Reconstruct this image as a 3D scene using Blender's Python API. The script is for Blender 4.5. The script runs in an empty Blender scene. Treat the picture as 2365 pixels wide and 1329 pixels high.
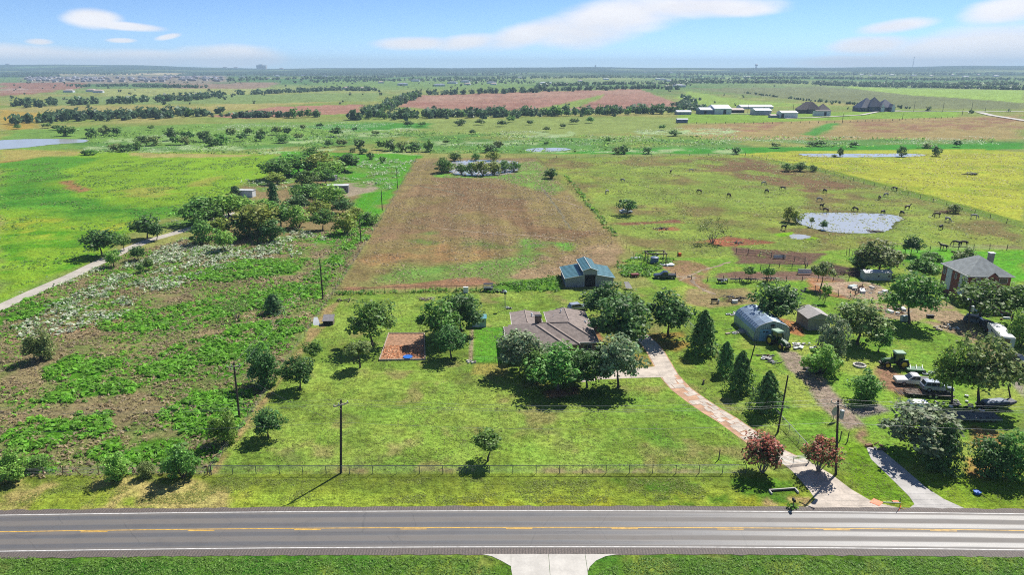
import bpy, math, random
import numpy as np
from mathutils import Vector, Matrix
R = math.radians
random.seed(7)
rng = np.random.default_rng(11)
scene = bpy.context.scene
COL = scene.collection

# ------------------------------------------------------------------ camera
CAM_H, PITCH, FOC, PW_, PH_ = 51.0, R(17.38), 1628.0, 2365.0, 1329.0
cam_d = bpy.data.cameras.new('camera')
cam = bpy.data.objects.new('camera', cam_d); COL.objects.link(cam)
cam.location = (0, 0, CAM_H); cam.rotation_euler = (R(90) - PITCH, 0, 0)
cam_d.sensor_width = 36; cam_d.lens = 36 * FOC / PW_; cam_d.clip_start = 0.5; cam_d.clip_end = 60000
scene.camera = cam

# ------------------------------------------------------------------ light
SUN_AZ, SUN_EL = R(39), R(50)          # azimuth from +Y towards +X
sun_d = bpy.data.lights.new('sun', 'SUN'); sun_d.energy = 4.8; sun_d.angle = R(0.53); sun_d.color = (1.0, 0.95, 0.87)
sun = bpy.data.objects.new('sun', sun_d); COL.objects.link(sun)
sdir = Vector((math.sin(SUN_AZ) * math.cos(SUN_EL), math.cos(SUN_AZ) * math.cos(SUN_EL), math.sin(SUN_EL)))
sun.rotation_euler = (-sdir).to_track_quat('-Z', 'Y').to_euler(); sun.location = (0, 0, 400)
scene.view_settings.view_transform = 'Standard'; scene.view_settings.look = 'None'
scene.view_settings.gamma = 1.0; scene.view_settings.exposure = 0.68
scene.view_settings.use_curve_mapping = False
scene.cycles.max_bounces = 6; scene.cycles.diffuse_bounces = 3; scene.cycles.glossy_bounces = 2
scene.cycles.transmission_bounces = 3; scene.cycles.transparent_max_bounces = 4; scene.cycles.volume_bounces = 0
scene.cycles.use_denoising = False; scene.cycles.filter_width = 1.05

def pxray(x, y):
    a = (x - PW_ / 2) / FOC; b = -(y - PH_ / 2) / FOC
    c, s = math.cos(PITCH), math.sin(PITCH)
    return (a, c + b * s, -s + b * c)

# ------------------------------------------------------------------ world: sky with clouds
world = bpy.data.worlds.new('World'); scene.world = world; world.use_nodes = True
nt = world.node_tree; nt.nodes.clear()
class NB:
    def __init__(s, nt): s.nt = nt
    def n(s, t, **kw):
        o = s.nt.nodes.new(t)
        for k, v in kw.items(): setattr(o, k, v)
        return o
    def put(s, sock, v):
        if hasattr(v, 'is_output') or hasattr(v, 'links'): s.nt.links.new(v, sock)
        else: sock.default_value = v
    def m(s, op, a, b=None, c=None, clamp=False):
        o = s.n('ShaderNodeMath', operation=op, use_clamp=clamp)
        for i, v in enumerate((a, b, c)):
            if v is not None: s.put(o.inputs[i], v)
        return o.outputs[0]
    def mix(s, f, a, b, mode='MIX'):
        o = s.n('ShaderNodeMix', data_type='RGBA', blend_type=mode)
        s.put(o.inputs[0], f)
        for i, v in ((6, a), (7, b)):
            s.put(o.inputs[i], v if hasattr(v, 'links') else (*v, 1)[:4])
        return o.outputs[2]
    def ss(s, v, lo, hi):
        o = s.n('ShaderNodeMapRange', interpolation_type='SMOOTHSTEP')
        s.put(o.inputs[0], v); o.inputs[1].default_value = lo; o.inputs[2].default_value = hi
        return o.outputs[0]
    def noise(s, vec, scale, detail=4, rough=.55):
        o = s.n('ShaderNodeTexNoise'); o.inputs['Scale'].default_value = scale
        o.inputs['Detail'].default_value = detail; o.inputs['Roughness'].default_value = rough
        if vec is not None: s.put(o.inputs['Vector'], vec)
        return o.outputs['Fac']
b = NB(nt)
sky = b.n('ShaderNodeTexSky', sky_type='NISHITA'); sky.sun_disc = False
sky.sun_elevation = SUN_EL; sky.sun_rotation = SUN_AZ
sky.altitude = 0; sky.air_density = 0.5; sky.dust_density = 0.0; sky.ozone_density = 7.5
tc = b.n('ShaderNodeTexCoord'); sp = b.n('ShaderNodeSeparateXYZ'); nt.links.new(tc.outputs['Generated'], sp.inputs[0])
az = b.m('ARCTAN2', sp.outputs[0], sp.outputs[1]); el = b.m('ARCSINE', sp.outputs[2])
cv = b.n('ShaderNodeCombineXYZ'); nt.links.new(b.m('MULTIPLY', az, 10.0), cv.inputs[0]); nt.links.new(b.m('MULTIPLY', el, 34.0), cv.inputs[1])
n1 = b.noise(cv.outputs[0], 1.0, 6, .52)
n2 = b.noise(cv.outputs[0], .32, 3, .5)
nd = b.m('ADD', b.m('MULTIPLY', b.m('SUBTRACT', n1, .5), 1.25), b.m('MULTIPLY', b.m('SUBTRACT', n2, .5), .5))
clouds = [(960, 99, 105, 16, .03), (1080, 96, 90, 20, .08), (1230, 76, 150, 30, .22), (1350, 74, 140, 40, .05), (1420, 40, 170, 46, .1),
          (1590, 16, 220, 26, .0), (1700, 22, 100, 18, 0), (215, 42, 62, 24, .0), (290, 60, 95, 10, -.06), (280, 93, 34, 6, 0), (390, 84, 30, 7, .2),
          (100, 133, 230, 30, -.05), (330, 137, 190, 24, 0), (530, 133, 140, 30, 0), (2230, 116, 230, 54, .12), (2330, 106, 170, 54, 0),
          (2010, 103, 95, 24, .05), (2070, 60, 85, 17, .12), (2330, 22, 100, 34, .1), (2000, 144, 170, 20, 0), (90, 96, 30, 8, 0)]
dens = None
for (cx, cy, rx, ry, sl) in clouds:
    d = pxray(cx, cy); a0 = math.atan2(d[0], d[1]); e0 = math.atan2(d[2], math.hypot(d[0], d[1]))
    k = 1 / (FOC / math.cos(a0))
    da = b.m('SUBTRACT', az, a0); de = b.m('SUBTRACT', el, e0)
    de = b.m('SUBTRACT', de, b.m('MULTIPLY', da, sl))
    q = b.m('ADD', b.m('POWER', b.m('ABSOLUTE', b.m('MULTIPLY', da, 1 / (rx * k))), 2.0), b.m('POWER', b.m('ABSOLUTE', b.m('MULTIPLY', de, 1 / (ry * k))), 2.0))
    v = b.m('SUBTRACT', 1.0, q)
    dens = v if dens is None else b.m('SMOOTH_MAX', dens, v, .35)
c1 = b.ss(b.m('ADD', b.m('MAXIMUM', dens, -1.2), nd), -.12, .95)
# the same broken cloud goes on over the rest of the sky
out = b.m('MAXIMUM', b.ss(el, R(6.5), R(12)), b.ss(b.m('ABSOLUTE', az), R(40), R(50)))
cv2 = b.n('ShaderNodeCombineXYZ'); nt.links.new(b.m('MULTIPLY', az, 3.2), cv2.inputs[0]); nt.links.new(b.m('MULTIPLY', el, 9.0), cv2.inputs[1])
g = b.ss(b.noise(cv2.outputs[0], 1.0, 6, .55), .56, .72)
cl = b.m('MAXIMUM', c1, b.m('MULTIPLY', g, out))
cl = b.m('MULTIPLY', cl, b.m('MULTIPLY', b.ss(el, R(-1), R(.2)), .93))
shade = b.mix(b.ss(n1, .35, .7), (6.6, 6.45, 6.55), (7.3, 7.15, 7.2))
skyc = b.mix(1.0, sky.outputs[0], (1.0, 1.0, 1.0), 'MULTIPLY')
bgc = b.mix(cl, skyc, shade)
bg = b.n('ShaderNodeBackground'); nt.links.new(bgc, bg.inputs[0]); bg.inputs[1].default_value = 0.092
wo = b.n('ShaderNodeOutputWorld'); nt.links.new(bg.outputs[0], wo.inputs[0])

# ------------------------------------------------------------------ terrain and projection helpers
def sst(x, a, b_):
    t = np.clip((np.asarray(x, float) - a) / (b_ - a), 0, 1); return t * t * (3 - 2 * t)
def hz(x, y):
    x = np.asarray(x, float); y = np.asarray(y, float)
    roll = 3.2 * np.sin(x / 310 + 1.3) * np.sin(y / 270 + .4) + 2.2 * np.sin(x / 170 - y / 230 + 2.0)
    near = sst(y, 560, 1100) * roll
    u = x / np.maximum(y, 1.0)
    ridge = 41 + 5 * np.sin(u * 9 + 1) + 3 * np.sin(u * 23) + 2.2 * np.sin(u * 51 + 2) + 38 * sst(-u, .35, .62) + 22 * sst(u, .25, .62)
    far = sst(y, 4300, 9300) * ridge + sst(y, 3200, 5200) * 5 * np.sin(x / 900) * np.sin(y / 640)
    return near * (1 - sst(y, 4000, 6000)) + far - sst(y, 10500, 13500) * 60
def pix(x, y, z=0.0):
    """photo pixel -> point on the terrain (plus z metres)"""
    d = pxray(x, y); g = 0.0; t = 100
    for _ in range(60):
        t2 = (g + z - CAM_H) / min(d[2], -1e-4)
        t2 = min(t2, 9500.0)
        t = t2 if _ == 0 else .5 * (t + t2)
        g = float(hz(d[0] * t, d[1] * t))
        if _ > 3 and abs(t - t2) < .05: break
    return Vector((d[0] * t, d[1] * t, g))
def ppm(y):
    """photo pixels per metre at ground row y"""
    p = pix(PW_ / 2, y); return FOC / (p.y * math.cos(PITCH) + (CAM_H - p.z) * math.sin(PITCH))
def top_h(p, ytop):
    """height that reaches photo row ytop above ground point p"""
    d = pxray(PW_ / 2, ytop); return CAM_H + d[2] * p.y / d[1] - p.z
def lin(c): return tuple(((v / 255) / 12.92 if v / 255 < .04045 else ((v / 255 + .055) / 1.055) ** 2.4) for v in c)
def vnoise(x, y, s, seed=0):
    x = x / s + seed * 17.13; y = y / s - seed * 9.71
    xi = np.floor(x); yi = np.floor(y); fx = x - xi; fy = y - yi
    fx = fx * fx * (3 - 2 * fx); fy = fy * fy * (3 - 2 * fy)
    def h(a, c):
        v = np.sin(a * 127.1 + c * 311.7 + seed * 74.7) * 43758.5453; return v - np.floor(v)
    return (h(xi, yi) * (1 - fx) + h(xi + 1, yi) * fx) * (1 - fy) + (h(xi, yi + 1) * (1 - fx) + h(xi + 1, yi + 1) * fx) * fy
def fbm(x, y, s, seed=0, o=4):
    v = 0; a = .5; t = 0
    for i in range(o): v = v + a * vnoise(x, y, s / 2 ** i, seed + i * 3); t += a; a *= .55
    return v / t
def sdf(poly, X, Y):
    P = np.array(poly); d = np.full(X.shape, 1e18); ins = np.zeros(X.shape, bool)
    for i in range(len(P)):
        a = P[i]; c = P[i - 1]; e = c - a; wx = X - a[0]; wy = Y - a[1]
        t = np.clip((wx * e[0] + wy * e[1]) / max(e @ e, 1e-9), 0, 1)
        d = np.minimum(d, (wx - e[0] * t) ** 2 + (wy - e[1] * t) ** 2)
        if e[1] != 0:
            ins ^= ((a[1] > Y) != (c[1] > Y)) & (X < e[0] * (Y - a[1]) / e[1] + a[0])
    return np.where(ins, 1, -1) * np.sqrt(d)
def wpoly(pts): return [tuple(pix(*p)[:2]) for p in pts]

# ------------------------------------------------------------------ object helpers
def tag(o, label=None, cat=None, group=None, kind=None):
    if label: o['label'] = label
    if cat: o['category'] = cat
    if group: o['group'] = group
    if kind: o['kind'] = kind
    return o
def thing(name, label, cat, loc=(0, 0, 0), rz=0.0, group=None):
    o = bpy.data.objects.new(name, None); o.empty_display_size = .3; COL.objects.link(o)
    o.location = loc; o.rotation_euler = (0, 0, rz); return tag(o, label, cat, group)
def link(name, mesh, parent=None, loc=None, rz=None, scale=None):
    o = bpy.data.objects.new(name, mesh); COL.objects.link(o)
    if parent is not None: o.parent = parent
    if loc is not None: o.location = loc
    if rz is not None: o.rotation_euler = (0, 0, rz)
    if scale is not None: o.scale = scale
    return o
def copy_tree(o, parent=None):
    c = o.copy(); COL.objects.link(c); c.parent = parent
    for ch in [k for k in KIDS.get(o.name, [])] or list(o.children): copy_tree(ch, c)
    return c
KIDS = {}
class MB:
    def __init__(s): s.v = []; s.f = []; s.mi = []; s.sm = []
    def add(s, vs, fs, m=0, smooth=False):
        k = len(s.v); s.v += [tuple(v) for v in vs]
        s.f += [tuple(i + k for i in f) for f in fs]; s.mi += [m] * len(fs); s.sm += [smooth] * len(fs); return s
    def box(s, c, d, rz=0, m=0, taper=0.0, rx=0):
        x, y, z = d[0] / 2, d[1] / 2, d[2] / 2; vs = []
        for k, (sx, sy, sz) in enumerate([(-1, -1, -1), (1, -1, -1), (1, 1, -1), (-1, 1, -1), (-1, -1, 1), (1, -1, 1), (1, 1, 1), (-1, 1, 1)]):
            t = 1 - taper if sz > 0 else 1
            p = Vector((sx * x * t, sy * y * t, sz * z))
            if rx: p = Matrix.Rotation(rx, 3, 'X') @ p
            if rz: p = Matrix.Rotation(rz, 3, 'Z') @ p
            vs.append(p + Vector(c))
        return s.add(vs, [(3, 2, 1, 0), (4, 5, 6, 7), (0, 1, 5, 4), (1, 2, 6, 5), (2, 3, 7, 6), (3, 0, 4, 7)], m)
    def bar(s, p, q, r0, r1=None, n=8, m=0, smooth=True):
        p, q = Vector(p), Vector(q); r1 = r0 if r1 is None else r1
        a = (q - p).normalized(); u = a.orthogonal().normalized(); w = a.cross(u); vs = []
        for c, r in ((p, r0), (q, r1)):
            for i in range(n):
                t = 2 * math.pi * i / n; vs.append(c + r * (math.cos(t) * u + math.sin(t) * w))
        fs = [(i, (i + 1) % n, n + (i + 1) % n, n + i) for i in range(n)]
        s.add(vs, fs, m, smooth)
        return s.add(vs, [tuple(range(n - 1, -1, -1)), tuple(range(n, 2 * n))], m)
    def tube(s, pts, r, n=4, m=0):
        pts = [Vector(p) for p in pts]; k = len(pts); vs = []
        for i, p in enumerate(pts):
            a = (pts[min(i + 1, k - 1)] - pts[max(i - 1, 0)]).normalized(); u = a.cross(Vector((0, 0, 1)))
            u = u.normalized() if u.length > 1e-4 else a.orthogonal().normalized(); w = a.cross(u)
            rr = r[i] if isinstance(r, (list, tuple)) else r
            for j in range(n):
                t = 2 * math.pi * j / n; vs.append(p + rr * (math.cos(t) * u + math.sin(t) * w))
        fs = [(i * n + j, i * n + (j + 1) % n, (i + 1) * n + (j + 1) % n, (i + 1) * n + j) for i in range(k - 1) for j in range(n)]
        return s.add(vs, fs, m, True)
    def prism(s, prof, y0, y1, m=0, ch=0.0):
        """side profile (x, z) swept across y, edges chamfered by ch"""
        n = len(prof); cx = sum(p[0] for p in prof) / n; cz = sum(p[1] for p in prof) / n
        def ring(y, k): return [(p[0] - math.copysign(min(k, abs(p[0] - cx)), p[0] - cx), y, p[1] - math.copysign(min(k, abs(p[1] - cz)), p[1] - cz)) for p in prof]
        rs = [ring(y0, ch), ring(y0 + ch, 0), ring(y1 - ch, 0), ring(y1, ch)] if ch else [ring(y0, 0), ring(y1, 0)]
        vs = [p for r in rs for p in r]; fs = []
        for k in range(len(rs) - 1):
            fs += [(k * n + i, k * n + (i + 1) % n, (k + 1) * n + (i + 1) % n, (k + 1) * n + i) for i in range(n)]
        fs += [tuple(range(n - 1, -1, -1)), tuple((len(rs) - 1) * n + i for i in range(n))]
        return s.add(vs, fs, m)
    def slab(s, poly, z0, z1, m=0):
        n = len(poly); vs = [(*p[:2], z0) for p in poly] + [(*p[:2], z1) for p in poly]
        fs = [(i, (i + 1) % n, n + (i + 1) % n, n + i) for i in range(n)]
        return s.add(vs, fs + [tuple(range(n - 1, -1, -1)), tuple(range(n, 2 * n))], m)
    def mesh(s, name, mats):
        me = bpy.data.meshes.new(name); me.from_pydata(s.v, [], s.f)
        for mt in (mats if isinstance(mats, (list, tuple)) else [mats]): me.materials.append(mt)
        me.polygons.foreach_set('material_index', s.mi); me.polygons.foreach_set('use_smooth', s.sm)
        me.update(); return me
    def part(s, name, mats, parent=None, **kw): return link(name, s.mesh(name, mats), parent, **kw)
def np_mesh(name, V, Q, mats, col=None, smooth=False):
    """mesh from numpy verts and quads/tris (rows of Q)"""
    me = bpy.data.meshes.new(name); n = Q.shape[1]
    me.vertices.add(len(V)); me.vertices.foreach_set('co', V.astype(np.float32).ravel())
    me.loops.add(Q.size); me.loops.foreach_set('vertex_index', Q.astype(np.int32).ravel())
    me.polygons.add(len(Q)); me.polygons.foreach_set('loop_start', np.arange(0, Q.size, n, dtype=np.int32))
    me.polygons.foreach_set('use_smooth', np.full(len(Q), smooth))
    me.update(calc_edges=True)
    for mt in (mats if isinstance(mats, (list, tuple)) else [mats]): me.materials.append(mt)
    if col is not None:
        a = me.color_attributes.new('Col', 'FLOAT_COLOR', 'POINT')
        c4 = np.ones((len(V), 4), np.float32); c4[:, :3] = col; a.data.foreach_set('color', c4.ravel())
    return me

# ------------------------------------------------------------------ materials
K = 0.5                                  # picture value of a sunlit level surface -> its albedo
MATS = {}
def mat(name, rgb, rough=.8, var=.18, scale=3.0, metal=0.0, bump=0.0, bscale=None, spec=.3, stretch=None, coord='Object'):
    """paint, wood, metal...: base colour (albedo) broken up by noise, weathering and relief"""
    if name in MATS: return MATS[name]
    m = bpy.data.materials.new(name); m.use_nodes = True; nt = m.node_tree; b = NB(nt)
    p = nt.nodes['Principled BSDF']; t = b.n('ShaderNodeTexCoord'); v = t.outputs[coord]
    if stretch:
        mp = b.n('ShaderNodeMapping'); nt.links.new(v, mp.inputs[0]); mp.inputs['Scale'].default_value = stretch; v = mp.outputs[0]
    f = b.noise(v, scale, 5, .6); f2 = b.noise(v, scale * 7.3, 3, .6)
    k = b.m('ADD', b.m('MULTIPLY', f, .65), b.m('MULTIPLY', f2, .35))
    lo = tuple(c * (1 - var * 1.6) for c in rgb); hi = tuple(min(1, c * (1 + var * 1.4)) for c in rgb)
    nt.links.new(b.mix(b.ss(k, .3, .7), lo, hi), p.inputs['Base Color'])
    p.inputs['Metallic'].default_value = metal; p.inputs['Specular IOR Level'].default_value = spec
    r = b.m('ADD', rough - .08, b.m('MULTIPLY', f2, .16), clamp=True); nt.links.new(r, p.inputs['Roughness'])
    if bump:
        bn = b.n('ShaderNodeBump'); bn.inputs['Strength'].default_value = bump; bn.inputs['Distance'].default_value = .03
        nt.links.new(b.noise(v, bscale or scale * 5, 3), bn.inputs['Height']); nt.links.new(bn.outputs[0], p.inputs['Normal'])
    MATS[name] = m; return m
def leaf_mat(name, rgb, trans=.3, hue=.012):
    m = bpy.data.materials.new(name); m.use_nodes = True; nt = m.node_tree; b = NB(nt)
    p = nt.nodes['Principled BSDF']; at = b.n('ShaderNodeAttribute', attribute_name='Col'); oi = b.n('ShaderNodeObjectInfo')
    c = b.mix(1.0, at.outputs['Color'], rgb, 'MULTIPLY')
    h = b.n('ShaderNodeHueSaturation'); nt.links.new(c, h.inputs['Color'])
    nt.links.new(b.m('ADD', .5 - hue, b.m('MULTIPLY', oi.outputs['Random'], 2 * hue)), h.inputs['Hue'])
    nt.links.new(b.m('ADD', .8, b.m('MULTIPLY', oi.outputs['Random'], .4)), h.inputs['Value'])
    nt.links.new(h.outputs[0], p.inputs['Base Color']); p.inputs['Roughness'].default_value = .55
    p.inputs['Specular IOR Level'].default_value = .25
    tr = b.n('ShaderNodeBsdfTranslucent'); g = b.n('ShaderNodeHueSaturation'); nt.links.new(h.outputs[0], g.inputs['Color'])
    g.inputs['Value'].default_value = 1.5; g.inputs['Hue'].default_value = .492; nt.links.new(g.outputs[0], tr.inputs[0])
    mx = b.n('ShaderNodeMixShader'); mx.inputs[0].default_value = trans
    nt.links.new(p.outputs[0], mx.inputs[1]); nt.links.new(tr.outputs[0], mx.inputs[2])
    nt.links.new(mx.outputs[0], nt.nodes['Material Output'].inputs[0]); return m
# ================================================================== THE GROUND
ys = list(np.arange(-90, 52, 6.0)); y = 52.0
while y < 13600:
    ys.append(y); y += max(.6, .85 * (y * y + CAM_H ** 2) / (CAM_H * FOC) * 2.31) if y < 3000 else max(60, y * .028)
ys = np.array(ys); NC = 780
tt = np.linspace(-1, 1, NC); tt = np.concatenate([[-5, -2.6, -1.6, -1.2], tt, [1.2, 1.6, 2.6, 5]])
GX = tt[None, :] * (45 + .8 * np.maximum(ys, 40))[:, None]; GY = np.repeat(ys[:, None], len(tt), 1)
GX = GX.ravel(); GY = GY.ravel(); GZ = hz(GX, GY)
# albedo of the vegetation and soil, painted per vertex in ground coordinates
def albedo(c):
    if c[1] >= c[0] * .97: c = (c[0] * .95, c[1] * 1.01, c[2] * .95)
    return np.array(lin(c)) * K * 1.07
gc = np.zeros((len(GX), 3))
nb = fbm(GX, GY, 60, 1); nf = fbm(GX, GY, 9, 2); nv = fbm(GX, GY, 400, 3, 3)
t1 = np.clip((nb - .3) * 2.2, 0, 1)[:, None]
gc[:] = albedo((150, 165, 84)) * (1 - t1) + albedo((178, 172, 104)) * t1
farm = sst(GY, 900, 2200)[:, None]
ff = np.clip((fbm(GX, GY, 700, 5, 3) - .35) * 3, 0, 1)[:, None]
gc = gc * (1 - farm) + farm * (albedo((104, 140, 88)) * (1 - ff) + albedo((165, 172, 112)) * ff)
wood = (sst(GY, 3300, 5200) * np.clip((fbm(GX, GY, 620, 8, 4) - .33) * 8, 0, 1))[:, None]
gc = gc * (1 - wood) + wood * albedo((58, 84, 52))
rw = sst(GY, 5600, 7600)[:, None] * np.clip((fbm(GX, GY, 900, 9, 3) - .3) * 7, 0, 1)[:, None]
gc = gc * (1 - rw) + rw * albedo((46, 74, 52))
def layer(pts, c, a=1.0, s=1.5, n=3.0, ns=9.0, cov=None, cs=8.0, seed=0, world=False):
    """a patch of ground cover: outline softened over s m, frayed by n m of noise; cov thins it to noisy clumps"""
    global gc
    P = pts if world else wpoly(pts); A = np.array(P); pad = s + n + 1
    w = np.where((GX > A[:, 0].min() - pad) & (GX < A[:, 0].max() + pad) & (GY > A[:, 1].min() - pad) & (GY < A[:, 1].max() + pad))[0]
    if not len(w): return
    x, y = GX[w], GY[w]
    m = sst(sdf(P, x, y) + n * 2 * (fbm(x, y, ns, seed + 20, 3) - .5), -s, s) * a
    if cov is not None: m = m * sst(fbm(x, y, cs, seed + 31, 4), 1 - cov - .12 + .02, 1 - cov + .12 - .02)
    gc[w] = gc[w] * (1 - m[:, None]) + m[:, None] * albedo(c)
# ---- far country
layer([(60, 177), (520, 174), (540, 191), (60, 194)], (160, 150, 132), s=30, n=40, ns=120)
layer([(0, 191), (190, 190), (200, 202), (100, 213), (0, 222)], (170, 128, 108), s=10, n=30, ns=90)
layer([(0, 205), (130, 200), (90, 212), (0, 218)], (190, 165, 150), s=10, n=40, ns=60, cov=.4, cs=60)
layer([(380, 193), (640, 190), (620, 203), (420, 206)], (168, 146, 124), s=10, n=30, ns=90)
layer([(140, 168), (300, 166), (420, 168), (420, 173), (140, 174)], (205, 190, 150), s=40, n=60, ns=200)
layer([(230, 205), (600, 206), (560, 219), (250, 223)], (182, 180, 116), s=8, n=10)
layer([(0, 250), (130, 244), (480, 246), (650, 226), (800, 232), (640, 245), (480, 262), (60, 280), (0, 300)], (184, 176, 108), s=8, n=14, ns=40)
layer([(0, 255), (110, 262), (70, 300), (190, 312), (0, 322)], (196, 170, 82), s=6, n=14, ns=30)
layer([(120, 224), (330, 222), (560, 218), (900, 214), (860, 232), (560, 240), (100, 244)], (150, 165, 105), s=8, n=20, ns=60)
layer([(915, 248), (960, 220), (1360, 208), (1480, 206), (1582, 242), (1525, 250), (1180, 255)], (184, 142, 122), s=4, n=5, ns=40)
layer([(960, 224), (1360, 209), (1480, 207), (1500, 214), (1200, 226), (950, 236)], (196, 160, 138), s=6, n=14, ns=60, a=.7, cov=.6, cs=80)
layer([(915, 248), (960, 236), (1500, 236), (1560, 246), (1180, 255)], (166, 116, 100), s=6, n=14, ns=60, a=.6, cov=.5, cs=50)
layer([(1235, 252), (1330, 232), (1392, 219), (1384, 227), (1340, 246), (1290, 254)], (156, 170, 84), s=5, n=8)
layer([(480, 269), (640, 246), (842, 241), (822, 262), (560, 274)], (188, 142, 120), s=4, n=6)
layer([(700, 190), (1000, 178), (1240, 186), (1200, 204), (800, 208)], (142, 164, 96), s=20, n=60, ns=150, a=.8)
layer([(1590, 204), (1900, 200), (2365, 226), (2365, 253), (2100, 251), (1700, 216)], (146, 146, 106), s=6, n=8)
layer([(1950, 199), (2365, 209), (2365, 238), (2100, 220)], (176, 198, 100), s=6, n=6)
layer([(1590, 210), (1750, 234), (1960, 246), (1600, 246), (1560, 226)], (168, 188, 92), s=5, n=8)
layer([(1620, 178), (1850, 176), (1850, 181), (1640, 184)], (170, 184, 120), s=20, n=30)
layer([(1900, 187), (2365, 190), (2365, 196), (1950, 195)], (150, 158, 120), s=15, n=10)
layer([(1570, 262), (2000, 258), (2220, 256), (2210, 272), (1900, 284), (1560, 284)], (156, 184, 76), s=3, n=4)
layer([(1580, 290), (1800, 281), (2365, 266), (2365, 322), (1700, 326), (1560, 310)], (182, 164, 108), s=6, n=10, ns=40)
layer([(1640, 285), (1800, 283), (1780, 305), (1640, 302)], (176, 138, 106), s=5, n=9, ns=20, cov=.55, cs=14)
layer([(1960, 282), (2365, 270), (2365, 300), (2000, 306)], (172, 136, 104), s=5, n=9, ns=20, cov=.5, cs=14)
layer([(1850, 310), (1905, 285), (1940, 283), (1930, 292), (1890, 316)], (100, 165, 70), s=4, n=5)
layer([(500, 275), (840, 276), (1560, 272), (1560, 300), (1250, 318), (600, 306)], (165, 174, 100), s=5, n=9)
layer([(0, 300), (500, 285), (900, 280), (900, 330), (300, 345), (0, 345)], (140, 172, 84), s=5, n=12, ns=30)
layer([(180, 330), (600, 318), (1000, 305), (1400, 322), (2365, 322), (2365, 340), (1700, 352), (1000, 354), (640, 345), (200, 352)], (116, 158, 80), s=4, n=12, ns=30, cov=.6, cs=45)
layer([(700, 292), (860, 284), (1000, 284), (1000, 296), (800, 304)], (92, 158, 62), s=4, n=10, ns=25)
layer([(1250, 355), (1500, 343), (1800, 340), (2365, 330), (2365, 345), (1720, 356)], (84, 164, 52), s=3, n=5)
for k, (x0, y0, x1, y1) in enumerate([(200, 340, 560, 352), (560, 345, 760, 356), (560, 320, 760, 332), (760, 300, 960, 318), (1000, 326, 1250, 338), (1150, 306, 1330, 318), (1480, 300, 1700, 312), (850, 352, 960, 358), (1240, 346, 1700, 352), (240, 318, 420, 330)]):
    layer([(x0, y0), (x1, y0 - 4), (x1, y1), (x0, y1)], (190, 204, 150), s=3, n=9, ns=16, cov=.45, cs=11, seed=k)
# ---- left fields
layer([(0, 345), (640, 356), (640, 392), (545, 442), (330, 520), (200, 615), (0, 690)], (156, 190, 56), s=2, n=4)
layer([(0, 345), (200, 350), (160, 366), (0, 374)], (190, 180, 100), s=3, n=4)
layer([(0, 374), (60, 368), (70, 376), (0, 384)], (178, 128, 76), s=2, n=3)
layer([(300, 352), (600, 358), (560, 363), (320, 364)], (192, 184, 110), s=2, n=4)
layer([(0, 380), (100, 364), (260, 362), (150, 396), (100, 426), (330, 478), (560, 468), (470, 500), (330, 505), (180, 498), (0, 470)], (108, 166, 52), s=7, n=14, ns=26)
layer([(0, 430), (180, 455), (330, 490), (250, 508), (0, 480)], (86, 148, 46), s=5, n=9, ns=14, cov=.5, cs=12)
layer([(230, 430), (420, 420), (520, 405), (480, 445), (330, 462)], (176, 170, 84), s=4, n=6, ns=16, a=.7, cov=.5, cs=14)
layer([(130, 420), (165, 416), (205, 440), (180, 446)], (180, 140, 92), s=1.5, n=3)
layer([(0, 525), (260, 535), (240, 600), (100, 640), (0, 660)], (110, 168, 38), s=3, n=6, ns=12, cov=.5, cs=9)
layer([(0, 500), (300, 515), (200, 560), (0, 540)], (196, 196, 66), s=3, n=6, ns=12, cov=.45, cs=9, seed=4)
# ---- left rough pasture
layer([(0, 722), (300, 585), (500, 535), (640, 555), (880, 505), (770, 682), (475, 1104), (0, 1110)], (164, 150, 108), s=1.5, n=3)
layer([(0, 722), (300, 585), (500, 535), (640, 555), (880, 505), (770, 682), (475, 1104), (0, 1110)], (140, 152, 84), s=1, n=2, cov=.56, cs=6, a=.85)
layer([(640, 350), (980, 358), (900, 480), (780, 560), (560, 560), (640, 470)], (104, 172, 46), s=2, n=6, ns=16)
layer([(560, 420), (760, 400), (820, 440), (800, 520), (700, 560), (520, 570), (480, 520)], (160, 142, 100), s=3, n=6, ns=12, cov=.75, cs=12)
layer([(780, 425), (860, 418), (880, 440), (800, 455)], (186, 172, 146), s=1.5, n=2)
WEEDS = [[(240, 742), (480, 690), (720, 648), (765, 655), (740, 692), (560, 722), (380, 772), (250, 762)],
         [(305, 862), (400, 800), (560, 750), (692, 732), (700, 762), (600, 832), (500, 872), (330, 872)],
         [(88, 872), (170, 825), (272, 835), (232, 872), (108, 882)], [(368, 952), (450, 908), (560, 898), (605, 888), (560, 962), (430, 988)],
         [(8, 1012), (80, 985), (200, 960), (262, 948), (240, 1002), (120, 1032), (36, 1042)], [(100, 922), (160, 890), (262, 878), (325, 888), (300, 912), (150, 932)],
         [(195, 1052), (300, 1018), (420, 1028), (452, 1062), (300, 1082)], [(0, 724), (60, 692), (140, 700), (80, 742), (0, 752)], [(440, 935), (545, 925), (560, 985), (480, 1020), (420, 1000)],
         [(420, 640), (560, 600), (700, 600), (680, 630), (520, 655)], [(0, 1085), (90, 1060), (110, 1085), (20, 1100)], [(700, 650), (770, 590), (850, 490), (870, 500), (800, 600), (765, 665)]]
for k, p in enumerate(WEEDS): layer(p, (96, 150, 40), s=1, n=4.5, ns=7, cov=.62, cs=3.5, seed=k)
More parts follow.
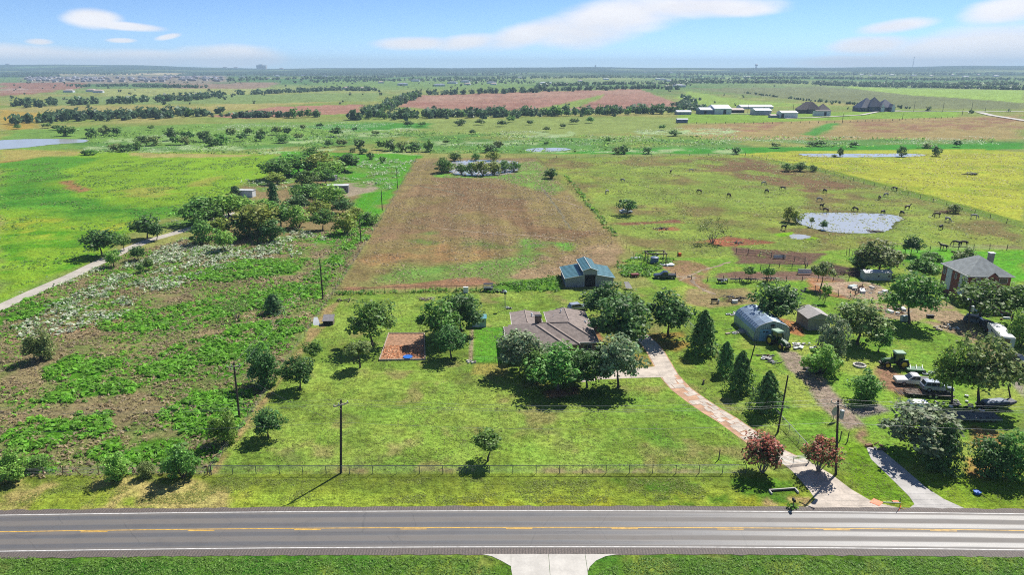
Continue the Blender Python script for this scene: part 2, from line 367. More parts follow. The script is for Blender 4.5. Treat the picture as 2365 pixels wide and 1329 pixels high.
FLOWERS = [[(0, 770), (180, 690), (300, 625), (335, 592), (420, 552), (560, 565), (600, 602), (440, 650), (310, 690), (250, 740), (60, 790)],
           [(560, 585), (690, 530), (770, 550), (700, 592), (600, 606)], [(0, 712), (150, 655), (250, 620), (240, 608), (60, 680), (0, 700)],
           [(560, 420), (700, 405), (720, 430), (600, 450)], [(850, 365), (955, 372), (900, 440), (780, 425), (740, 408)], [(380, 520), (470, 490), (520, 520), (420, 545)]]
for k, p in enumerate(FLOWERS): layer(p, (128, 162, 72), s=2.5, n=9, ns=14, cov=.5, cs=6, seed=k)
layer([(0, 782), (100, 748), (240, 742), (600, 672), (690, 645), (690, 652), (440, 715), (240, 760), (0, 800)], (188, 162, 124), s=.8, n=1.2)
# ---- the property: mown pasture, lawn
layer([(785, 668), (870, 520), (960, 366), (1238, 364), (1435, 560), (1440, 610), (1290, 668)], (160, 144, 94), s=1.5, n=2)
layer([(860, 560), (905, 470), (950, 425), (1150, 430), (1190, 500), (1150, 560), (980, 540)], (162, 136, 100), s=4, n=7, ns=14, cov=.6, cs=14)
layer([(1000, 405), (1150, 425), (1290, 520), (1380, 520), (1400, 545), (1250, 560), (1150, 500), (980, 430)], (154, 126, 92), s=3, n=6, ns=12, cov=.62, cs=12)
layer([(830, 600), (900, 560), (1150, 560), (1180, 600), (960, 620)], (184, 148, 100), s=3, n=6, ns=14, cov=.5, cs=12)
layer([(880, 545), (1000, 535), (1150, 560), (1220, 575), (1100, 580), (900, 560)], (138, 146, 82), s=3, n=5, cov=.5, cs=9)
layer([(905, 645), (930, 622), (1100, 600), (1230, 590), (1230, 606), (1160, 630), (960, 645)], (136, 176, 84), s=5, n=8, ns=14, a=.9)
layer([(1160, 600), (1215, 555), (1260, 562), (1250, 600), (1190, 608)], (136, 176, 82), s=4, n=6, cov=.7, cs=8)
layer([(1275, 560), (1320, 562), (1330, 580), (1290, 582)], (130, 184, 74), s=2, n=3)
layer([(800, 668), (860, 640), (1000, 625), (1200, 620), (1290, 640), (1280, 668)], (146, 164, 88), s=4, n=8, ns=12, cov=.62, cs=9)
layer([(1200, 375), (1245, 372), (1300, 440), (1280, 450), (1150, 415), (1100, 405)], (142, 170, 84), s=3, n=4)
layer([(1000, 400), (1200, 404), (1200, 412), (1000, 410)], (130, 178, 76), s=1.5, n=2)
layer([(1170, 640), (1260, 590), (1420, 560), (1440, 600), (1400, 620), (1290, 660), (1100, 665)], (186, 160, 122), s=2, n=4, cov=.62, cs=7)
layer([(1130, 660), (1295, 636), (1295, 672), (1130, 678)], (120, 164, 58), s=1, n=2, cov=.8, cs=4)
layer([(800, 665), (1120, 640), (1150, 655), (1100, 664), (800, 672)], (178, 138, 104), s=1, n=2, cov=.7, cs=6)
LAWN = [(478, 1092), (560, 985), (660, 830), (760, 690), (800, 680), (1300, 672), (1510, 662), (1560, 720), (1720, 900), (1930, 1092)]
layer(LAWN, (156, 182, 76), s=.8, n=1)
layer(LAWN, (174, 190, 88), s=.5, n=1, cov=.5, cs=7, a=.8); layer(LAWN, (172, 160, 104), s=.5, n=1, cov=.33, cs=5, a=.75, seed=9); layer(LAWN, (128, 150, 62), s=.5, n=1, cov=.4, cs=4, a=.8, seed=3)
layer([(980, 850), (1500, 880), (1720, 1010), (1720, 1075), (800, 1080), (560, 1060), (700, 900)], (140, 146, 82), s=1, n=2, cov=.3, cs=3.5, a=.8, seed=6)
layer([(1400, 900), (1720, 960), (1720, 1070), (1560, 1070)], (122, 172, 60), s=2, n=4, cov=.5, cs=7, a=.7)
layer([(1095, 756), (1172, 756), (1172, 838), (1090, 838)], (122, 182, 58), s=.5, n=.8)
layer([(1088, 756), (1094, 756), (1093, 832), (1082, 832)], (190, 170, 140), s=.2, n=.2)
layer([(1095, 840), (1170, 842), (1165, 870), (1090, 866)], (186, 178, 92), s=.6, n=1)
layer([(480, 1096), (545, 1000), (660, 850), (745, 715), (790, 690), (760, 740), (690, 830), (560, 1010), (500, 1094)], (190, 166, 112), s=.6, n=1.2, cov=.7, cs=4)
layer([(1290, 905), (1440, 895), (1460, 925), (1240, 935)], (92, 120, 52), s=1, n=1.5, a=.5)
layer([(1255, 905), (1340, 890), (1340, 912), (1270, 920)], (176, 128, 100), s=.6, n=1, cov=.7, cs=2)
layer([(1480, 770), (1580, 765), (1600, 800), (1560, 812), (1490, 800)], (176, 150, 74), s=.8, n=1.4, cov=.6, cs=3)
layer([(1440, 815), (1520, 825), (1510, 850), (1450, 850)], (184, 166, 86), s=.6, n=1)
layer([(1560, 830), (1680, 880), (1700, 930), (1620, 890)], (176, 176, 84), s=1, n=2, cov=.5, cs=4)
layer([(1350, 735), (1385, 745), (1390, 790), (1375, 775)], (200, 140, 104), s=.4, n=.6)
layer([(482, 1084), (1720, 1082), (1720, 1096), (482, 1098)], (172, 150, 108), s=.3, n=.5, ns=2, cov=.4, cs=2.2, a=.8)
# ---- paddock on the right, yellow field, neighbour's yard
PAD = [(1240, 366), (1725, 357), (2010, 425), (2365, 527), (2365, 575), (2060, 562), (1900, 580), (1480, 600), (1430, 540)]
layer(PAD, (158, 172, 82), s=1.5, n=2)
layer(PAD, (146, 126, 86), s=2, n=3, cov=.46, cs=26, a=.85); layer(PAD, (178, 190, 84), s=2, n=3, cov=.4, cs=12, a=.7, seed=5); layer(PAD, (120, 124, 68), s=2, n=3, cov=.3, cs=6, a=.6, seed=7)
layer([(1580, 372), (1720, 364), (1850, 400), (1990, 430), (1880, 445), (1700, 410)], (146, 118, 86), s=4, n=7, cov=.6, cs=16, seed=2)
layer([(1700, 356), (1830, 349), (2250, 344), (2365, 352), (2365, 528), (2200, 478), (1880, 392)], (204, 200, 76), s=1, n=1.5)
layer([(1700, 356), (1830, 349), (2250, 344), (2365, 352), (2365, 528), (2200, 478), (1880, 392)], (172, 184, 62), s=1, n=1.5, cov=.4, cs=14, a=.8)
layer([(1740, 362), (1900, 398), (2200, 480), (2365, 528), (2365, 512), (2200, 466), (1900, 388)], (110, 140, 52), s=.8, n=1.5, a=.8)
YARD = [(1440, 600), (1900, 582), (2060, 566), (2365, 578), (2365, 960), (2300, 1090), (1940, 1090), (1730, 900), (1580, 730), (1505, 655)]
layer(YARD, (150, 182, 70), s=1, n=1.5); layer(YARD, (184, 188, 92), s=1, n=1.5, cov=.42, cs=8, a=.8); layer(YARD, (112, 160, 50), s=1, n=1.5, cov=.35, cs=6, a=.7, seed=3)
layer([(2060, 575), (2365, 582), (2365, 640), (2330, 660), (2180, 620), (2060, 600)], (120, 188, 50), s=1.5, n=3)
for k, p in enumerate([[(1500, 605), (1600, 600), (1640, 625), (1620, 650), (1660, 680), (1610, 665), (1560, 640)], [(1610, 560), (1680, 545), (1790, 560), (1700, 572)], [(1690, 570), (1900, 585), (1870, 612), (1700, 608)],
                       [(1650, 630), (1950, 628), (1950, 652), (1650, 645)], [(1860, 640), (1990, 655), (2040, 680), (1960, 690), (1870, 672)], [(1900, 605), (1990, 620), (1985, 640), (1900, 632)], [(1590, 668), (1720, 664), (1760, 700), (1640, 715), (1570, 700)],
                       [(2000, 705), (2190, 700), (2240, 745), (2300, 800), (2330, 850), (2290, 840), (2230, 780), (2120, 745), (2040, 735)], [(1640, 555), (1680, 552), (1720, 562), (1660, 568)], [(2075, 590), (2100, 600), (2060, 612)]]):
    layer(p, [(178, 146, 108), (176, 118, 88), (132, 104, 88), (150, 118, 100), (196, 146, 104), (104, 84, 74), (176, 158, 110), (190, 166, 134), (204, 130, 96), (150, 120, 90)][k], s=.9, n=2, ns=6, cov=.72, cs=4, seed=k)
layer([(1880, 655), (2010, 650), (2050, 672), (2040, 692), (1960, 690)], (204, 178, 150), s=.6, n=1.2, cov=.7, cs=3)
layer([(1505, 528), (1560, 524), (1572, 532), (1520, 534)], (184, 116, 90), s=1, n=1.5, cov=.8, cs=3); layer([(1420, 516), (1560, 508), (1590, 516), (1440, 520)], (150, 108, 84), s=1, n=2, cov=.7, cs=4)
GRAV = [(1795, 808), (1838, 812), (1900, 868), (1962, 938), (1998, 985), (1958, 992), (1918, 960), (1868, 900), (1808, 842)]
layer(GRAV, (176, 158, 140), s=.5, n=.9, ns=3, cov=.9, cs=2)
layer([(1995, 985), (2010, 1030), (2060, 1070), (2020, 1050), (1975, 1010)], (170, 140, 110), s=.6, n=1, cov=.7, cs=3)
layer([(1960, 945), (2030, 930), (2060, 950), (1990, 965)], (160, 150, 140), s=.5, n=1)
layer([(2020, 845), (2060, 845), (2110, 880), (2130, 905), (2080, 920), (2030, 890)], (176, 138, 110), s=.8, n=1.5, cov=.75, cs=3)
layer([(2240, 980), (2330, 1000), (2340, 1050), (2250, 1040)], (196, 150, 92), s=1, n=1.5, cov=.5, cs=3)
layer([(2310, 830), (2365, 850), (2365, 920), (2330, 880)], (190, 178, 164), s=.5, n=.6)
layer([(1790, 735), (1845, 748), (1850, 775), (1800, 760)], (204, 146, 96), s=.5, n=1, cov=.75, cs=2)
# ---- road verges
layer([(-500, 1100), (2900, 1095), (2900, 1200), (-500, 1200)], (172, 184, 70), s=.6, n=.8)
layer([(-500, 1100), (2900, 1095), (2900, 1135), (-500, 1130)], (138, 150, 60), s=1, n=1.5, ns=4, cov=.7, cs=6)
layer([(-500, 1105), (430, 1105), (560, 1150), (500, 1185), (-500, 1190)], (204, 190, 116), s=.8, n=1.2, cov=.5, cs=4)
layer([(1000, 1150), (1850, 1140), (1850, 1176), (900, 1176)], (182, 180, 60), s=.6, n=1, cov=.4, cs=4, seed=2)
layer([(1400, 1105), (1830, 1105), (1850, 1165), (1500, 1165)], (112, 150, 48), s=.6, n=1, cov=.5, cs=3)
layer([(1930, 1100), (2365, 1090), (2365, 1175), (2110, 1175)], (150, 176, 54), s=.6, n=1); layer([(2210, 1060), (2365, 1060), (2365, 1120), (2240, 1100)], (196, 150, 92), s=.6, n=1.2, cov=.5, cs=3)
layer([(1940, 1020), (2000, 1030), (2110, 1160), (1990, 1150)], (134, 168, 46), s=.6, n=.8)
layer([(1760, 1150), (1870, 1150), (1870, 1172), (1760, 1174)], (206, 180, 124), s=.4, n=.8, cov=.6, cs=2)
NV = [(-120, 20), (120, 20), (120, 65.0), (-120, 65.0)]
layer(NV, (112, 150, 54), s=.4, n=.3, world=True); layer(NV, (160, 156, 88), s=.4, n=.3, cov=.3, cs=3.2, seed=8, world=True, a=.8); layer(NV, (80, 128, 40), s=.4, n=.3, cov=.45, cs=2.5, world=True); layer(NV, (150, 166, 70), s=.4, n=.3, cov=.35, cs=4, seed=5, world=True)
# ---- muddy banks of the ponds
PONDS = {'pond_by_copse': [(-60, 330), (0, 324), (80, 321), (192, 322), (196, 328), (120, 334), (30, 343), (-60, 346)],
         'pond_in_meadow': [(1212, 346), (1240, 342), (1300, 342), (1318, 345), (1290, 349), (1230, 350)],
         'pond_in_pasture': [(1032, 388), (1046, 374), (1090, 370), (1180, 371), (1198, 380), (1192, 396), (1160, 404), (1100, 406), (1050, 402)],
         'stock_pond': [(1842, 498), (1870, 492), (1960, 492), (2055, 496), (2088, 506), (2066, 514), (2058, 528), (2030, 537), (1960, 539), (1900, 533), (1850, 518), (1836, 508)],
         'small_pool': [(1822, 545), (1840, 541), (1868, 545), (1866, 551), (1836, 553)],
         'pond_in_yellow_field': [(1846, 357), (1870, 355), (2000, 355), (2100, 355), (2138, 358), (2100, 362), (1960, 363), (1880, 362)]}
for k, (nme, p) in enumerate(PONDS.items()):
    W = wpoly(p); cxy = np.mean(W, 0); far = cxy[1] / 250
    layer([tuple(cxy + (np.array(q) - cxy) * 1.06 + np.array([0, 0])) for q in W], (92, 92, 58), s=.5 * far, n=.9 * far, ns=5, a=.85, world=True)
layer([(1790, 541), (1830, 536), (1832, 545), (1800, 547)], (150, 196, 40), s=.6, n=1); layer([(1850, 551), (1880, 547), (1895, 552), (1870, 556)], (160, 196, 40), s=.6, n=1)
# swaths left by the mower, running up the long pasture
PAST = wpoly([(800, 655), (870, 520), (960, 366), (1238, 364), (1435, 560), (1290, 640)])
w = np.where((GY > 160) & (GY < 430) & (np.abs(GX) < 80))[0]; x, y = GX[w], GY[w]; u = x + .055 * y
st = np.sin(u * 2 * np.pi / 5.2 + 2.5 * fbm(u, y, 40, 50, 2)) * .5 + np.sin(u * 2 * np.pi / 13 + 1 + 2 * fbm(u, y, 60, 51, 2)) * .5
gc[w] *= (1 + .17 * st * sst(sdf(PAST, x, y), 0, 4) * (.35 + .9 * fbm(x, y, 35, 52, 2)))[:, None]
# overall breakup at several sizes
br = .50 + .46 * nf + .30 * fbm(GX, GY, 2.6, 14, 2) + .24 * fbm(GX, GY * .55, 26, 15, 3)
gc *= br[:, None]
nr, ncl = len(ys), len(tt); idx = np.arange(nr * ncl).reshape(nr, ncl)
Q = np.stack([idx[:-1, :-1], idx[:-1, 1:], idx[1:, 1:], idx[1:, :-1]], -1).reshape(-1, 4)
gm = bpy.data.materials.new('ground_cover'); gm.use_nodes = True; nt = gm.node_tree; b = NB(nt); p = nt.nodes['Principled BSDF']
at = b.n('ShaderNodeAttribute', attribute_name='Col'); tcg = b.n('ShaderNodeTexCoord'); v = tcg.outputs['Object']
f1 = b.noise(v, 1.1, 4, .65); f2 = b.noise(v, 4.2, 3, .7); f3 = b.noise(v, .23, 3, .6)
k = b.m('ADD', b.m('MULTIPLY', b.ss(f1, .28, .72), .75), b.m('MULTIPLY', b.ss(f2, .3, .7), .55))
spk = b.ss(b.noise(v, 2.3, 2, .5), .60, .72); spk2 = b.ss(b.noise(v, .55, 3, .6), .58, .72)
c = b.mix(b.m('ADD', b.m('MULTIPLY', spk, .42), b.m('MULTIPLY', spk2, .22), clamp=True), at.outputs['Color'], (.035, .05, .018))
hs = b.n('ShaderNodeHueSaturation'); nt.links.new(c, hs.inputs['Color'])
nt.links.new(b.m('ADD', .47, b.m('MULTIPLY', f3, .06)), hs.inputs['Hue']); nt.links.new(b.m('ADD', .34, b.m('MULTIPLY', k, 1.06)), hs.inputs['Value'])
hs.inputs['Saturation'].default_value = 1.0
nt.links.new(hs.outputs[0], p.inputs['Base Color']); p.inputs['Roughness'].default_value = .95; p.inputs['Specular IOR Level'].default_value = .05
bn = b.n('ShaderNodeBump'); bn.inputs['Strength'].default_value = .55; bn.inputs['Distance'].default_value = .35
nt.links.new(k, bn.inputs['Height'])
b2 = b.n('ShaderNodeBump'); b2.inputs['Strength'].default_value = .6; b2.inputs['Distance'].default_value = 1.6; nt.links.new(b.noise(v, .16, 4, .62), b2.inputs['Height']); nt.links.new(bn.outputs[0], b2.inputs['Normal']); nt.links.new(b2.outputs[0], p.inputs['Normal'])
go = link('ground', np_mesh('ground', np.stack([GX, GY, GZ], 1), Q, gm, gc, True)); tag(go, 'open country of lawns, pastures and fields reaching the horizon', 'ground', kind='structure')
GRID_MASK = (GX, GY)

# ------------------------------------------------------------------ water
wm = bpy.data.materials.new('pond_water'); wm.use_nodes = True; nt = wm.node_tree; b = NB(nt); p = nt.nodes['Principled BSDF']
p.inputs['Base Color'].default_value = (.33, .34, .335, 1); p.inputs['Roughness'].default_value = .2; p.inputs['IOR'].default_value = 1.33; p.inputs['Specular IOR Level'].default_value = .75
t = b.n('ShaderNodeTexCoord'); bn = b.n('ShaderNodeBump'); bn.inputs['Strength'].default_value = .12; bn.inputs['Distance'].default_value = .04
nt.links.new(b.noise(t.outputs['Object'], 1.7, 4, .6), bn.inputs['Height']); nt.links.new(bn.outputs[0], p.inputs['Normal'])
PLAB = {'pond_by_copse': 'pale pond at the edge of the tan field by bushes', 'pond_in_meadow': 'narrow pond in the green meadow behind the mown pasture', 'pond_in_pasture': 'pond with leafy trees standing at its edge in the mown pasture',
        'stock_pond': 'large bright pond with black horses drinking at its bank', 'small_pool': 'tiny pool with bright green weeds below the large pond', 'pond_in_yellow_field': 'long narrow pond across the yellow field'}
for nme, p_ in PONDS.items():
    W = np.array(wpoly(p_)); out = []
    n = len(W)
    for i in range(n):                         # smooth, slightly ragged shoreline
        a, b0, c0, d0 = W[i - 1], W[i], W[(i + 1) % n], W[(i + 2) % n]
        for t in np.arange(0, 1, .125):
            q = .5 * ((2 * b0) + (-a + c0) * t + (2 * a - 5 * b0 + 4 * c0 - d0) * t ** 2 + (-a + 3 * b0 - 3 * c0 + d0) * t ** 3)
            out.append(q + rng.normal(0, .0022 * q[1], 2) * np.array([.5, .5]))
    zz = float(np.max(hz(np.array(out)[:, 0], np.array(out)[:, 1]))) + .03
    m = MB(); m.add([(*q, zz) for q in out], [tuple(range(len(out)))]); o = m.part('pond', wm); tag(o, PLAB[nme], 'pond', kind='structure')
# ================================================================== ROAD, DRIVES, TRACK
def yc(x): return 69.5 - .0002 * (min(max(x, -90), 100) - 5) ** 2
def ribbon(x0, x1, l0, l1, z, step=2.0, nlat=1):
    m = []; xs = np.linspace(x0, x1, max(2, int(abs(x1 - x0) / step) + 1))
    V = []; C = []
    for x in xs:
        for j in range(nlat + 1):
            l = l0 + (l1 - l0) * j / nlat; V.append((x, yc(x) + l, z)); C.append((.5 + l / 10, 0, 0))
    n = nlat + 1; Qd = [(i * n + j, (i + 1) * n + j, (i + 1) * n + j + 1, i * n + j + 1) for i in range(len(xs) - 1) for j in range(nlat)]
    return np.array(V), np.array(Qd), np.array(C)
rm = bpy.data.materials.new('asphalt'); rm.use_nodes = True; nt = rm.node_tree; b = NB(nt); p = nt.nodes['Principled BSDF']
at = b.n('ShaderNodeAttribute', attribute_name='Col'); sp = b.n('ShaderNodeSeparateColor'); nt.links.new(at.outputs['Color'], sp.inputs[0])
t = b.n('ShaderNodeTexCoord'); v = t.outputs['Object']
mp = b.n('ShaderNodeMapping'); nt.links.new(v, mp.inputs[0]); mp.inputs['Scale'].default_value = (.05, 1.4, 1)
streak = b.noise(mp.outputs[0], 2.2, 4, .6); grit = b.noise(v, 22, 3, .7); pat = b.noise(v, .35, 4, .6)
lat = b.m('MULTIPLY', b.m('SUBTRACT', sp.outputs[0], .5), 10.0); a = b.m('ABSOLUTE', b.m('ADD', lat, b.m('MULTIPLY', b.m('SUBTRACT', streak, .5), .35)))
d = b.m('MINIMUM', b.m('ABSOLUTE', b.m('SUBTRACT', a, .82)), b.m('ABSOLUTE', b.m('SUBTRACT', a, 2.55)))
trk = b.ss(d, .62, .2)
c = b.mix(trk, (.118, .108, .098), (.088, .090, .093)); c = b.mix(b.m('MULTIPLY', b.ss(streak, .35, .7), .6), c, (.125, .108, .092))
vor = b.n('ShaderNodeTexVoronoi', feature='DISTANCE_TO_EDGE'); vor.inputs['Scale'].default_value = .22; mq = b.n('ShaderNodeMapping'); mq.inputs['Scale'].default_value = (.5, 1, 1); nt.links.new(v, mq.inputs[0])
wob = b.n('ShaderNodeMix', data_type='VECTOR'); wob.inputs[0].default_value = .12; nt.links.new(mq.outputs[0], wob.inputs[4]); nz = b.n('ShaderNodeTexNoise'); nz.inputs['Scale'].default_value = .9; nt.links.new(v, nz.inputs['Vector']); nt.links.new(nz.outputs['Color'], wob.inputs[5]); nt.links.new(wob.outputs[1], vor.inputs['Vector'])
c = b.mix(b.m('MULTIPLY', b.ss(vor.outputs['Distance'], .007, .002), .35), c, (.04, .04, .04))
c = b.mix(b.m('MULTIPLY', b.ss(grit, .4, .75), .55), c, (.17, .165, .16)); c = b.mix(b.m('MULTIPLY', b.ss(pat, .5, .75), .3), c, (.06, .058, .058))
nt.links.new(c, p.inputs['Base Color']); p.inputs['Specular IOR Level'].default_value = .62
nt.links.new(b.m('SUBTRACT', .78, b.m('MULTIPLY', trk, b.m('ADD', .22, b.m('MULTIPLY', streak, .3)))), p.inputs['Roughness'])
bn = b.n('ShaderNodeBump'); bn.inputs['Strength'].default_value = .5; bn.inputs['Distance'].default_value = .01; nt.links.new(grit, bn.inputs['Height']); nt.links.new(bn.outputs[0], p.inputs['Normal'])
V, Qd, C = ribbon(-150, 160, -3.55, 3.55, .03, 2.0, 14)
road = link('road', np_mesh('road', V, Qd, rm, C)); tag(road, 'two-lane asphalt road crossing the foreground with worn wheel tracks', 'road', kind='structure')
sm = bpy.data.materials.new('chip_seal_shoulder'); sm.use_nodes = True; nt = sm.node_tree; b = NB(nt); p = nt.nodes['Principled BSDF']
t = b.n('ShaderNodeTexCoord'); wv = b.n('ShaderNodeTexWave', wave_type='BANDS', bands_direction='X'); nt.links.new(t.outputs['Object'], wv.inputs[0]); wv.inputs['Scale'].default_value = .95
g1 = b.noise(t.outputs['Object'], 14, 3, .7)
c = b.mix(b.ss(g1, .35, .7), (.06, .05, .046), (.19, .155, .135)); c = b.mix(b.m('MULTIPLY', b.ss(wv.outputs['Fac'], .55, .8), .5), c, (.04, .036, .034))
nt.links.new(c, p.inputs['Base Color']); p.inputs['Roughness'].default_value = .8
for l0, l1 in ((3.55, 4.3), (-4.55, -3.55)):
    V, Qd, C = ribbon(-150, 160, l0, l1, .026, 1.0, 1); V[:, 2] -= 0
    e = np.abs(V[:, 1] - [yc(x) for x in V[:, 0]]) > 4; V[e, 1] += np.sign(l0) * (rng.random(e.sum()) * .28 - .1)
    link('shoulder', np_mesh('shoulder', V, Qd, sm, C), road)
pw = mat('road_paint_white', (.60, .59, .57), .6, .22, 1.6); py = mat('road_paint_yellow', (.54, .33, .06), .6, .25, 1.6)
for l in (3.33, -3.33):
    V, Qd, C = ribbon(-150, 160, l - .055, l + .055, .036); link('edge_line', np_mesh('edge_line', V, Qd, pw), road)
V, Qd, C = ribbon(-150, 160, .06, .19, .036); link('centre_line', np_mesh('centre_line', V, Qd, py), road)
x = -49.5 - 12.2 * 4
while x < 100:
    V, Qd, C = ribbon(x, x + 3.05, -.19, -.06, .036, 1.0); link('centre_dash', np_mesh('centre_dash', V, Qd, py), road); x += 12.2

conc = mat('concrete_new', (.44, .42, .38), .75, .10, .5, bump=.15, bscale=9)
conc_o = mat('concrete_old', (.43, .375, .315), .8, .2, .55, bump=.3, bscale=6)
asph = mat('asphalt_drive', (.37, .355, .335), .8, .14, .5, bump=.3, bscale=8)
soil = mat('orange_soil', (.41, .25, .16), .95, .25, .7, bump=.5, bscale=5)
trackm = mat('track_concrete', (.37, .34, .29), .85, .14, .3)
def P2(pts): return [pix(*q) for q in pts]
# driveway on the near side of the road, five slabs
nd_ = tag(thing('driveway_near', 'pale concrete driveway apron flaring out to the near side of road', 'driveway', (0, 0, 0)), kind='structure'); nd_.name = 'concrete_apron'
yt = 64.95
L = [(-3.3, yt), (-2.2, yt - .35), (-1.2, 63.9), (-.35, 62.8), (.05, 61.5), (.15, 58), (.15, 40)]; Rr = [(11.6, yt), (10.2, yt - .35), (9.1, 63.9), (8.3, 62.9), (7.95, 61.5), (7.9, 58), (7.9, 40)]
def clipx(y, side):
    for (xa, ya), (xb, yb) in zip(side, side[1:]):
        if yb <= y <= ya: return xa + (xb - xa) * (ya - y) / max(ya - yb, 1e-6)
    return side[-1][0]
g = .025
slabs = [[L[0], L[1], L[2], (-.12, 63.0), (-.12, yt)], [(-.12 + g, yt), (-.12 + g, 62.6), L[4], L[5], (.15, 56), (3.98, 56), (3.98, yt)], [(4.0 + g, yt), (4.0 + g, 56), (7.9, 56), Rr[5], Rr[4], (7.98, 61.9), (7.98, yt)],
         [(8.0 + g, yt), (8.0 + g, 62.2), Rr[3], Rr[2], Rr[1], Rr[0]], [(.15, 56 - g), (.15, 40), (3.98, 40), (3.98, 56 - g)], [(4.02, 56 - g), (4.02, 40), (7.9, 40), (7.9, 56 - g)]]
for s_ in slabs: MB().slab(s_, -.05, .034).part('slab', conc, nd_)
# driveway of the property: apron, cracked slabs, soil where concrete is gone, spur to the house
dv = tag(thing('driveway', 'cracked concrete driveway winding from the road to the ranch house', 'driveway'), kind='structure')
ap = P2([(1800, 1066), (1858, 1060), (1922, 1098), (1965, 1131), (2015, 1160), (2075, 1174), (2085, 1180), (1846, 1180), (1868, 1168), (1883, 1155), (1870, 1135), (1850, 1112), (1828, 1088)])
ay = yc(22) + 4.25
ap = [(q.x, min(q.y, 999)) for q in ap]; MB().slab(ap, -.05, .022).part('slab', conc_o, dv)
cl_ = [(1478, 775), (1500, 795), (1515, 815), (1528, 838), (1545, 868), (1572, 898), (1608, 925), (1645, 950), (1682, 972), (1718, 998), (1752, 1022), (1785, 1044), (1826, 1064)]
def offs(pts, wl, wr):
    pts = [Vector(q[:2]) for q in pts]; l = []; r = []
    for i, q in enumerate(pts):
        t = (pts[min(i + 1, len(pts) - 1)] - pts[max(i - 1, 0)]).normalized(); n = Vector((-t.y, t.x)); l.append(q + n * wl); r.append(q - n * wr)
    return l, r
cw = P2(cl_); l, r = offs(cw, 1.75, 1.75)
sb = MB(); sb.add([(*q, .008) for q in l] + [(*q, .008) for q in r], [(i, i + 1, len(l) + i + 1, len(l) + i) for i in range(len(l) - 1)])
sb.part('soil_bed', soil, dv)
rl = random.Random(3)
for i in range(len(cw) - 1):
    a0, a1, b0, b1 = l[i], l[i + 1], r[i], r[i + 1]
    broken = 4 <= i <= 9
    nlon = 3
    for k in range(nlon):
        u0, u1 = k / nlon, (k + 1) / nlon
        sk_ = rl.uniform(-.16, .16) if broken else 0
        def at_(u, w): u = min(max(u + sk_ * (w - .5), 0), 1); return a0.lerp(a1, u).lerp(b0.lerp(b1, u), w)
        cuts = [0.05, .34 + rl.uniform(-.14, .14), .7 + rl.uniform(-.12, .12), .96]
        if not broken: cuts = [.05, .95] if i < 4 else [.05, .5, .95]
        for j in range(len(cuts) - 1):
            w0, w1 = cuts[j], cuts[j + 1]
            if broken and j == (2 if 5 <= i else 0) and rl.random() < .8: continue
            if broken and j == 1 and rl.random() < .18: continue
            e = .012 if broken else .006
            jit = (lambda: rl.uniform(-.17, .17)) if broken else (lambda: 0)
            q = [at_(u0 + e, w0 + e), at_(u1 - e, w0 + e), at_(u1 - e, w1 - e), at_(u0 + e, w1 - e)]
            q = [Vector((v.x + jit(), v.y + jit())) for v in q]
            if q[0].y < q[1].y: q = q[::-1]
            MB().slab([(v.x, v.y) for v in q], -.03, .03 + rl.uniform(-.008, .01)).part('slab', conc_o, dv)
spur = P2([(1536, 846), (1550, 872), (1460, 874), (1380, 878), (1375, 862), (1455, 852)])
cxs = [(0, 1, 2, 5), ]
MB().slab([spur[i] for i in (5, 0, 1, 2)][::-1], -.03, .027).part('slab', conc_o, dv); MB().slab([spur[i] for i in (4, 5, 2, 3)][::-1], -.03, .024).part('slab', conc_o, dv)
fp = P2([(1342, 868), (1374, 866), (1376, 880), (1342, 884)]); MB().slab(fp[::-1], -.03, .02).part('slab', conc_o, dv)
# neighbour's asphalt drive
na = P2([(2000, 1032), (2036, 1040), (2090, 1085), (2140, 1128), (2180, 1154), (2240, 1181), (2092, 1181), (2112, 1166), (2100, 1148), (2052, 1100), (2012, 1062)])
o = MB().slab(na[::-1], -.04, .02).part('asphalt_drive', asph); tag(o, 'grey asphalt drive of the neighbouring yard meeting the road', 'driveway', kind='structure')
# concrete track on the left
tr = P2([(-140, 775), (0, 711), (80, 674), (160, 640), (230, 606), (290, 578), (340, 557), (400, 540), (450, 525), (500, 505), (560, 488), (600, 470)])
l, r = offs(tr, 1.9, 1.9); tb = MB()
for i in range(len(l) - 1): MB
tb.add([(*q, .03) for q in l] + [(*q, .03) for q in r], [(i, len(l) + i, len(l) + i + 1, i + 1) for i in range(len(l) - 1)])
o = tb.part('farm_track', trackm); tag(o, 'pale concrete farm track climbing past white wildflowers to the copse', 'track', kind='structure')
# far gravel lanes by the large houses
lane = mat('lane_gravel', (.42, .40, .36), .9, .1, .1)
for pts, w in (([(1815, 274), (1880, 272), (1990, 266), (2030, 258), (2080, 256)], 5), ([(2020, 258), (2160, 257), (2260, 258), (2365, 258)], 6), ([(2262, 260), (2290, 267), (2365, 279), (2420, 286)], 8), ([(1640, 262), (1740, 264), (1800, 268)], 8)):
    q = P2(pts); l, r = offs(q, w / 2, w / 2)
    q3 = [(*a, float(hz(a.x, a.y)) + .5) for a in l] + [(*a, float(hz(a.x, a.y)) + .5) for a in r]
    m = MB().add(q3, [(i, i + 1, len(l) + i + 1, len(l) + i) for i in range(len(l) - 1)]); o = m.part('gravel_lane', lane); tag(o, 'pale gravel lane between the far farm buildings', 'lane', kind='structure')

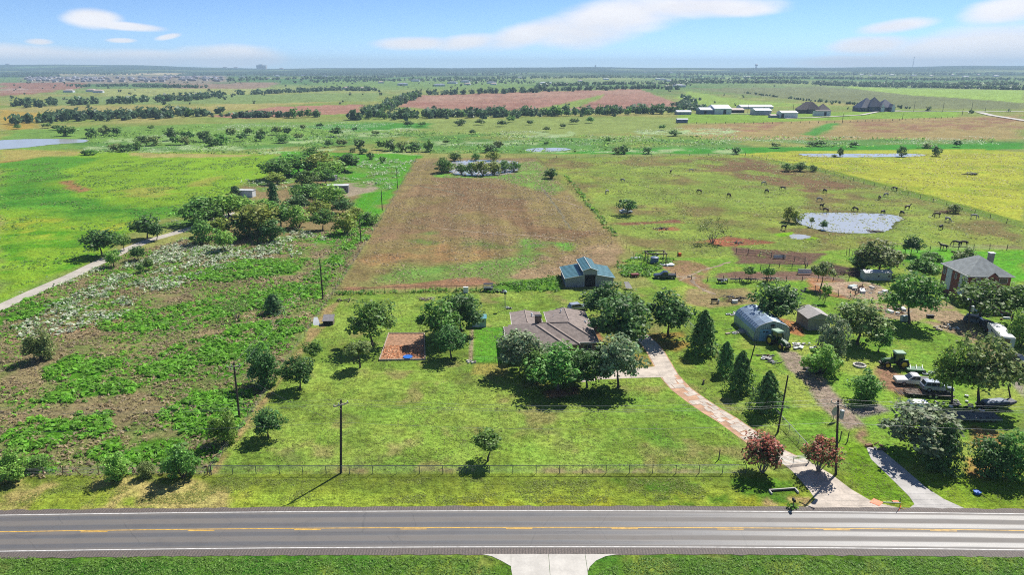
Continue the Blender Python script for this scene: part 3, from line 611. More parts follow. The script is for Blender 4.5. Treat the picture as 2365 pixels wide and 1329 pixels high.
# worn wheel tracks across the mown pasture and the yards
rut = mat('worn_track_soil', (.24, .185, .125), .95, .35, .35, bump=.4); rutd = mat('dark_swath', (.125, .115, .062), .95, .3, .3)
def rut_strip(pts, w, mt, lab):
    q = P2(pts); q2 = []
    for a_, c_ in zip(q, q[1:]): q2 += [a_.lerp(c_, t_) for t_ in np.linspace(0, 1, 9)[:-1]]
    q2.append(q[-1]); rd = random.Random(int(q[0].x * 7)); l, r = [], []
    for i, v_ in enumerate(q2):
        t_ = (q2[min(i + 1, len(q2) - 1)] - q2[max(i - 1, 0)]).normalized(); n_ = Vector((-t_.y, t_.x, 0)); ww = w * rd.uniform(.35, 1.0) * (1 if 0 < i < len(q2) - 1 else .1); j_ = n_ * rd.uniform(-.3, .3) * w
        l.append(v_ + n_ * ww / 2 + j_ + Vector((0, 0, .012))); r.append(v_ - n_ * ww / 2 + j_ + Vector((0, 0, .012)))
    o = MB().add(l + r, [(i, len(l) + i, len(l) + i + 1, i + 1) for i in range(len(l) - 1)]).part('vehicle_track', mt); tag(o, lab, 'track', kind='structure')
rut_strip([(1000, 526), (1090, 536), (1150, 541), (1240, 545), (1330, 556)], 1.1, rut, 'pale worn track across the middle of the mown pasture')
rut_strip([(932, 426), (970, 430), (1040, 443), (1076, 453)], 1.6, rutd, 'dark swath line near the top of the mown pasture'); rut_strip([(1250, 432), (1275, 465), (1300, 500), (1318, 530)], 1.2, rutd, 'dark mower line down the right side of the mown pasture')
rut_strip([(1145, 458), (1200, 461), (1240, 461)], 1.2, rutd, 'short dark mower line in the brown pasture'); rut_strip([(1262, 455), (1310, 468), (1345, 480)], 1.0, rut, 'pale curved track near the right boundary fence')
rut_strip([(1150, 486), (1220, 487), (1300, 486)], .9, rut, 'faint pale track crossing the brown pasture'); rut_strip([(1560, 640), (1600, 640), (1600, 655), (1650, 682)], 1.4, rut, 'muddy wheel ruts curving behind the old pickup'); rut_strip([(1570, 650), (1620, 625), (1690, 605)], 1.2, rut, 'wheel ruts running to the old corral')

# ================================================================== TREES AND PLANTS
bark = mat('bark', (.085, .07, .058), .9, .3, 6.0, bump=.5)
bark_l = mat('bark_pale', (.20, .175, .145), .9, .3, 6.0, bump=.5)
LM = {'dark': leaf_mat('leaf_dark', (.062, .134, .031), .28), 'mid': leaf_mat('leaf_mid', (.100, .200, .037), .32), 'light': leaf_mat('leaf_light', (.16, .28, .048), .36), 'olive': leaf_mat('leaf_olive', (.145, .195, .058), .3),
      'grey': leaf_mat('leaf_grey', (.145, .19, .095), .25), 'cedar': leaf_mat('leaf_cedar', (.056, .124, .036), .25), 'crape': leaf_mat('leaf_crape', (.40, .17, .09), .28, .02), 'yellow': leaf_mat('leaf_yellow', (.20, .255, .045), .32),
      'weed': leaf_mat('leaf_weed', (.155, .36, .03), .45, .0), 'flower': leaf_mat('bract_white', (.60, .65, .50), .4, .0), 'grass': leaf_mat('grass_blade', (.27, .32, .085), .45, .0), 'yweed': leaf_mat('yellow_bloom', (.46, .44, .09), .4, .0), 'verge': leaf_mat('grass_verge', (.17, .29, .06), .45, .0),
      'pine': leaf_mat('leaf_pine', (.105, .205, .055), .36), 'far': leaf_mat('leaf_far', (.080, .135, .066), .24, .015), 'dry': leaf_mat('dry_stalk', (.36, .29, .17), .4, .0)}
def leaf_quads(P, N, size, r, aspect=.62):
    n = len(P); N = N / np.maximum(np.linalg.norm(N, axis=1, keepdims=True), 1e-6)
    a = np.cross(N, r.normal(0, 1, (n, 3))); a /= np.maximum(np.linalg.norm(a, axis=1, keepdims=True), 1e-6); c = np.cross(N, a)
    s = (size * r.uniform(.45, 1.6, n))[:, None]; a = a * s; c = c * s * aspect
    V = np.stack([P - a, P - .1 * a + c, P + a, P - .1 * a - c], 1).reshape(-1, 3)
    return V, np.arange(4 * n).reshape(n, 4)
def crown_pts(kind, nl, r):
    """leaf positions and normals in a tree one unit high"""
    out = []; nrm = []
    if kind in ('round', 'open', 'wide', 'bush', 'thin', 'vase'):
        zc, rx, rz_, nbl, br = {'round': (.53, .41, .43, 46, .15), 'open': (.57, .46, .40, 34, .15), 'wide': (.57, .47, .37, 50, .15), 'bush': (.49, .46, .48, 30, .18), 'thin': (.64, .35, .31, 18, .13), 'vase': (.55, .45, .42, 32, .16)}[kind]
        seedp = r.uniform(0, 6.28)
        for k in range(nbl):
            d = r.normal(0, 1, 3); d /= np.linalg.norm(d); q = r.uniform(.38, .92) * (1 + .22 * math.sin(3 * math.atan2(d[1], d[0]) + seedp) * (1 - abs(d[2])))
            if d[2] < -.35 and kind != 'bush': d[2] *= .5
            c = np.array([d[0] * rx * q, d[1] * rx * q, zc + d[2] * rz_ * q]); b_ = br * r.choice([.5, .7, .9, 1.15, 1.4])
            if kind == 'vase': c[:2] *= .55 + .6 * (c[2] - .3)
            m = int(nl / nbl); e = r.normal(0, 1, (m, 3)); e /= np.linalg.norm(e, axis=1, keepdims=True); rr = r.uniform(.35, 1.05, (m, 1)) ** .6
            p = c + e * rr * b_ * np.array([1, 1, .82]); out.append(p); nrm.append(e * .6 + np.array([0, 0, .5]) + r.normal(0, .45, (m, 3)))
    elif kind in ('cone', 'cedar'):
        n = nl; z = r.uniform(0, 1, n) ** .8 * .97 + .03; prof = (1 - z) ** (.62 if kind == 'cone' else .5) * (.40 if kind == 'cone' else .42) * np.minimum(1, (z + .06) * 7)
        th = r.uniform(0, 2 * np.pi, n); lay = .76 + .24 * np.sin(z * 30 + 4 * np.sin(th * 3 + z * 5)); lob = (1 + .2 * np.sin(th * 5 + z * 9) + .14 * np.sin(th * 2 - z * 6 + 1)) * (1 + .12 * np.sin(z * 13 + th))
        q = prof * lay * lob * r.uniform(.55, 1.08, n) ** .5; out.append(np.stack([np.cos(th) * q, np.sin(th) * q, z], 1))
        nrm.append(np.stack([np.cos(th), np.sin(th), .6 + 0 * z], 1) + r.normal(0, .5, (n, 3)))
    elif kind == 'bare':
        for k in range(26):
            th = r.uniform(0, 6.28); q = r.uniform(.15, .46); c = np.array([math.cos(th) * q, math.sin(th) * q, r.uniform(.45, .95)]); m = nl // 26
            p = c + r.normal(0, .055, (m, 3)); out.append(p); nrm.append(r.normal(0, 1, (m, 3)))
    return np.concatenate(out), np.concatenate(nrm)
def limb_mesh(name, kind, r, m_):
    mb = MB(); rr = random.Random(int(r.integers(1e6)))
    def limb(p, d, ln, rad, depth):
        pts = [p]; rs = [rad]; q = Vector(p); dd = Vector(d).normalized()
        for i in range(4):
            dd = (dd + Vector((rr.uniform(-.18, .18), rr.uniform(-.18, .18), .08))).normalized(); q = q + dd * ln / 4; pts.append(q.copy()); rs.append(rad * (1 - .17 * (i + 1)))
        mb.tube(pts, rs, 6 if depth == 0 else 4)
        if depth < 2:
            for i in range(4 if depth == 0 else 3):
                th = rr.uniform(0, 6.28) + i * 2.1; s_ = pts[rr.choice([2, 3, 4])] if depth else pts[rr.choice([3, 4])]
                limb(s_, (math.cos(th) * .8, math.sin(th) * .8, rr.uniform(.35, .9)), ln * (.62 if depth == 0 else .55), rs[-1] * .72, depth + 1)
    if kind in ('bush', 'vase', 'bare'):
        for i in range(7 if kind != 'bare' else 6):
            th = i * .97 + rr.uniform(-.3, .3); limb((math.cos(th) * .02, math.sin(th) * .02, -.01), (math.cos(th) * .45, math.sin(th) * .45, 1), .42, .016, 1)
    elif kind in ('cone', 'cedar'): mb.bar((0, 0, -.01), (0, 0, .85), .022, .004, 6)
    else: limb((0, 0, -.01), (rr.uniform(-.06, .06), rr.uniform(-.06, .06), 1), .42, .026, 0)
    return mb.mesh(name, m_)
CROWN = {}
def get_tree(kind, leaf, variant, lod):
    key = (kind, leaf, variant, lod)
    if key not in CROWN:
        r = np.random.default_rng(abs(hash((kind, variant, lod))) % 99991 if False else (sum(map(ord, kind)) * 131 + variant * 17 + lod))
        nl = {0: 4200, 1: 1700, 2: 480}[lod]; sz = {0: .027, 1: .037, 2: .066}[lod]
        if kind in ('cone', 'cedar'): nl = int(nl * 1.25)
        if kind == 'thin': nl = int(nl * .55)
        if kind == 'open': nl = int(nl * .8)
        if kind == 'bare': nl = int(nl * .22); sz *= .8
        P, N = crown_pts(kind, nl, r); V, Qd = leaf_quads(P, N, sz, r)
        c = (r.uniform(.75, 1.5, (len(P), 1)) + .9 * (r.random((len(P), 1)) < .14)) * (1 + r.normal(0, .06, (len(P), 3)))  # a few leaves get brighter colour, painted in as sunlit highlights
        if leaf == 'crape':                           # faded red blossom heads over green leaves
            g_ = (r.random(len(P)) < .48 + .7 * (.55 - P[:, 2]))[:, None]; c = np.where(g_, c * np.array([.24, .85, .5]), c)
        if leaf in ('grey', 'olive'):
            g_ = (r.random(len(P)) < .2)[:, None]; c = np.where(g_, c * 1.35, c)
        c = np.repeat(c, 4, 0)
        CROWN[key] = np_mesh('crown_' + kind, V, Qd, LM[leaf], c)
        CROWN[('t',) + key] = limb_mesh('trunk_' + kind, kind, r, bark_l if kind in ('bare', 'vase') else bark)
    return CROWN[key], CROWN[('t',) + key]
TN = [0]
RAD = {'round': .45, 'open': .5, 'wide': .5, 'bush': .53, 'thin': .4, 'vase': .42, 'cone': .36, 'cedar': .40, 'bare': .5}
def tree(x, yb, yt, w, kind, leaf, label, lod=0, group=None, name=None, p=None, flat=1.0):
    """tree standing at photo point (x, yb), reaching row yt, w pixels wide"""
    p = p or pix(x, yb); h = max(.6, top_h(p, yt)); wm_ = w / FOC * (p.y * math.cos(PITCH) + CAM_H * math.sin(PITCH))
    s = wm_ / (2 * RAD[kind]); TN[0] += 1
    cm, tm = get_tree(kind, leaf, TN[0] % 3, lod)
    nm = name or {'cone': 'conifer', 'cedar': 'cedar_tree', 'bush': 'shrub', 'vase': 'crape_myrtle', 'bare': 'bare_shrub'}.get(kind, 'tree')
    rz = random.uniform(0, 6.28)
    if lod < 2:
        t = thing(nm, label, 'shrub' if nm in ('shrub', 'bare_shrub') else 'tree', p, rz, group); t.scale = (s, s, h)
        link('trunk', tm, t); link('crown', cm, t)
    else:
        t = link(nm, cm, None, p, rz, (s, s, h)); tag(t, label, 'shrub' if nm == 'shrub' else 'tree', group)
    return t
T = tree
# ---- garden trees of the property
T(621, 1012, 943, 80, 'round', 'dark', 'small round dark green tree in the lawn corner by the wire fence')
T(1127, 1066, 990, 92, 'thin', 'mid', 'small light green tree standing alone behind the front pipe fence', flat=.9)
T(693, 900, 822, 78, 'round', 'dark', 'dark green lawn tree beside the big black-green cedar')
T(722, 845, 786, 54, 'thin', 'mid', 'little slender tree on the lawn behind the dark lawn tree')
T(832, 850, 778, 78, 'thin', 'olive', 'thin sparse tree in front of the large spreading lawn tree')
T(860, 800, 694, 138, 'open', 'mid', 'large spreading tree with visible limbs beside the mulch bed')
T(1042, 828, 752, 84, 'round', 'dark', 'small dark tree with bare trunk below the shed trees')
T(1018, 790, 690, 112, 'round', 'mid', 'large dense tree between mulch bed and pale blue shed')
T(1066, 766, 672, 112, 'round', 'dark', 'dark rounded tree behind the pale blue shed')
T(1322, 878, 815, 84, 'round', 'dark', 'low dark tree filling the gap in the front row of the house'); T(1238, 884, 806, 92, 'bush', 'mid', 'bushy tree at the shaded left corner of the house front')
T(1202, 858, 756, 120, 'round', 'grey', 'grey-green leafy tree against the left end of the ranch house')
T(1260, 852, 792, 64, 'round', 'dark', 'dark tree hard against the front eaves of the ranch house')
T(1288, 902, 796, 138, 'round', 'mid', 'full green tree with forked trunk before the house front')
T(1356, 896, 802, 104, 'round', 'dark', 'green tree with straight trunk in the middle of the front row')
T(1428, 896, 770, 120, 'round', 'grey', 'tall tree at the drive end of the row before the house')
T(1396, 742, 650, 118, 'round', 'dark', 'tall dark tree at the back corner of the house near the barn')
T(1436, 800, 680, 150, 'round', 'dark', 'largest dark tree beside the right end of the ranch house')
T(1452, 745, 672, 70, 'round', 'mid', 'green tree squeezed behind the largest dark tree by the house')
T(1542, 778, 668, 112, 'round', 'dark', 'broad dark tree over the top end of the driveway')
T(1622, 815, 718, 78, 'cone', 'pine', 'tall pointed conifer nearest the arched metal building, along the drive', flat=1)
T(1674, 862, 790, 50, 'cone', 'pine', 'small pointed conifer between taller ones along the drive fence')
T(1708, 904, 812, 70, 'cone', 'pine', 'pointed conifer beside the leaning pole along the drive fence')
T(1768, 952, 858, 80, 'cone', 'pine', 'bushy conifer with a dark pool of shadow, closest to the gate')
T(1760, 1092, 1004, 100, 'vase', 'crape', 'red-brown flowering crape myrtle on the lawn side of gate')
T(1890, 1090, 1002, 88, 'vase', 'crape', 'red-brown flowering crape myrtle beside the roadside utility pole')
# ---- left of the fence line
T(612, 892, 790, 100, 'bush', 'dark', 'big black-green bushy cedar at the wire fence of the left pasture')
T(632, 724, 680, 52, 'cedar', 'cedar', 'small dark cedar in the left pasture near the power line')
T(548, 737, 690, 60, 'bare', 'olive', 'nearly leafless grey shrub in the left pasture')
T(97, 832, 758, 80, 'bush', 'olive', 'lone olive-green small tree casting a long shadow on bare pasture')
T(424, 1104, 1014, 96, 'bush', 'mid', 'tall leafy bush growing through the rustic roadside wire fence')
T(272, 1108, 1046, 76, 'bush', 'light', 'lower bright green bush in the rustic roadside wire fence')
T(520, 1024, 945, 82, 'bush', 'light', 'pale leafy bush under the left pasture power pole')
T(22, 1112, 1040, 92, 'bush', 'light', 'yellow-green bush at the far left end of roadside wire fence')
T(90, 1085, 1055, 60, 'bush', 'mid', 'low green bush next to the yellow-green roadside bush')
T(340, 1102, 1066, 50, 'bush', 'olive', 'small dull bush between two roadside fence bushes')
# ---- neighbour's yard
T(1788, 752, 652, 122, 'round', 'dark', 'round dark tree behind the arched metal building')
T(2100, 748, 628, 140, 'wide', 'mid', 'large tree shading the dirt yard beside the brick house')
T(2262, 748, 646, 150, 'wide', 'mid', 'wide-crowned tree hiding the brick house front')
T(2335, 752, 652, 110, 'wide', 'mid', 'wide tree at the far end of the brick house front')
T(2198, 934, 790, 120, 'wide', 'light', 'huge pale tree arching over the parked pickup and trailer')
T(2258, 940, 772, 160, 'wide', 'olive', 'huge spreading tree over the black boat on its trailer')
T(1980, 796, 690, 132, 'round', 'olive', 'large olive tree crowding the grey gabled shed')
T(1918, 834, 728, 84, 'bush', 'grey', 'grey-green upright tree in front of the grey gabled shed')
T(2028, 814, 752, 58, 'round', 'mid', 'small round tree on the lawn behind the green tractor')
T(1897, 864, 786, 100, 'bush', 'light', 'bright green bushy tree beside the gravel drive')
T(1996, 926, 856, 88, 'bush', 'mid', 'dark multi-stemmed shrub on the grass near the parked pickup')
T(2124, 1048, 934, 178, 'round', 'grey', 'big grey-green tree overhanging the asphalt drive')
T(2174, 1082, 980, 96, 'cedar', 'dark', 'dense dark evergreen joined to the tree over the asphalt drive')
T(2282, 1098, 1005, 110, 'bush', 'dark', 'dark green thicket by the orange bank at the roadside')
T(2345, 1104, 995, 120, 'bush', 'mid', 'tall green thicket beyond the orange roadside bank')
T(2355, 800, 718, 80, 'bush', 'light', 'light green tree beside the white horse trailer')
T(2028, 632, 552, 108, 'round', 'olive', 'brownish green tree by the vine posts')
T(1992, 622, 568, 66, 'bush', 'dark', 'dark bush at the end of the vine posts')
T(2104, 590, 542, 52, 'round', 'dark', 'dark round tree at the paddock fence')
T(2128, 648, 592, 76, 'round', 'mid', 'round leafy tree with a circular shadow near the brick house', 0)
T(2146, 616, 578, 50, 'round', 'mid', 'small round tree behind the leafy tree near the brick house')
T(2222, 606, 566, 62, 'bush', 'olive', 'dull green bush behind the brick house')
T(1895, 668, 598, 62, 'thin', 'olive', 'thin upright tree beside the old corral')
T(1772, 652, 610, 40, 'thin', 'mid', 'young tree behind the row of farm implements', 1)
T(1728, 650, 612, 36, 'thin', 'mid', 'sparse sapling behind the orange drum', 1)
T(1905, 700, 655, 32, 'thin', 'light', 'small sapling in the pen of orange soil', 1)
T(1645, 562, 506, 72, 'bare', 'olive', 'wide grey mesquite with sparse leaves on a red bare patch')
T(1447, 497, 456, 54, 'open', 'dark', 'dark tree with an old car under it in the horse paddock', 1)
T(1822, 512, 474, 36, 'bush', 'yellow', 'yellow-green willow on the pond bank', 1, 'willows on the pond bank')
T(1840, 516, 482, 34, 'bush', 'yellow', 'yellow-green willow on the pond bank', 1, 'willows on the pond bank')
T(1873, 524, 500, 16, 'thin', 'olive', 'tiny thin tree on the near bank of the large pond', 1)
T(1902, 531, 508, 20, 'round', 'dark', 'tiny dark tree on the near bank of the large pond', 1)
T(1820, 396, 374, 36, 'bush', 'mid', 'feathery bush at the yellow field fence', 1, 'bushes at the yellow field fence'); T(1848, 395, 372, 40, 'bush', 'mid', 'feathery bush at the yellow field fence', 1, 'bushes at the yellow field fence'); T(1876, 396, 380, 26, 'bush', 'mid', 'feathery bush at the yellow field fence', 1, 'bushes at the yellow field fence')
T(2204, 492, 468, 34, 'bush', 'olive', 'dull bush halfway down the yellow field fence', 1)
T(1273, 412, 386, 42, 'bush', 'dark', 'dark bush by the right boundary fence of the mown pasture', 1)
for x, yb, yt, w in ((1022, 399, 362, 52), (1036, 396, 370, 34), (1066, 402, 376, 34), (1090, 404, 374, 40), (1116, 405, 366, 50), (1140, 403, 370, 46), (1166, 398, 368, 40), (1186, 396, 370, 36), (1050, 372, 350, 40), (1098, 371, 352, 30), (1140, 371, 346, 40)):
    T(x, yb, yt, w, 'bush', 'mid' if x % 4 else 'yellow', f"{'green' if x % 4 else 'yellow-green'} willow on the {'far' if yb < 380 else 'near'} bank of the pasture pond", 1, f"{'green' if x % 4 else 'yellow-green'} willows, {'far' if yb < 380 else 'near'} bank of pasture pond")
for x, yb, yt, w in ((1940, 362, 338, 18), (2082, 362, 336, 28), (2162, 361, 334, 26), (1926, 363, 356, 16)):
    T(x, yb, yt, w, 'bush', 'dark', 'dark bush on the bank of the yellow field pond', 1, 'bushes by the yellow field pond')
# ---- copse on the left
cop = [(640, 414, 366, 78), (664, 404, 358, 66), (694, 404, 352, 82), (742, 402, 352, 84), (796, 396, 356, 66), (720, 378, 338, 62), (765, 412, 372, 60), (716, 428, 392, 52), (640, 426, 398, 46), (700, 425, 396, 40), (752, 425, 392, 40),
       (760, 478, 424, 86), (706, 470, 424, 64), (735, 500, 462, 54), (690, 492, 448, 60), (474, 516, 454, 110), (532, 508, 444, 86), (560, 496, 452, 60), (600, 546, 468, 104), (572, 548, 492, 76), (648, 528, 464, 76), (690, 524, 474, 64), (745, 532, 484, 52),
       (800, 538, 488, 64), (792, 494, 460, 52), (856, 518, 488, 44), (520, 580, 528, 48), (466, 562, 508, 62), (500, 550, 505, 60), (628, 556, 505, 60), (724, 470, 440, 50), (610, 500, 455, 56), (500, 520, 470, 60), (825, 508, 480, 40), (775, 460, 432, 36)]
TINT = {'mid': 'mid green', 'light': 'light green', 'yellow': 'yellow-green', 'dark': 'dark green', 'olive': 'olive'}
for i, (x, yb, yt, w) in enumerate(cop):
    lf = ('mid', 'light', 'mid', 'yellow', 'dark')[i % 5]; wh = 'upper clump of the copse beyond the mobile home' if yb < 432 else ('copse beside the mobile home' if x > 680 and yb < 505 else ('copse row facing the power poles' if x > 640 else 'copse where the farm track ends'))
    T(x, yb + (2 if i % 2 else 0), yt - 3, w * 1.16, 'bush' if i % 2 else 'round', lf, f'{TINT[lf]} leafy tree in the {wh}', 1, f'{TINT[lf]} trees, {wh}')
T(634, 488, 422, 34, 'cedar', 'cedar', 'slim dark cedar in the middle of the copse', 1); T(545, 455, 430, 36, 'cedar', 'cedar', 'dark cedar beside the white box trailer', 1)
for x, yb, yt, w, l in ((340, 552, 496, 64, 'dark'), (362, 556, 510, 40, 'dark'), (236, 592, 526, 80, 'dark'), (287, 578, 538, 34, 'mid'), (262, 618, 574, 42, 'light'), (320, 602, 566, 38, 'dark'), (345, 626, 594, 26, 'mid'), (325, 632, 606, 18, 'mid')):
    T(x, yb, yt, w * 1.1, 'round', l, {340: 'taller of two joined dark trees at the upper track bend', 362: 'lower of two joined dark trees at the upper track bend', 236: 'big dark tree throwing its shadow left of the farm track', 287: 'slender tree between the big dark tree and the track', 262: 'light green bush right at the edge of the farm track', 320: 'small dark bush among white flowers below the track', 345: 'tiny tree alone in the white flowers', 325: 'tiniest sapling in the white flowers below the track'}[x], 1)
# ---- bushes of the middle distance
mid = [(150, 314, 288, 36), (165, 314, 290, 30), (212, 318, 292, 34), (244, 312, 288, 40), (270, 314, 292, 26), (210, 358, 344, 34), (196, 358, 346, 20), (268, 348, 330, 40), (292, 350, 330, 36), (316, 346, 322, 34), (330, 332, 312, 34), (356, 336, 310, 44), (398, 324, 292, 34), (405, 334, 312, 30),
       (432, 322, 300, 34), (430, 334, 314, 36), (474, 328, 300, 40), (512, 334, 304, 44), (490, 338, 316, 40), (535, 318, 292, 30), (560, 326, 304, 28), (604, 318, 296, 36), (600, 326, 308, 24), (640, 312, 288, 28), (664, 312, 292, 26), (654, 330, 308, 40), (778, 316, 290, 32), (790, 338, 320, 30), (760, 340, 322, 24),
       (880, 346, 322, 30), (904, 348, 320, 40), (930, 350, 324, 36), (958, 350, 324, 38), (990, 350, 322, 34), (830, 342, 320, 34), (815, 352, 340, 20), (857, 368, 350, 24), (884, 376, 360, 20), (838, 356, 340, 26), (868, 312, 300, 22), (945, 292, 278, 28), (975, 292, 280, 26), (1062, 290, 274, 34), (1108, 288, 274, 30), (1160, 292, 276, 26),
       (1180, 282, 266, 24), (1224, 288, 276, 22), (1262, 304, 290, 20), (1326, 286, 272, 26), (1362, 284, 268, 22), (1262, 336, 326, 14), (1150, 348, 322, 30), (1130, 352, 332, 36), (1405, 330, 316, 18), (1440, 356, 334, 30), (1424, 356, 338, 24), (1495, 356, 338, 26), (1558, 314, 298, 34), (1700, 356, 338, 26), (1790, 342, 328, 30), (1876, 338, 326, 28), (1896, 338, 322, 30), (1972, 340, 326, 24),
       (2140, 342, 330, 40), (2210, 340, 322, 24), (1530, 300, 286, 20), (1300, 296, 284, 16), (700, 300, 286, 18), (740, 296, 282, 20), (1030, 332, 322, 20), (1092, 310, 298, 18), (110, 296, 282, 26), (130, 300, 288, 22), (40, 298, 288, 20), (820, 304, 292, 18), (690, 322, 306, 26), (575, 312, 294, 24), (350, 300, 288, 18)]
for i, (x, yb, yt, w) in enumerate(mid):
    lf = ('dark', 'mid', 'dark', 'olive')[i % 4]; wh = 'near the pale pond by the tan field' if x < 320 else ('in the flowery meadow behind the bright left field' if x < 700 else ('behind the copse and mown pasture' if x < 1000 else ('behind the horse paddock' if yb > 320 else 'in the meadow below the big reddish field')))
    T(x, yb, yt, w, 'bush' if (yt > 330 or w > 33) else 'round', lf, f'{TINT[lf]} bush {wh}', 2, f'{TINT[lf]} bushes {wh}', name='shrub')
def row(pts, gap, h0, h1, label, group, leaf='dark', jit=.5, rows=1, kind='round'):
    W = [pix(*q) for q in pts]
    for a, c in zip(W, W[1:]):
        L_ = (c - a).length; n = max(1, int(L_ / gap))
        for k in range(n):
            for _ in range(rows):
                q = a.lerp(c, (k + random.random()) / n); q += Vector((random.uniform(-1, 1) * gap * jit, random.uniform(-1, 1) * gap * jit * (1 + .8 * (rows - 1)), 0)); q.z = float(hz(q.x, q.y))
                h = random.uniform(h0, h1); cm, tm = get_tree(kind, leaf if random.random() < .7 else 'mid', random.randrange(3), 2)
                w = h * random.uniform(.8, 1.2) / (2 * RAD[kind]) * 1.0
                o = link('hedgerow_tree', cm, None, q - Vector((0, 0, h * .22)), random.uniform(0, 6), (w, w, h * 1.2)); tag(o, label, 'tree', group)
row([(845, 276), (960, 274), (1100, 270), (1290, 268), (1420, 266), (1570, 262)], 8.0, 7, 13, 'dark tree in the hedgerow along the front of the big reddish field', 'hedgerow in front of the big reddish field', rows=1)
row([(850, 268), (960, 225)], 14, 7, 13, 'dark tree in the hedgerow up the side of the big reddish field', 'hedgerow beside the big reddish field', rows=1)
row([(662, 273), (752, 270)], 7, 8, 12, 'dark tree in the clump at the edge of the small reddish field', 'clump by the small reddish field', rows=1)
row([(80, 282), (190, 274), (300, 272), (480, 268)], 12, 6, 11, 'dark tree in the thick belt below the tan field', 'tree belt below the tan field', rows=1)
# ---- far woods, belts and orchards that read as one mass
def mass(name, label, spots, leaf='far', q=34):
    r = np.random.default_rng(len(spots)); Vs = []; Qs = []; Cs = []; k = 0
    base = []
    for vv in range(4):
        P, N = crown_pts('bush', q * 22 // 22 * 22 // 22 + q, np.random.default_rng(40 + vv)); sel = r.choice(len(P), min(q, len(P)), False); base.append((P[sel], N[sel]))
    for (x, y, h, w) in spots:
        P, N = base[r.integers(4)]; a = r.uniform(0, 6.28); ca, sa = math.cos(a), math.sin(a)
        Pw = np.stack([(P[:, 0] * ca - P[:, 1] * sa) * w, (P[:, 0] * sa + P[:, 1] * ca) * w, P[:, 2] * h], 1) + np.array([x, y, float(hz(x, y)) - .1 * h])
        V, Qd = leaf_quads(Pw, N, .17 * (w + h) / 2 * 1.25, r, .8); Vs.append(V); Qs.append(Qd + k); k += len(V)
        Cs.append(np.repeat(r.uniform(.6, 1.4, (len(P), 1)) * r.uniform(.75, 1.25) * np.ones((1, 3)), 4, 0))
    o = link(name, np_mesh(name, np.concatenate(Vs), np.concatenate(Qs), LM[leaf], np.concatenate(Cs))); tag(o, label, 'trees', kind='stuff'); return o
def belt(pts, n, h0, h1, spread):
    W = [pix(*q) for q in pts]; L_ = np.array([0] + list(np.cumsum([(c - a).length for a, c in zip(W, W[1:])]))); out = []
    for _ in range(n):
        t = random.uniform(0, L_[-1]); i = min(int(np.searchsorted(L_, t)) - 1, len(W) - 2); i = max(i, 0); q = W[i].lerp(W[i + 1], (t - L_[i]) / max(L_[i + 1] - L_[i], 1e-6))
        h = random.uniform(h0, h1); out.append((q.x + random.gauss(0, spread * .5), q.y + random.gauss(0, spread), h, h * random.uniform(.7, 1.1)))
    return out
mass('hedgerow_wood', 'belts of dark trees between the middle-distance fields', belt([(75, 281), (190, 273), (300, 271), (480, 266)], 150, 4, 12, 26) + belt([(0, 246), (120, 244), (260, 238), (420, 232), (500, 222)], 150, 5, 13, 30) + belt([(845, 273), (960, 271), (1290, 265), (1570, 258)], 150, 4, 12, 26)
     + belt([(960, 219), (1180, 214), (1360, 207), (1500, 204), (1560, 206)], 160, 5, 13, 20) + belt([(1575, 240), (1590, 250), (1650, 262)], 60, 5, 9, 12) + belt([(1560, 245), (1600, 235), (1580, 225)], 40, 5, 8, 14) + belt([(850, 266), (960, 222)], 90, 7, 12, 10) + belt([(540, 272), (660, 270)], 40, 4, 8, 6)
     + belt([(2110, 252), (1900, 236), (1720, 214)], 90, 2, 5, 8) + belt([(640, 262), (500, 270)], 20, 3, 6, 6) + belt([(1000, 268), (1240, 268)], 50, 4, 8, 22))
mass('distant_wood', 'woods and tree belts fading blue towards the horizon', belt([(150, 200), (300, 199), (460, 203)], 130, 7, 12, 18) + belt([(560, 219), (660, 214), (780, 208), (860, 210)], 150, 7, 12, 18) + belt([(1240, 200), (1500, 194), (1580, 196)], 120, 8, 13, 25) + belt([(1560, 192), (1800, 191), (2365, 196)], 420, 9, 15, 40)
     + belt([(1900, 196), (2150, 202), (2365, 208)], 300, 8, 13, 20) + belt([(1000, 183), (1300, 180), (1600, 178)], 330, 9, 15, 90) + belt([(1600, 184), (2000, 183), (2365, 184)], 420, 9, 15, 70) + belt([(700, 190), (900, 186), (1200, 190)], 240, 8, 13, 160)
     + belt([(520, 186), (700, 183), (960, 176)], 220, 9, 15, 60) + belt([(0, 176), (60, 177), (120, 178)], 110, 10, 16, 60) + belt([(1560, 173), (1900, 172), (2365, 172)], 420, 12, 18, 160) + belt([(440, 174), (800, 173), (1200, 172)], 340, 12, 18, 160) + belt([(0, 170), (300, 172)], 220, 12, 18, 120), q=22)
sk = []
for _ in range(900):
    u = random.uniform(-.82, .82); y_ = random.uniform(8200, 9900); sk.append((u * y_, y_, random.uniform(10, 20), random.uniform(16, 34)))
mass('skyline_wood', 'blue-green woods along the far ridge on the horizon', sk, q=14)
scat = []
NOT = [wpoly(p_) for p_ in ([(915, 248), (960, 220), (1360, 208), (1480, 206), (1582, 242), (1525, 250), (1180, 255)], [(480, 269), (640, 246), (842, 241), (822, 262), (560, 274)], [(1590, 204), (1900, 200), (2365, 210), (2365, 253), (2100, 251), (1700, 216)])]
for _ in range(420):
    x, y_ = random.uniform(0, 2365), random.choice([random.uniform(205, 262), random.uniform(178, 205), random.uniform(178, 200)])
    q = pix(x, y_)
    if any(sdf(p_, np.array([q.x]), np.array([q.y]))[0] > -15 for p_ in NOT): continue
    q = pix(x, y_); h = random.uniform(3, 8); scat.append((q.x, q.y, h, h * random.uniform(.8, 1.2)))
mass('scattered_field_trees', 'small dark trees dotted over the far fields', scat, q=20)
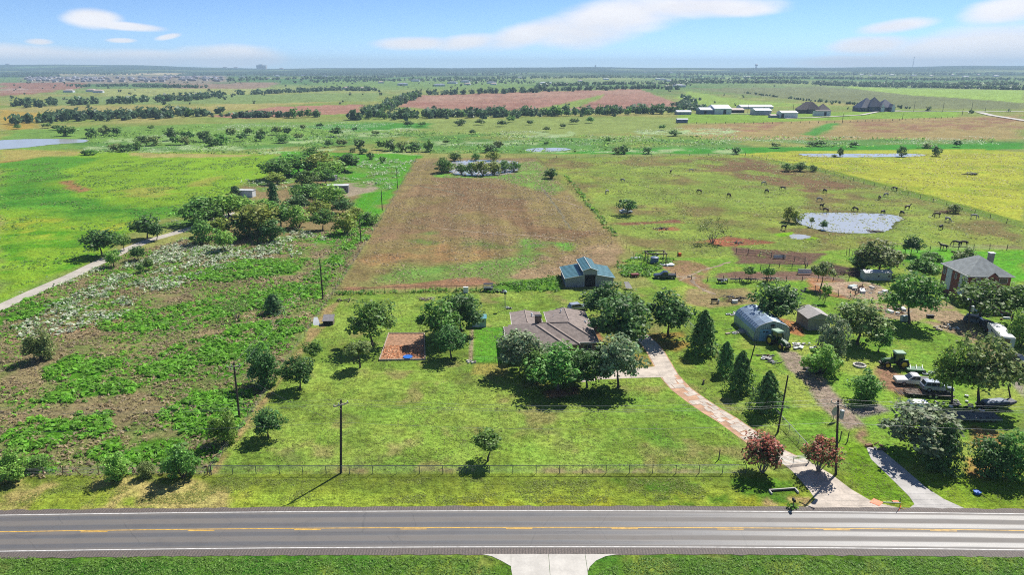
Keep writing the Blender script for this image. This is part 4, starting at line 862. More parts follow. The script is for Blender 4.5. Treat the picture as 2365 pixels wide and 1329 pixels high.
# ================================================================== WEEDS
PAVED = [[tuple(q[:2]) for q in ap], [tuple(q[:2]) for q in na], [tuple(q[:2]) for q in spur], [tuple(q) for q in offs(cw, 1.8, 1.8)[0]] + [tuple(q) for q in offs(cw, 1.8, 1.8)[1]][::-1], [tuple(q) for q in offs(tr, 2, 2)[0]] + [tuple(q) for q in offs(tr, 2, 2)[1]][::-1]]
def paved(XY):
    m = np.zeros(len(XY), bool)
    for p_ in PAVED: m |= sdf(p_, XY[:, 0], XY[:, 1]) > -.1
    return m
#, WILDFLOWERS, GRASS (uncountable)
def scatter(polys, n, dens=None, world=False, seed=0, fray=3.0):
    """random points in polygons (ground coordinates), thinned by noise to clumps"""
    r = np.random.default_rng(seed); out = []
    ws = [p if world else wpoly(p) for p in polys]
    ar = [abs(sum(a[0] * c[1] - c[0] * a[1] for a, c in zip(p, p[1:] + p[:1]))) / 2 for p in ws]
    for p, A in zip(ws, ar):
        k = max(4, int(n * A / sum(ar) * 2.2)); a = np.array(p); X = r.uniform(a[:, 0].min(), a[:, 0].max(), k * 2); Y = r.uniform(a[:, 1].min(), a[:, 1].max(), k * 2)
        s = sdf(p, X, Y) + fray * (fbm(X, Y, 1.6 * fray, seed) - .5); ok = s > 0
        if dens is not None: ok &= fbm(X, Y, dens[0], seed + 5) > dens[1] + .15 * (r.random(len(X)) - .5)
        X, Y = X[ok][:k], Y[ok][:k]; out.append(np.stack([X, Y], 1))
    return np.concatenate(out)
def tufts(name, label, cat, XY, size, leaf, nb_=5, flat=.35, lift=.3, seed=0, grow=True, asp=.5, green=0.0):
    """clumps of nb_ blades or leaves at each point"""
    r = np.random.default_rng(seed); XY = XY[~paved(XY)]; n = len(XY)
    sz = size * r.uniform(.55, 1.5, n) * (1 + .0014 * np.maximum(XY[:, 1] - 110, 0) if grow else 1)
    C = np.repeat(np.column_stack([XY, hz(XY[:, 0], XY[:, 1])]), nb_, 0); S = np.repeat(sz, nb_)
    e = r.normal(0, 1, (n * nb_, 3)); e[:, 2] = np.abs(e[:, 2]) * .7; e /= np.linalg.norm(e, axis=1, keepdims=True)
    P = C + e * S[:, None] * np.array([.8, .8, lift]) + np.array([0, 0, 1.]) * (S * lift * .5)[:, None]
    V, Qd = leaf_quads(P, e * .7 + np.array([0, 0, flat]) + r.normal(0, .35, e.shape), .62 * S, r, asp)
    V[:, 2] = np.maximum(V[:, 2], np.repeat(C[:, 2], 4) + .005)
    c = np.repeat(np.repeat(r.uniform(.6, 1.35, (n, 1)), nb_, 0) * r.uniform(.75, 1.25, (n * nb_, 1)) * np.ones((1, 3)), 4, 0)
    if green: gsel = np.repeat(r.random(n * nb_) < green, 4)[:, None]; c = np.where(gsel, c * np.array([.22, .42, .10]), c)
    o = link(name, np_mesh(name, V, Qd, LM[leaf], c)); tag(o, label, cat, kind='stuff'); return o
tufts('pasture_weeds', 'bright green weeds in dense patches over the bare left pasture', 'weeds', scatter(WEEDS, 5600, (3.0, .47), seed=1, fray=9), .48, 'weed', 6, .9, .6, 1)
LP = [[(0, 722), (300, 585), (500, 535), (640, 555), (870, 515), (770, 682), (475, 1100), (0, 1105)]]
tufts('dry_pasture_stalks', 'dry tan stalks and tufts over the left pasture', 'grass', scatter(LP, 9000, (4, .42), seed=2), .3, 'dry', 3, .7, .5, 2)
tufts('pasture_tufts', 'small green tufts spotted over the left pasture', 'grass', scatter(LP, 3200, (7, .5), seed=3), .36, 'weed', 4, .7, .6, 3)
tufts('white_wildflowers', 'white-topped wildflowers drifting across the left pasture', 'wildflowers', np.concatenate([scatter(FLOWERS[:3], 2700, (5, .47), seed=4, fray=16), scatter(FLOWERS[3:], 800, (7, .5), seed=24, fray=24)]), .40, 'flower', 4, 1.6, 1.0, 4, green=.35)
MF = [[(x0, y0), (x1, y0 - 4), (x1, y1), (x0, y1)] for (x0, y0, x1, y1) in [(200, 338, 560, 354), (560, 343, 760, 358), (560, 318, 760, 334), (760, 298, 960, 320), (1000, 322, 1250, 340), (1150, 304, 1330, 320), (1480, 298, 1700, 314), (850, 350, 960, 358), (1240, 346, 1700, 353), (240, 316, 420, 332), (500, 286, 900, 300), (1250, 316, 1600, 340), (1640, 318, 2300, 334), (400, 300, 620, 316)]]
tufts('meadow_wildflowers', 'pale wildflower drifts streaking the meadow beyond the pastures', 'wildflowers', scatter(MF, 9000, (26, .53), seed=5, fray=30), .26, 'flower', 3, 1.6, .6, 5, green=.3)
tufts('meadow_weeds', 'dark green weeds between the meadow wildflowers', 'weeds', scatter([[(200, 356), (1000, 356), (2300, 336), (2300, 322), (1300, 312), (500, 290), (200, 312)]], 4000, (30, .5), seed=6), .6, 'verge', 3, .6, .6, 6)
tufts('lawn_tufts', 'short uneven lawn grass around the ranch house', 'grass', scatter([LAWN], 16000, (3, .5), seed=7), .13, 'grass', 3, .9, .35, 7, False, .3)
tufts('yard_grass', 'uneven grass of the neighbouring yard', 'grass', scatter([YARD], 9000, (4, .5), seed=8), .16, 'grass', 3, .9, .35, 8, False, .3)
tufts('far_verge_grass', 'rough yellow-green verge grass between fence and road', 'grass', np.concatenate([scatter([[(-70, 74.2), (24, 74.4), (26, 80), (-70, 80)]], 7000, (2.5, .5), world=True, seed=9), scatter([[(38, 74.6), (70, 74.2), (70, 84), (44, 84)]], 1500, world=True, seed=19)]), .12, 'grass', 3, .9, .4, 9, False, .25)
nvp = scatter([[(-64, 52), (-3.5, 52), (-3.5, 64.4), (-64, 64.4)], [(11.5, 52), (64, 52), (64, 64.4), (11.5, 64.4)], [(-3.5, 52), (-.3, 52), (-.3, 61.5), (-3.5, 63.5)], [(8.2, 52), (11.5, 52), (11.5, 63.5), (8.2, 62)]], 26000, world=True, seed=10)
tufts('near_verge_grass', 'deep green verge grass along the near edge of the road', 'grass', nvp, .15, 'verge', 3, .8, .6, 10, False, .25)
tufts('field_tufts', 'coarse green tussocks in the bright left field', 'grass', scatter([[(0, 380), (600, 365), (540, 440), (330, 520), (200, 610), (0, 680)]], 8000, (9, .54), seed=11), .34, 'verge', 3, .8, .35, 11)
tufts('mown_stubble', 'short brown stubble of the mown pasture', 'grass', scatter([[(800, 660), (960, 370), (1235, 366), (1430, 560), (1290, 640)]], 7000, (9, .46), seed=12), .26, 'dry', 3, .9, .25, 12)
tufts('paddock_tufts', 'grazed tussocks over the horse paddock', 'grass', scatter([PAD], 6000, (10, .5), seed=13), .3, 'grass', 3, .9, .25, 13)
tufts('yellow_weeds', 'yellow flowering weeds covering the field beyond the fence', 'weeds', scatter([[(1720, 358), (2360, 354), (2365, 520), (2200, 476), (1890, 394)]], 5000, (9, .48), seed=14), .3, 'yweed', 3, 1.2, .3, 14)
tufts('barn_weeds', 'tall green weeds around the barn and the junk beside it', 'weeds', scatter([[(1130, 660), (1295, 640), (1295, 675), (1130, 678)], [(1420, 610), (1500, 580), (1560, 600), (1500, 640), (1440, 640)], [(1955, 600), (2060, 585), (2070, 625), (1990, 640)], [(770, 676), (1130, 668), (1130, 674), (770, 682)], [(1300, 405), (1315, 410), (1430, 545), (1415, 548)]], 1700, (3, .45), seed=15), .36, 'weed', 5, .8, .8, 15)
# ------------------------------------------------------------------ air
hm = bpy.data.materials.new('haze_air'); hm.use_nodes = True; nt = hm.node_tree; nt.nodes.clear(); b = NB(nt)
pv = b.n('ShaderNodeVolumePrincipled'); pv.inputs['Color'].default_value = (.58, .80, 1.0, 1); pv.inputs['Density'].default_value = 1.1e-4; pv.inputs['Anisotropy'].default_value = .0
ho = b.n('ShaderNodeOutputMaterial'); nt.links.new(pv.outputs[0], ho.inputs['Volume'])
hb = MB().box((0, 6500, 60), (70000, 16000, 262)).part('haze', hm); tag(hb, 'thin blue summer haze over the whole landscape', 'haze', kind='stuff')
# ================================================================== BUILDINGS
ROT = R(3.2)
shingle = mat('roof_shingle', (.215, .178, .160), .9, .2, 1.3, bump=.5, bscale=7, stretch=(1, 1, 1))
shingle_g = mat('roof_shingle_grey', (.25, .27, .265), .9, .16, 1.2, bump=.5, bscale=7)
brickm = mat('brick_red', (.25, .085, .062), .9, .25, 2.0, bump=.4, bscale=9); brick_t = mat('brick_tan', (.22, .15, .11), .9, .2, 2.0, bump=.4, bscale=9)
trim = mat('white_trim', (.62, .60, .56), .6, .08, 1.5); stucco = mat('stucco_white', (.56, .60, .62), .8, .06, 1.0)
glass = mat('window_glass', (.025, .032, .042), .12, .2, .6, spec=.8); dark = mat('dark_opening', (.018, .017, .016), .9, .2, 1.0)  # near-black for dark doors, and to paint the shade inside openings
teal = mat('teal_metal_roof', (.085, .20, .225), .38, .14, .7, metal=.25, spec=.6); barnw = mat('barn_siding', (.27, .285, .30), .55, .1, 1.0, metal=.1)
galv = mat('galvanised_blue', (.25, .33, .42), .36, .16, .8, metal=.45, spec=.5); galvw = mat('painted_siding', (.33, .40, .40), .5, .14, .9, metal=.1)
bluedoor = mat('blue_door', (.19, .37, .52), .5, .08, 1.0); shedb = mat('shed_pale_blue', (.36, .45, .47), .6, .1, 1.0); shedr = mat('shed_teal_roof', (.13, .34, .40), .4, .12, 1.0, metal=.2)
greysid = mat('grey_siding', (.29, .28, .26), .8, .15, 1.0); wht = mat('white_metal', (.62, .64, .64), .5, .08, .6); blk = mat('black_paint', (.022, .022, .024), .5, .3, 2.0)
rust = mat('rusty_steel', (.17, .085, .05), .8, .35, 3.0); steel = mat('galvanised_steel', (.34, .36, .36), .45, .15, 4.0, metal=.5); wood = mat('weathered_wood', (.145, .115, .09), .9, .3, 4.0, stretch=(1, 1, .3)); woodp = mat('pale_timber', (.36, .30, .23), .9, .2, 3.0)
def roof(mb, x0, x1, y0, y1, z0, pitch, axis='x', hip=True, th=.16, m=0):
    """closed hip or gable roof over a rectangle of eaves"""
    if axis == 'y':
        sub = MB(); roof(sub, y0, y1, -x1, -x0, z0, pitch, 'x', hip, th); mb.add([(-v[1], v[0], v[2]) for v in sub.v], sub.f, m); return z0 + pitch * (x1 - x0) / 2
    h = (y1 - y0) / 2; zr = z0 + pitch * h; ym = (y0 + y1) / 2; e = min(h, (x1 - x0) / 2 - .05) if hip else 0.0
    v = [(x0, y0, z0), (x1, y0, z0), (x1, y1, z0), (x0, y1, z0), (x0 + e, ym, zr), (x1 - e, ym, zr)] + [(x0, y0, z0 - th), (x1, y0, z0 - th), (x1, y1, z0 - th), (x0, y1, z0 - th)]
    mb.add(v, [(0, 1, 5, 4), (2, 3, 4, 5), (1, 2, 5), (3, 0, 4), (6, 7, 1, 0), (7, 8, 2, 1), (8, 9, 3, 2), (9, 6, 0, 3), (9, 8, 7, 6)], m); return zr
def window(parent, c, w, h, face, frame=None, gl=None, bars=1):
    """framed window set on a wall; face is the outward side"""
    frame = frame or trim; f = MB(); t = .09; nx = {'-x': R(-90), '+x': R(90), '-y': 0, '+y': R(180)}[face]
    for (a, z, ww, hh) in ((0, h / 2 - t / 2, w, t), (0, -h / 2 + t / 2, w, t), (-w / 2 + t / 2, 0, t, h - 2 * t), (w / 2 - t / 2, 0, t, h - 2 * t)): f.box((a, -.03, z), (ww, .1, hh))
    for k in range(bars): f.box((-w / 2 + w * (k + 1) / (bars + 1), -.025, 0), (.05, .07, h - 2 * t))
    o = f.part('window', frame, parent, loc=c, rz=nx); MB().box((0, .0, 0), (w - t, .05, h - t)).part('pane', gl or glass, o); return o
def walls(mb, x0, x1, y0, y1, z, m=0, z0=-.05): mb.box(((x0 + x1) / 2, (y0 + y1) / 2, (z + z0) / 2), (x1 - x0, y1 - y0, z - z0), m=m)
# ---- ranch house
H_ = thing('ranch_house', 'brown-shingled ranch house with stepped hip roof among dark trees', 'house', (-.9, 115.6, 0), ROT)
w = MB()
for r_ in ((2.1, 16.7, 4.7, 13.7), (1.4, 12.9, 3.6, 13.3), (.55, 10.8, 2.1, 12.4), (2.15, 7.3, 8, 20.9), (9.1, 16.6, 8, 20.8)): walls(w, *r_, 2.62)
w.part('wall', brick_t, H_)
for nm, a in (('main', (1.6, 17.2, 4.1, 14.3, 2.72, .41)), ('step', (.9, 13.5, 3.0, 14.05, 2.74, .412)), ('front', (0, 11.4, 1.5, 13.1, 2.7, .415))):
    m_ = MB(); roof(m_, *a); m_.part('roof', shingle, H_)
for a in ((1.62, 7.8, 7.5, 21.4, 2.68, .17), (8.62, 17.15, 7.5, 21.3, 2.69, .21)):
    m_ = MB(); roof(m_, *a, axis='y', hip=False); m_.part('roof', shingle, H_)
f = MB()
for (xa, ya, xb, yb) in ((1.62, 13.2, 1.62, 21.4), (1.62, 21.4, 7.8, 21.4), (7.8, 14.2, 7.8, 21.4), (8.62, 14.2, 8.62, 21.3), (8.62, 21.3, 17.15, 21.3), (17.2, 4.1, 17.2, 21.2), (11.4, 1.5, 11.4, 2.9), (0, 1.5, 11.4, 1.5), (0, 1.5, 0, 13.1), (13.5, 3, 13.5, 4.0), (13.5, 4.1, 17.2, 4.1)):
    d_ = Vector((xb - xa, yb - ya)); f.box(((xa + xb) / 2, (ya + yb) / 2, 2.645), (d_.length + .06, .07, .2), math.atan2(d_.y, d_.x))
f.part('fascia', trim, H_)
for (p0, p1) in (((0 + 5.8, 7.3, 5.16), (11.4 - 5.8, 7.3, 5.16)),): pass
for p0, p1 in (((6.8, 9.2, 4.86), (12.0, 9.2, 4.86)), ((12.05, 9.2, 4.86), (17.15, 4.12, 2.78)), ((8.0, 8.5, 5.06), (13.48, 3.02, 2.8)), ((5.75, 7.3, 5.15), (11.38, 1.52, 2.77)), ((4.71, 14.0, 3.24), (4.71, 21.38, 3.24)), ((12.88, 14.0, 3.62), (12.88, 21.28, 3.62))): MB().bar(p0, p1, .11, n=5).part('ridge_cap', mat('ridge_cap', (.30, .245, .215), .9, .1, 2.0), H_)
ch = MB().box((6.4, 9.6, 4.9), (1.2, .85, 2.4)).part('chimney', brick_t, H_); MB().box((6.4, 9.6, 6.13), (1.35, 1.0, .12)).part('chimney_cap', blk, ch)
for x_, y_, z_, s_ in ((5.9, 18.0, 3.1, 1), (6.6, 17.0, 3.0, .6), (11.9, 19.0, 3.5, .8), (16.0, 13.2, 2.98, 1.1), (10.2, 17.5, 3.15, .35)):
    v_ = MB(); v_.bar((x_, y_, z_ - .2), (x_, y_, z_ + .35 * s_), .13 * s_, n=8); v_.bar((x_, y_, z_ + .35 * s_), (x_, y_, z_ + .6 * s_), .26 * s_, .12 * s_, n=8); v_.part('roof_vent', wht, H_)
dsh = MB(); 
for k in range(6):
    a = k / 5 * 2.4 - 1.2; dsh.box((6.6 + .75 * math.sin(a), 17.6 + .45 * math.cos(a), 3.16 - .05), (.36, .2, .05), -a)
dsh.part('flexible_duct', wht, H_)
for c in ((3.2, 2.05), (7.6, 2.05)): window(H_, (c[0], c[1], 1.5), 1.8, 1.3, '-y')
window(H_, (15.2, 4.65, 1.5), 1.6, 1.3, '-y'); window(H_, (.5, 6.5, 1.5), 1.4, 1.2, '-x'); window(H_, (2.1, 16.5, 1.5), 1.4, 1.2, '-x')
dr = MB().box((11.9, 3.57, 1.05), (.95, .08, 2.1)).part('door', mat('door_red', (.3, .05, .05), .5, .1, 1.0), H_); MB().box((12.25, 3.5, 1.0), (.06, .1, .12)).part('handle', steel, dr)
# ---- barn
B = thing('barn', 'grey metal barn with teal roof and raised centre aisle', 'barn', pix(1307, 664), R(3.2))
BW, BD, c0, c1 = 11.6, 10.0, 4.2, 7.5
fw = MB()
for yy in (0, BD - .12):
    for (xa, xb) in ((0, c0), (c1, BW)):
        za, zb = (2.3, 3.05) if xa == 0 else (3.05, 2.3)
        fw.add([(xa, yy, -.05), (xb, yy, -.05), (xb, yy, zb), (xa, yy, za), (xa, yy + .12, -.05), (xb, yy + .12, -.05), (xb, yy + .12, zb), (xa, yy + .12, za)], [(0, 1, 2, 3), (7, 6, 5, 4), (0, 4, 5, 1), (1, 5, 6, 2), (2, 6, 7, 3), (3, 7, 4, 0)])
    xm = (c0 + c1) / 2; dw = 1.32
    if yy == 0:
        fw.box(((c0 + xm - dw) / 2, .06, 1.5), (xm - dw - c0, .12, 3.1)); fw.box(((c1 + xm + dw) / 2, .06, 1.5), (c1 - xm - dw, .12, 3.1)); zb_ = 3.05
    else: zb_ = -.05
    fw.add([(c0, yy, zb_), (c1, yy, zb_), (c1, yy, 4.25), (xm, yy, 4.8), (c0, yy, 4.25), (c0, yy + .12, zb_), (c1, yy + .12, zb_), (c1, yy + .12, 4.25), (xm, yy + .12, 4.8), (c0, yy + .12, 4.25)], [(0, 1, 2, 3, 4), (9, 8, 7, 6, 5), (0, 5, 6, 1)])
fw.box((.06, BD / 2, 1.1), (.12, BD - .26, 2.35)); fw.box((BW - .06, BD / 2, 1.1), (.12, BD - .26, 2.35)); fw.box((c0 + .05, BD / 2, 3.4), (.1, BD - .26, 1.6)); fw.box((c1 - .05, BD / 2, 3.4), (.1, BD - .26, 1.6))
fw.part('wall', barnw, B)
sd = MB()
for k in range(22):
    x_ = .3 + k * .53
    if not c0 - .1 < x_ < c1 + .1: sd.box((x_, -.02, 1.1), (.05, .05, 2.2))
for k in range(18): sd.box((-.02, .4 + k * .54, 1.1), (.05, .05, 2.3))
sd.part('siding_rib', barnw, B)
MB().box((xm, .03, 1.5), (2.62, .05, 3.0)).part('doorway', dark, B)  # dark sheet across the open doorway, painting the unlit barn interior
def panel_roof(p00, p10, p11, p01, n, parent, mt, name='roof_panel', rib=.05):
    """sloping metal roof split into n standing-seam panels across p00->p10 (eave to ridge lines p00-p01)"""
    p00, p10, p11, p01 = map(Vector, (p00, p10, p11, p01)); nn = (p10 - p00).cross(p01 - p00).normalized()
    if nn.z < 0: nn = -nn
    for k in range(n):
        a, c = k / n + .002, (k + 1) / n - .002; q = [p00.lerp(p10, a), p00.lerp(p10, c), p01.lerp(p11, c), p01.lerp(p11, a)]
        m_ = MB(); m_.add(q + [v - nn * .05 for v in q], [(0, 1, 2, 3), (7, 6, 5, 4), (0, 4, 5, 1), (1, 5, 6, 2), (2, 6, 7, 3), (3, 7, 4, 0)])
        m_.bar(q[0] + nn * .02, q[3] + nn * .02, rib, n=4, smooth=False); m_.part(name, mt, parent)
o_ = .35
panel_roof((-o_, -o_, 2.27), (-o_, BD + o_, 2.27), (c0 - .02, BD + o_, 3.1), (c0 - .02, -o_, 3.1), 11, B, teal); panel_roof((BW + o_, BD + o_, 2.27), (BW + o_, -o_, 2.27), (c1 + .02, -o_, 3.1), (c1 + .02, BD + o_, 3.1), 11, B, teal)
panel_roof((c0 - .3, -o_, 4.18), (c0 - .3, BD + o_, 4.18), (xm, BD + o_, 4.86), (xm, -o_, 4.86), 11, B, teal); panel_roof((c1 + .3, BD + o_, 4.18), (c1 + .3, -o_, 4.18), (xm, -o_, 4.86), (xm, BD + o_, 4.86), 11, B, teal)
tb = MB()
for (a, c) in (((-o_, -o_ - .04, 2.25), (c0, -o_ - .04, 3.08)), ((BW + o_, -o_ - .04, 2.25), (c1, -o_ - .04, 3.08)), ((c0 - .3, -o_ - .04, 4.16), (xm, -o_ - .04, 4.84)), ((c1 + .3, -o_ - .04, 4.16), (xm, -o_ - .04, 4.84)), ((-o_ - .03, -o_, 2.22), (-o_ - .03, BD + o_, 2.22)), ((c0 - .33, -o_, 4.14), (c0 - .33, BD + o_, 4.14)), ((xm, -o_, 4.9), (xm, BD + o_, 4.9)), ((0, -.03, 0), (0, -.03, 2.2)), ((c0, -.03, 3.1), (c0, -.03, 4.2)), ((c1, -.03, 3.1), (c1, -.03, 4.2))): tb.bar(a, c, .07, n=4, smooth=False)
tb.part('trim', trim, B)
# ---- pale blue shed beside the house
S = thing('garden_shed', 'small pale blue shed with teal roof under the garden trees', 'shed', pix(1091, 757), ROT)
m_ = MB(); walls(m_, 0, 2.8, 0, 2.4, 1.9); m_.part('wall', shedb, S); m_ = MB(); roof(m_, -.15, 2.95, -.2, 2.6, 1.95, .34, 'x', False, .08); m_.part('roof', shedr, S)
d_ = MB().box((1.0, -.03, .85), (.9, .05, 1.7)).part('door', wht, S); MB().box((1.35, -.08, .85), (.05, .05, .12)).part('handle', steel, d_); window(S, (2.2, -.02, 1.3), .5, .5, '-y', bars=0)
# ---- arched metal building
Qn = thing('arched_metal_building', 'arched ribbed metal workshop with blue garage door behind a tractor', 'workshop', (46.99, 127.8, 0), R(3.5))
half = [(0, -.05), (-.08, 1.1), (0, 1.9), (.28, 2.6), (.85, 3.15), (2.1, 3.68), (3.55, 4.08)]; prof = half + [(7.1 - a, z) for a, z in half[::-1][1:]]; n_ = len(prof); QL = 10.6
vs, fs = [], []; secs = 22
for i in range(secs + 1):
    k = 1 + (.026 if i % 2 else -.008)
    for (a, z) in prof: vs.append((3.55 + (a - 3.55) * k, QL * i / secs, max(z, -.05) * k if z > 0 else z))
for i in range(secs): fs += [(i * n_ + j, i * n_ + j + 1, (i + 1) * n_ + j + 1, (i + 1) * n_ + j) for j in range(n_ - 1)]
MB().add(vs, fs).part('shell', galv, Qn)
for yy, nm in ((.12, 'front_wall'), (QL - .12, 'rear_wall')): MB().add([(a, yy, z) for a, z in prof] + [(a, yy + .06, z) for a, z in prof], [tuple(range(n_)), tuple(range(2 * n_ - 1, n_ - 1, -1))]).part(nm, galvw, Qn)
rb = MB()
for k in range(18):
    x_ = .25 + k * .39; zt = np.interp(x_, [q[0] for q in sorted(prof)], [q[1] for q in sorted(prof)]) - .1
    if not 1.0 < x_ < 4.9: rb.box((x_, .09, zt / 2), (.07, .05, zt))
    else: rb.box((x_, .09, (zt + 2.45) / 2), (.07, .05, zt - 2.45))
rb.part('siding_rib', galv, Qn)
gd = MB().box((2.95, .06, 1.2), (3.7, .07, 2.4)).part('garage_door', bluedoor, Qn)
for k in range(1, 4): MB().box((2.95, .015, .6 * k), (3.66, .03, .04)).part('door_seam', galv, gd)
for x_ in (1.95, 2.55): MB().box((x_, .015, 1.95), (.42, .04, .22)).part('pane', glass, gd)
ho_ = MB(); ho_.box((3.55, -.05, 3.2), (.7, .06, .5)); ho_.bar((3.55, -.1, 2.9), (3.3, -.6, 2.6), .04); ho_.part('wall_bracket', blk, Qn)
tr_ = MB(); tr_.tube([(a * 1.0, -.02, z + .03) for a, z in prof[3:-3]], .07, 4); tr_.part('edge_trim', trim, Qn)
# ---- two-storey brick house
T2 = thing('brick_house', 'two-storey red brick house with grey hip roof and chimney', 'house', (102.4, 151.6, 0), R(-2.5))
m_ = MB(); walls(m_, 0, 9.4, 0, 10.4, 6.25); m_.part('wall', brickm, T2); m_ = MB(); roof(m_, -.45, 9.85, -.45, 10.85, 6.3, .66, 'y'); m_.part('roof', shingle_g, T2)
f = MB(); [f.box(c, d_) for c, d_ in (((4.7, -.47, 6.22), (10.4, .08, .22)), ((-.47, 5.2, 6.22), (.08, 11.3, .22)), ((9.87, 5.2, 6.22), (.08, 11.3, .22)))]; f.part('fascia', trim, T2)
for (ya, yb) in ((6.2, 8.3), (.05, 2.9)): MB().box((-.06, (ya + yb) / 2, 3.6), (.14, yb - ya, 5.2)).part('stucco_panel', stucco, T2)
c_ = MB().box((8.7, 7.4, 7.6), (1.0, 1.0, 4.2)).part('chimney', mat('chimney_stone', (.24, .22, .20), .9, .25, 2.0), T2); MB().box((8.7, 7.4, 9.8), (1.25, 1.25, .2)).part('chimney_cap', wht, c_)
window(T2, (-.16, 1.2, 4.8), .9, 1.7, '-x'); window(T2, (-.03, 9.4, 4.9), .9, 1.7, '-x'); window(T2, (-.03, 9.2, 1.5), .9, 1.2, '-x'); window(T2, (-.03, 4.6, 4.9), .8, 1.4, '-x')
window(T2, (1.2, -.03, 5.2), 1.0, 1.25, '-y', frame=brickm); window(T2, (2.25, -.03, 5.2), 1.0, 1.25, '-y', bars=2); window(T2, (7.7, -.03, 5.2), 1.9, 1.25, '-y', bars=0)
window(T2, (2.0, -.03, 1.6), 1.6, 1.5, '-y', bars=2); window(T2, (7.9, -.03, 1.6), 1.6, 1.5, '-y', bars=2)
eg = MB().add([(4.0, -.55, 2.8), (6.1, -.55, 2.8), (6.1, -.55, 6.2), (5.05, -.55, 7.15), (4.0, -.55, 6.2), (4.0, .02, 2.8), (6.1, .02, 2.8), (6.1, .02, 6.2), (5.05, .02, 7.15), (4.0, .02, 6.2)], [(0, 1, 2, 3, 4), (0, 4, 9, 5), (1, 6, 7, 2), (5, 6, 1, 0)]).part('entry_gable', brickm, T2)
m_ = MB(); m_.add([(3.6, -.85, 6.05), (5.05, -.85, 7.32), (5.05, 1.4, 7.32), (3.6, -.3, 6.05), (6.5, -.85, 6.05), (6.5, -.3, 6.05)], [(0, 1, 2, 3), (1, 4, 5, 2)]); m_.part('gable_roof', shingle_g, eg)
MB().box((5.05, -.58, 4.9), (1.5, .08, 1.9)).part('balcony_door', mat('door_maroon', (.10, .02, .022), .5, .2, 2.0), eg)
G = MB(); walls(G, -.6, 6.0, -7.6, -.03, 2.6); G.part('garage_wall', brickm, T2)
m_ = MB(); roof(m_, -1.0, 6.4, -8.0, -.05, 2.65, .36, 'y'); m_.part('garage_roof', shingle_g, T2)
gd = MB().box((-.64, -4.2, 1.1), (.08, 4.6, 2.2)).part('garage_door', wht, T2)
for k in range(1, 4): MB().box((-.69, -4.2, .55 * k), (.02, 4.58, .04)).part('door_seam', trim, gd)
MB().box((2.2, -.6, 3.9), (2.4, 1.1, .3)).part('porch_cover', mat('blue_tarp', (.09, .17, .28), .5, .2, 2.0), T2)
# ---- grey gabled shed, long low shed
S = thing('gabled_shed', 'grey gabled shed with pale roof crowded by trees', 'shed', pix(1864, 764), R(3))
m_ = MB(); walls(m_, 0, 4.6, 0, 5.2, 2.6); m_.part('wall', greysid, S); m_ = MB(); roof(m_, -.3, 4.9, -.3, 5.5, 2.62, .42, 'y', False); m_.part('roof', mat('pale_shingle', (.34, .325, .31), .9, .12, 1.5), S)
MB().box((2.2, -.03, 1.0), (1.1, .06, 2.0)).part('door', greysid, S); window(S, (3.7, -.02, 1.5), .7, .7, '-y', bars=0)
for k, dx in enumerate((1.2, 3.2)): 
    t_ = MB(); t_.tube([(dx + .9 * math.cos(a), 5.4 + .35 * math.sin(a), 3.4 + .1 * math.sin(a * 2)) for a in np.linspace(0, 6.28, 14)], .09, 5); t_.part('roof_hoop', blk, S)
S = thing('long_metal_shed', 'long low pale metal shed beside the brush pile', 'shed', pix(1996, 648), R(-2))
m_ = MB(); walls(m_, 0, 6.6, 0, 2.6, 2.0); m_.part('wall', galvw, S); m_ = MB(); roof(m_, -.15, 6.75, -.2, 2.8, 2.03, .3, 'x', False, .08); m_.part('roof', mat('white_roof', (.42, .46, .47), .5, .1, 1.0), S)
for x_ in (3.4, 5.9): MB().box((x_, -.03, 1.1), (.35, .05, .4)).part('vent', dark, S)
# ---- coop and white awning by the left fence
S = thing('coop', 'small dark coop with sloping grey roof at the lawn edge', 'coop', pix(746, 752), R(3))
m_ = MB(); walls(m_, 0, 2.1, 0, 1.6, 1.0); m_.part('wall', wood, S); m_ = MB(); m_.add([(-.1, -.25, 1.0), (2.2, -.25, 1.0), (2.2, 1.9, 1.75), (-.1, 1.9, 1.75), (-.1, -.25, .92), (2.2, -.25, .92), (2.2, 1.9, 1.67), (-.1, 1.9, 1.67)], [(0, 1, 2, 3), (7, 6, 5, 4), (0, 4, 5, 1), (1, 5, 6, 2), (2, 6, 7, 3), (3, 7, 4, 0)]); m_.part('roof', mat('grey_felt', (.21, .20, .205), .9, .15, 2.0), S)
MB().box((1.05, -.02, .5), (1.7, .05, .8)).part('wire_front', dark, S)
S = thing('lean_to_sheet', 'white sheet-metal lean-to tipped on the grass beside the coop', 'shelter', pix(722, 752), R(3)); MB().add([(0, 0, .02), (1.6, 0, .02), (.75, 1.7, 1.2), (0, 1.6, 1.2), (0, 0, -.04), (1.6, 0, -.04), (.75, 1.72, 1.12), (0, 1.62, 1.12)], [(0, 1, 2, 3), (7, 6, 5, 4), (0, 4, 5, 1), (1, 5, 6, 2), (2, 6, 7, 3), (3, 7, 4, 0)]).part('sheet', wht, S); MB().bar((.05, 1.6, -.05), (.05, 1.6, 1.15), .05).part('post', wood, S)
